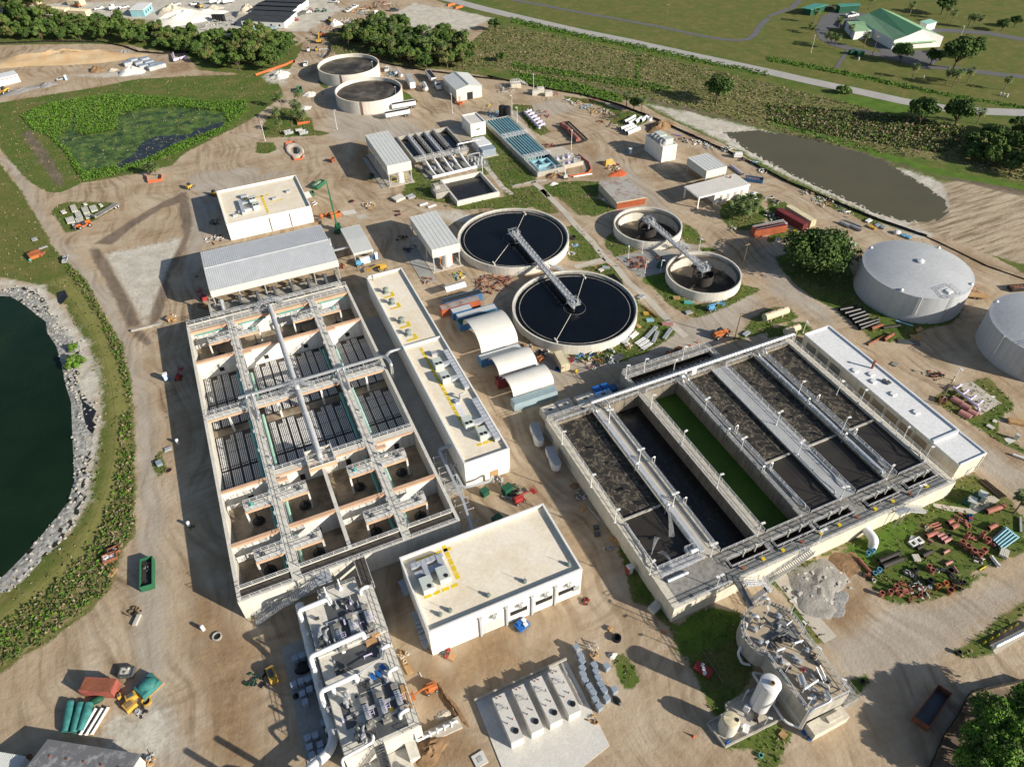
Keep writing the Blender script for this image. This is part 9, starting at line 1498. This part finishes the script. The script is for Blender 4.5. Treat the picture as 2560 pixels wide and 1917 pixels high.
def quads(C_,N_,sz,asp=1.6):
 n=len(C_);N_=N_/np.linalg.norm(N_,axis=1,keepdims=True);r=rng.normal(size=(n,3));U=np.cross(N_,r);U/=np.linalg.norm(U,axis=1,keepdims=True)+1e-9;W=np.cross(N_,U);s=(sz*rng.uniform(.6,1.3,n))[:,None]
 return np.stack([C_-U*s*asp*.5-W*s*.35,C_+U*s*asp*.1-W*s*.5,C_+U*s*asp*.5+W*s*.1,C_-U*s*asp*.05+W*s*.5],1)
def leafmesh(name,Q,mats,mi,parent=None,**kw):
 m=M();m.v=[tuple(p)for p in Q.reshape(-1,3)];k=len(Q);m.f=[(4*i,4*i+1,4*i+2,4*i+3)for i in range(k)];m.m=[int(i)for i in mi];return m.obj(name,[X[q]for q in mats],parent,org=None if parent is not None else(0,0,0),**kw)
def crown(R,H,nb,nl,sz,base,flat=.7):
 cs=[]
 for i in range(nb):
  u=rng.uniform(0,2*pi);rr=R*.78*sqrt(rng.uniform(0,1));cs.append((rr*cos(u),rr*sin(u),base+H*(.22+.5*rng.uniform()*(1-(rr/R)**2)+.12*rng.uniform()),R*rng.uniform(.26,.44)))
 Cc,Nn,Mi=[],[],[]
 for x,y,z,r in cs:
  k=nl//nb;d=rng.normal(size=(k,3));d/=np.linalg.norm(d,axis=1,keepdims=True);d[:,2]=np.where(d[:,2]<-.35,-d[:,2],d[:,2]);q=rng.uniform(.62,1.08,k)[:,None]
  Cc.append(np.array([x,y,z])+d*q*r*np.array([1,1,flat]));Nn.append(d+rng.normal(size=(k,3))*.55+np.array([0,0,.25]));b=rng.integers(0,3);Mi.append(np.where(rng.uniform(size=k)<.7,b,rng.integers(0,3,k)))
 return quads(np.concatenate(Cc),np.concatenate(Nn),sz),np.concatenate(Mi),cs
def mk_tree(nm,R,H,base,nb,nl,sz,mats,flat=.7,tr=.35):
 t=thing(nm,'tree','tree');Q,mi,cs=crown(R,H,nb,nl,sz,base,flat);leafmesh('crown',Q,mats,mi,t);m=M();m.tube([(0,0,-.2),(.1,.05,base*.6),(.05,.1,base+H*.2)],[tr,tr*.75,tr*.5],8)
 for x,y,z,r in cs[:7]:m.tube([(.05,.05,base*.7),(x*.5,y*.5,(base+z)/2),(x,y,z)],[tr*.5,tr*.32,tr*.12],6)
 m.obj('trunk',X['bark'],t);return t
DK,MD,LT,BR=['leaf_dark','leaf_mid','leaf_dark'],['leaf_mid','leaf_dark','leaf_light'],['leaf_light','leaf_mid','leaf_olive'],['leaf_bright','leaf_light','leaf_mid']
T1=[mk_tree('broadleaf_tree',4.2,5.0,1.6,13,1500,.62,mt)for mt in(MD,DK,LT)]+[mk_tree('broadleaf_tree',3.2,6.5,2,11,1200,.58,mt,1.0)for mt in(MD,LT)]
OAK=mk_tree('spreading_oak',11.0,8.0,2.2,34,7200,.62,DK[:1]+MD[:2],.62,.6);BIG=mk_tree('shade_tree',6.0,7.5,2.6,18,2600,.62,DK[:1]+MD[:2],.8,.4);NEAR=mk_tree('leafy_tree',4.0,8.0,2.0,22,5200,.36,BR,.9,.3);BUSH=mk_tree('shrub',2.6,2.6,.2,9,900,.5,BR,.8,.12)
def mk_palm(h_,n=30,L_=2.3):
 t=thing('palm_tree','palm','palm');m=M();m.tube([(0,0,-.2),(.12,.05,h_*.5),(.05,.1,h_)],[.24,.18,.2],8);m.obj('trunk',X['palm_bark'],t);vs,fs,mi=[],[],[]
 for i in range(n):
  u=i*2.399;el=.95-1.75*(i/n);L=L_*rng.uniform(.85,1.1);d=np.array([cos(u),sin(u),0]);s=np.array([-sin(u),cos(u),0])
  for k_ in range(-3,4):
   w=k_*.16;dd=d*cos(w)+s*sin(w);p0=np.array([.05,.1,h_])+d*.35*L*cos(el)+np.array([0,0,.35*L*sin(el)]);p1=p0+dd*L*.68*cos(el*.8)+np.array([0,0,L*.6*sin(el)-.25*L*(1-el*.4)*.7]);q=np.cross(dd,[0,0,1.])*.2;b=len(vs);pm=(p0+p1)/2+np.array([0,0,.12*L]);vs+=[p0-q*.4,p0+q*.4,pm+q,pm-q,p1];fs+=[(b,b+1,b+2,b+3),(b+3,b+2,b+4)];mi+=[1 if el<-.45 else 0]*2
 m=M();m.add(vs,fs);m.m=mi;m.obj('crown',[X['leaf_palm'],X['leaf_olive']],t);return t
PALM,PALMS=mk_palm(6.0),mk_palm(3.4,34,2.0)
def grow_at(k,x,y,proto,label,sc=1,group=None,z=0,cat=None):
 q=g(k,x,y,z);return place(proto,(q[0],q[1],0),random.uniform(0,6.28),label,group,sc*random.uniform(.95,1.05)if not isinstance(sc,tuple)else sc,cat)
def inside(poly,n,sp,z=0):
 A=np.array(poly);out=[];lo,hi=A.min(0),A.max(0);tries=0
 while len(out)<n and tries<n*60:
  tries+=1;q=rng.uniform(lo,hi);c=False
  for a,b in zip(A,np.roll(A,-1,0)):
   if(a[1]>q[1])!=(b[1]>q[1])and q[0]<(b[0]-a[0])*(q[1]-a[1])/(b[1]-a[1])+a[0]:c=not c
  if c and(sp<=0 or all((q[0]-o[0])**2+(q[1]-o[1])**2>sp*sp for o in out)):out.append(q)
 return out
for poly,n,sp,lab,gr in((P('F',[(-30,52),(60,32),(130,42),(170,48),(330,62),(370,80),(460,84),(600,80),(645,98),(630,122),(600,148),(560,156),(470,148),(410,125),(395,112),(330,104),(270,92),(170,88),(-30,90)]),175,5.6,'green tree in the dense wood behind the sandy yard','trees of the north wood'),(P('F',[(742,86),(790,56),(850,55),(900,78),(960,82),(1010,102),(1026,125),(1005,148),(930,152),(850,138),(820,122),(790,112),(745,104)]),85,4.6,'green tree in the thicket behind the white sludge tanks','trees of the tank thicket'),(P('30',[(1640,1330),(1760,1240),(1900,1170),(2260,1120),(2300,1560),(2050,1500),(1850,1440),(1720,1390)]),36,4.6,'bushy tree in the clump at the right edge beyond the pond','trees of the east clump'),(P('00',[(100,60),(330,60),(420,140),(300,220),(60,200)]),8,7,'taller tree at the left end of the north wood','tall trees of the north wood')):
 for q in inside(poly,n,sp):
  pr_=T1[int(rng.integers(0,5))];place(pr_,(q[0],q[1],0),rng.uniform(0,6.28),lab,gr,tuple(rng.uniform(.72,1.38,3)*(1.5 if n==8 else.92)))
for q in inside(P('F',[(742,86),(790,56),(900,78),(1010,102),(1020,140),(930,150),(850,136)]),16,5):place(PALM,(q[0],q[1],0),rng.uniform(0,6),'palm standing among the thicket behind the sludge tanks','palms of the tank thicket',1.15)
grow_at('31',415,655,OAK,'broad spreading dark oak beside the domed reservoir',(1.12,1.0,1.15))
for a in(('20',1760,880,BIG,'lone dark tree in the tan marsh',1.15),('30',1300,1080,BIG,'left of two dark trees between marsh and concrete road',1.1),('30',1610,1090,BIG,'right of two dark trees between marsh and concrete road',1.15),('30',1135,545,BIG,'shade tree in front of the green roofed hall',.95),('30',1600,590,BIG,'tallest shade tree at the corner of the hall car park',1.35),('30',1760,500,BIG,'shade tree behind the tallest one by the car park',.95),('30',1400,560,BIG,'dark small tree by the hall car park',.75),('30',1490,130,BIG,'dark tree behind the hall lawn',.95),('30',2010,270,BIG,'small tree beside the far drive',.6),('30',2120,240,BIG,'small tree at the far right drive edge',.6),('10',2070,270,T1[1],'round bush beside the pale sand pad',1.0),('20',1050,950,BIG,'bushy green tree among the palms by the silt fence',.55),('01',665,1490,BUSH,'bright green bush on the west pond shore',1.1),('01',630,1355,BUSH,'small green bush on the west pond shore above the larger',.6),('30',640,810,BUSH,'pale green bush at the marsh edge',1.3),('10',2110,530,T1[0],'palm like tree at the edge of the burnt patch',.7)):grow_at(*a)
for i,(k,x,y,s)in enumerate((('33',1970,1230,1.0),('33',1890,1440,.85),('33',2140,1180,.8),('33',2060,1530,1.0),('33',1830,1640,.8),('33',2210,1400,1.0),('33',1960,1640,.7),('33',2330,1160,1.1))):grow_at(k,x,y,NEAR,f'{ORD[i]} bright green tree of the lower right corner, counted from the fence',s,'bright trees of the lower right corner',5.5)
for a in(('10',228,935,'tall palm left of the palm island',1.0),('10',372,905,'tall palm behind the palm island',.85),('10',350,1010,'tallest palm on the palm island',1.0),('10',385,1020,'palm leaning beside the tallest on the island',.9),('10',212,1140,'slim palm at the left foot of the island',.8),('20',1112,975,'palm right of the bushy tree by the silt fence',.95),('20',985,930,'palm left of the bushy tree by the silt fence',1.0),('30',395,200,'palm by the teal open shed',1.0),('30',600,280,'palm in the curve of the hall drive',1.1),('30',700,320,'palm at the hall annex corner',.9),('30',490,395,'left of three palms along the curved drive',.9),('30',530,420,'middle of three palms along the curved drive',1.0),('30',575,425,'right of three palms along the curved drive',1.0),('30',825,410,'palm in the small lawn by the hall entrance',1.0),('30',355,285,'short palm left of the curved drive',.7),('30',385,300,'shorter palm left of the curved drive',.6),('30',1240,680,'palm on the lawn in front of the car park',.9),('30',1530,735,'left of the palm group by the road lawn',1.0),('30',1590,750,'middle of the palm group by the road lawn',1.1),('30',1630,730,'right of the palm group by the road lawn',1.0),('30',1710,720,'leaning palm right of the palm group',1.0),('30',2035,780,'lone palm on the right lawn',.9),('30',1800,1070,'palm beside the two dark trees at the road',.95),('30',1530,170,'left palm behind the hall',1.0),('30',1575,210,'right palm behind the hall',1.0),('30',1720,240,'left of three palms on the far drive',.95),('30',1760,245,'middle of three palms on the far drive',.95),('30',1810,250,'right of three palms on the far drive',.95),('30',870,85,'palm behind the green shed',1.1),('30',1215,145,'palm behind the hall roof ridge',1.0),('32',2120,1115,'palm at the right edge above the pipe yard',1.0)):grow_at(a[0],a[1],a[2],PALM,a[3],a[4])
for i,a in enumerate((('10',185,1035),('10',415,1050),('10',345,1045),('00',1300,1510),('00',1350,1515),('21',1900,230),('21',1950,180),('21',2010,160),('21',2060,220),('21',1990,250),('21',2090,150))):
 lab=('short palm at the left of the island','short palm at the right of the island','short palm in the middle of the island','left palm in the orange mesh by the pond','right palm in the orange mesh by the pond')[i]if i<5 else 'short palm in the clump beside the orange container';grow_at(a[0],a[1],a[2],PALMS,lab,1.1 if i<5 else 1.25,None if i<5 else 'palms beside the orange container')
def cover(name,polys,n,sz,hgt_,mats,per=4,prob=None):
 pts=[];ar=[abs(sum(p[i][0]*p[i-1][1]-p[i-1][0]*p[i][1]for i in range(len(p))))for p in polys]
 for p,a in zip(polys,ar):pts+=inside(p,max(8,int(n*a/sum(ar))),0)
 A=np.repeat(np.array(pts),per,0);k=len(A);s=np.repeat(rng.uniform(.5,1.4,len(pts)),per);off=rng.normal(size=(k,2))*sz*.5;C_=np.column_stack([A+off*s[:,None],rng.uniform(.1,1,k)*hgt_*s]);N_=rng.normal(size=(k,3))*.8+np.array([0,0,.9]);Q=quads(C_,N_,sz,1.5);Q[:,:,2]=np.maximum(Q[:,:,2],-.05)
 mi=np.repeat(rng.choice(len(mats),len(pts),p=prob),per);return leafmesh(name,Q,mats,mi,kind='stuff')
cover('marsh_scrub',BRUSH[:2],9000,.5,.35,['leaf_dry','leaf_olive','leaf_light','leaf_mid'],3,[.36,.28,.2,.16])
cover('berm_scrub',BRUSH[2:]+[P('F',[(135,555),(185,605),(233,692),(268,755),(288,850),(280,870),(255,780),(215,690),(165,610),(140,570)])],1500,.4,.45,['leaf_bright','leaf_mid','leaf_olive','leaf_dry'],5,[.15,.35,.32,.18])
PV=[P('00',[(180,1000),(400,900),(750,840),(1000,820),(1500,850),(1850,880),(2120,870),(2130,950),(1980,1060),(1920,960),(1500,915),(1240,930),(1000,1000),(1020,1110),(760,1160),(640,1130),(660,1010),(640,970),(600,1100),(470,1200),(420,1180),(300,1130)]),P('00',[(2000,1080),(1850,1170),(1500,1330),(1200,1440),(950,1520),(720,1560),(640,1440),(560,1300),(420,1180),(470,1200),(590,1290),(650,1390),(720,1480),(990,1430),(1030,1455),(1300,1355),(1500,1255),(1750,1155)])]
cover('pond_reeds',PV,9500,.46,.6,['leaf_bright','leaf_mid','leaf_light'],3,[.5,.22,.28])
cover('lush_scrub',LUSH[:5],2600,.55,.5,['leaf_bright','leaf_mid','leaf_light'],4);cover('field_scrub',[P('30',[(0,900),(600,950),(1200,1000),(1700,1100),(1650,1250),(1500,1330),(900,1230),(300,1120),(0,1040)])],2600,.65,.6,['leaf_mid','leaf_olive','leaf_dry','leaf_light'],4)
cover('yard_weeds',GRASS[4:],5200,.3,.28,['leaf_mid','leaf_olive','leaf_light','leaf_dry'],3)
cover('bank_grass',GRASS[:2],3000,.34,.2,['leaf_olive','leaf_mid','leaf_dry'],3)
SH=PONDS['west'][2:21];vs,fs=[],[];n=7;A=np.array(SH);D=[]
for i in range(len(A)-1):
 k=max(2,int(np.linalg.norm(A[i+1]-A[i])/1.1))
 for j in range(k):D.append(A[i]+(A[i+1]-A[i])*j/k)
D=np.array(D);T_=np.gradient(D,axis=0);T_/=np.linalg.norm(T_,axis=1,keepdims=True);NN=np.column_stack([-T_[:,1],T_[:,0]])
if pond[np.argmin(((V0-(D[20]+NN[20]*4))**2).sum(1))]>0:NN=-NN
wd=4.6+1.6*np.sin(np.arange(len(D))*.21)+rng.normal(size=len(D))*.35
for i in range(len(D)):
 for j in range(n):q=D[i]+NN[i]*(-.5+wd[i]*j/(n-1));vs.append((q[0],q[1],-.16+.24*sin(pi*j/(n-1))*rng.uniform(.3,1)+.05))
fs=[(i*n+j,(i+1)*n+j,(i+1)*n+j+1,i*n+j+1)for i in range(len(D)-1)for j in range(n-1)]
m=M();m.add(vs,fs);lm_=mat('liner',(.24,.235,.215),.8,var=.2,sc=.7,col2=(.50,.49,.46),thr=(.42,.62),bump=1,bsc=1.2);m.m=[1 if(rng.uniform()<(.5 if j>n-4 else.06)and sin(i*.16)+rng.normal()*.3>-.1)else 0 for i in range(len(D)-1)for j in range(n-1)]
m.obj('pond_liner',[lm_,X['silt']],label='torn pale and black liner along the shore of the dark green pond',cat='liner')
for k,pts,lab in(('01',[(490,870),(560,850),(588,905),(530,975),(500,950)],'black liner sheet at the head of the west pond'),('02',[(705,140),(835,235),(795,330),(835,355),(800,430),(760,390),(725,280)],'black liner sheet half way down the west shore')):
 q=P(k,pts);c=np.mean(q,0);m=M();m.add([(x,y,.1+.12*(i%2))for i,(x,y)in enumerate(q)]+[(*c,.45)],[(i,(i+1)%len(q),len(q))for i in range(len(q))]);m.obj('liner_sheet',X['tarp_black'],label=lab,cat='liner')
vs=M()
for i in range(260):
 j=int(rng.integers(0,len(D)));q=D[j]+NN[j]*rng.uniform(-.6,wd[j]);s=rng.uniform(.15,.5);b=len(vs.v);vs.sphere((0,0,0),s,6,None,(1,.8,.6));vs.xf(b,q[0],q[1],rng.uniform(0,3),.15)
vs.obj('shore_stones',X['concrete'],kind='stuff')
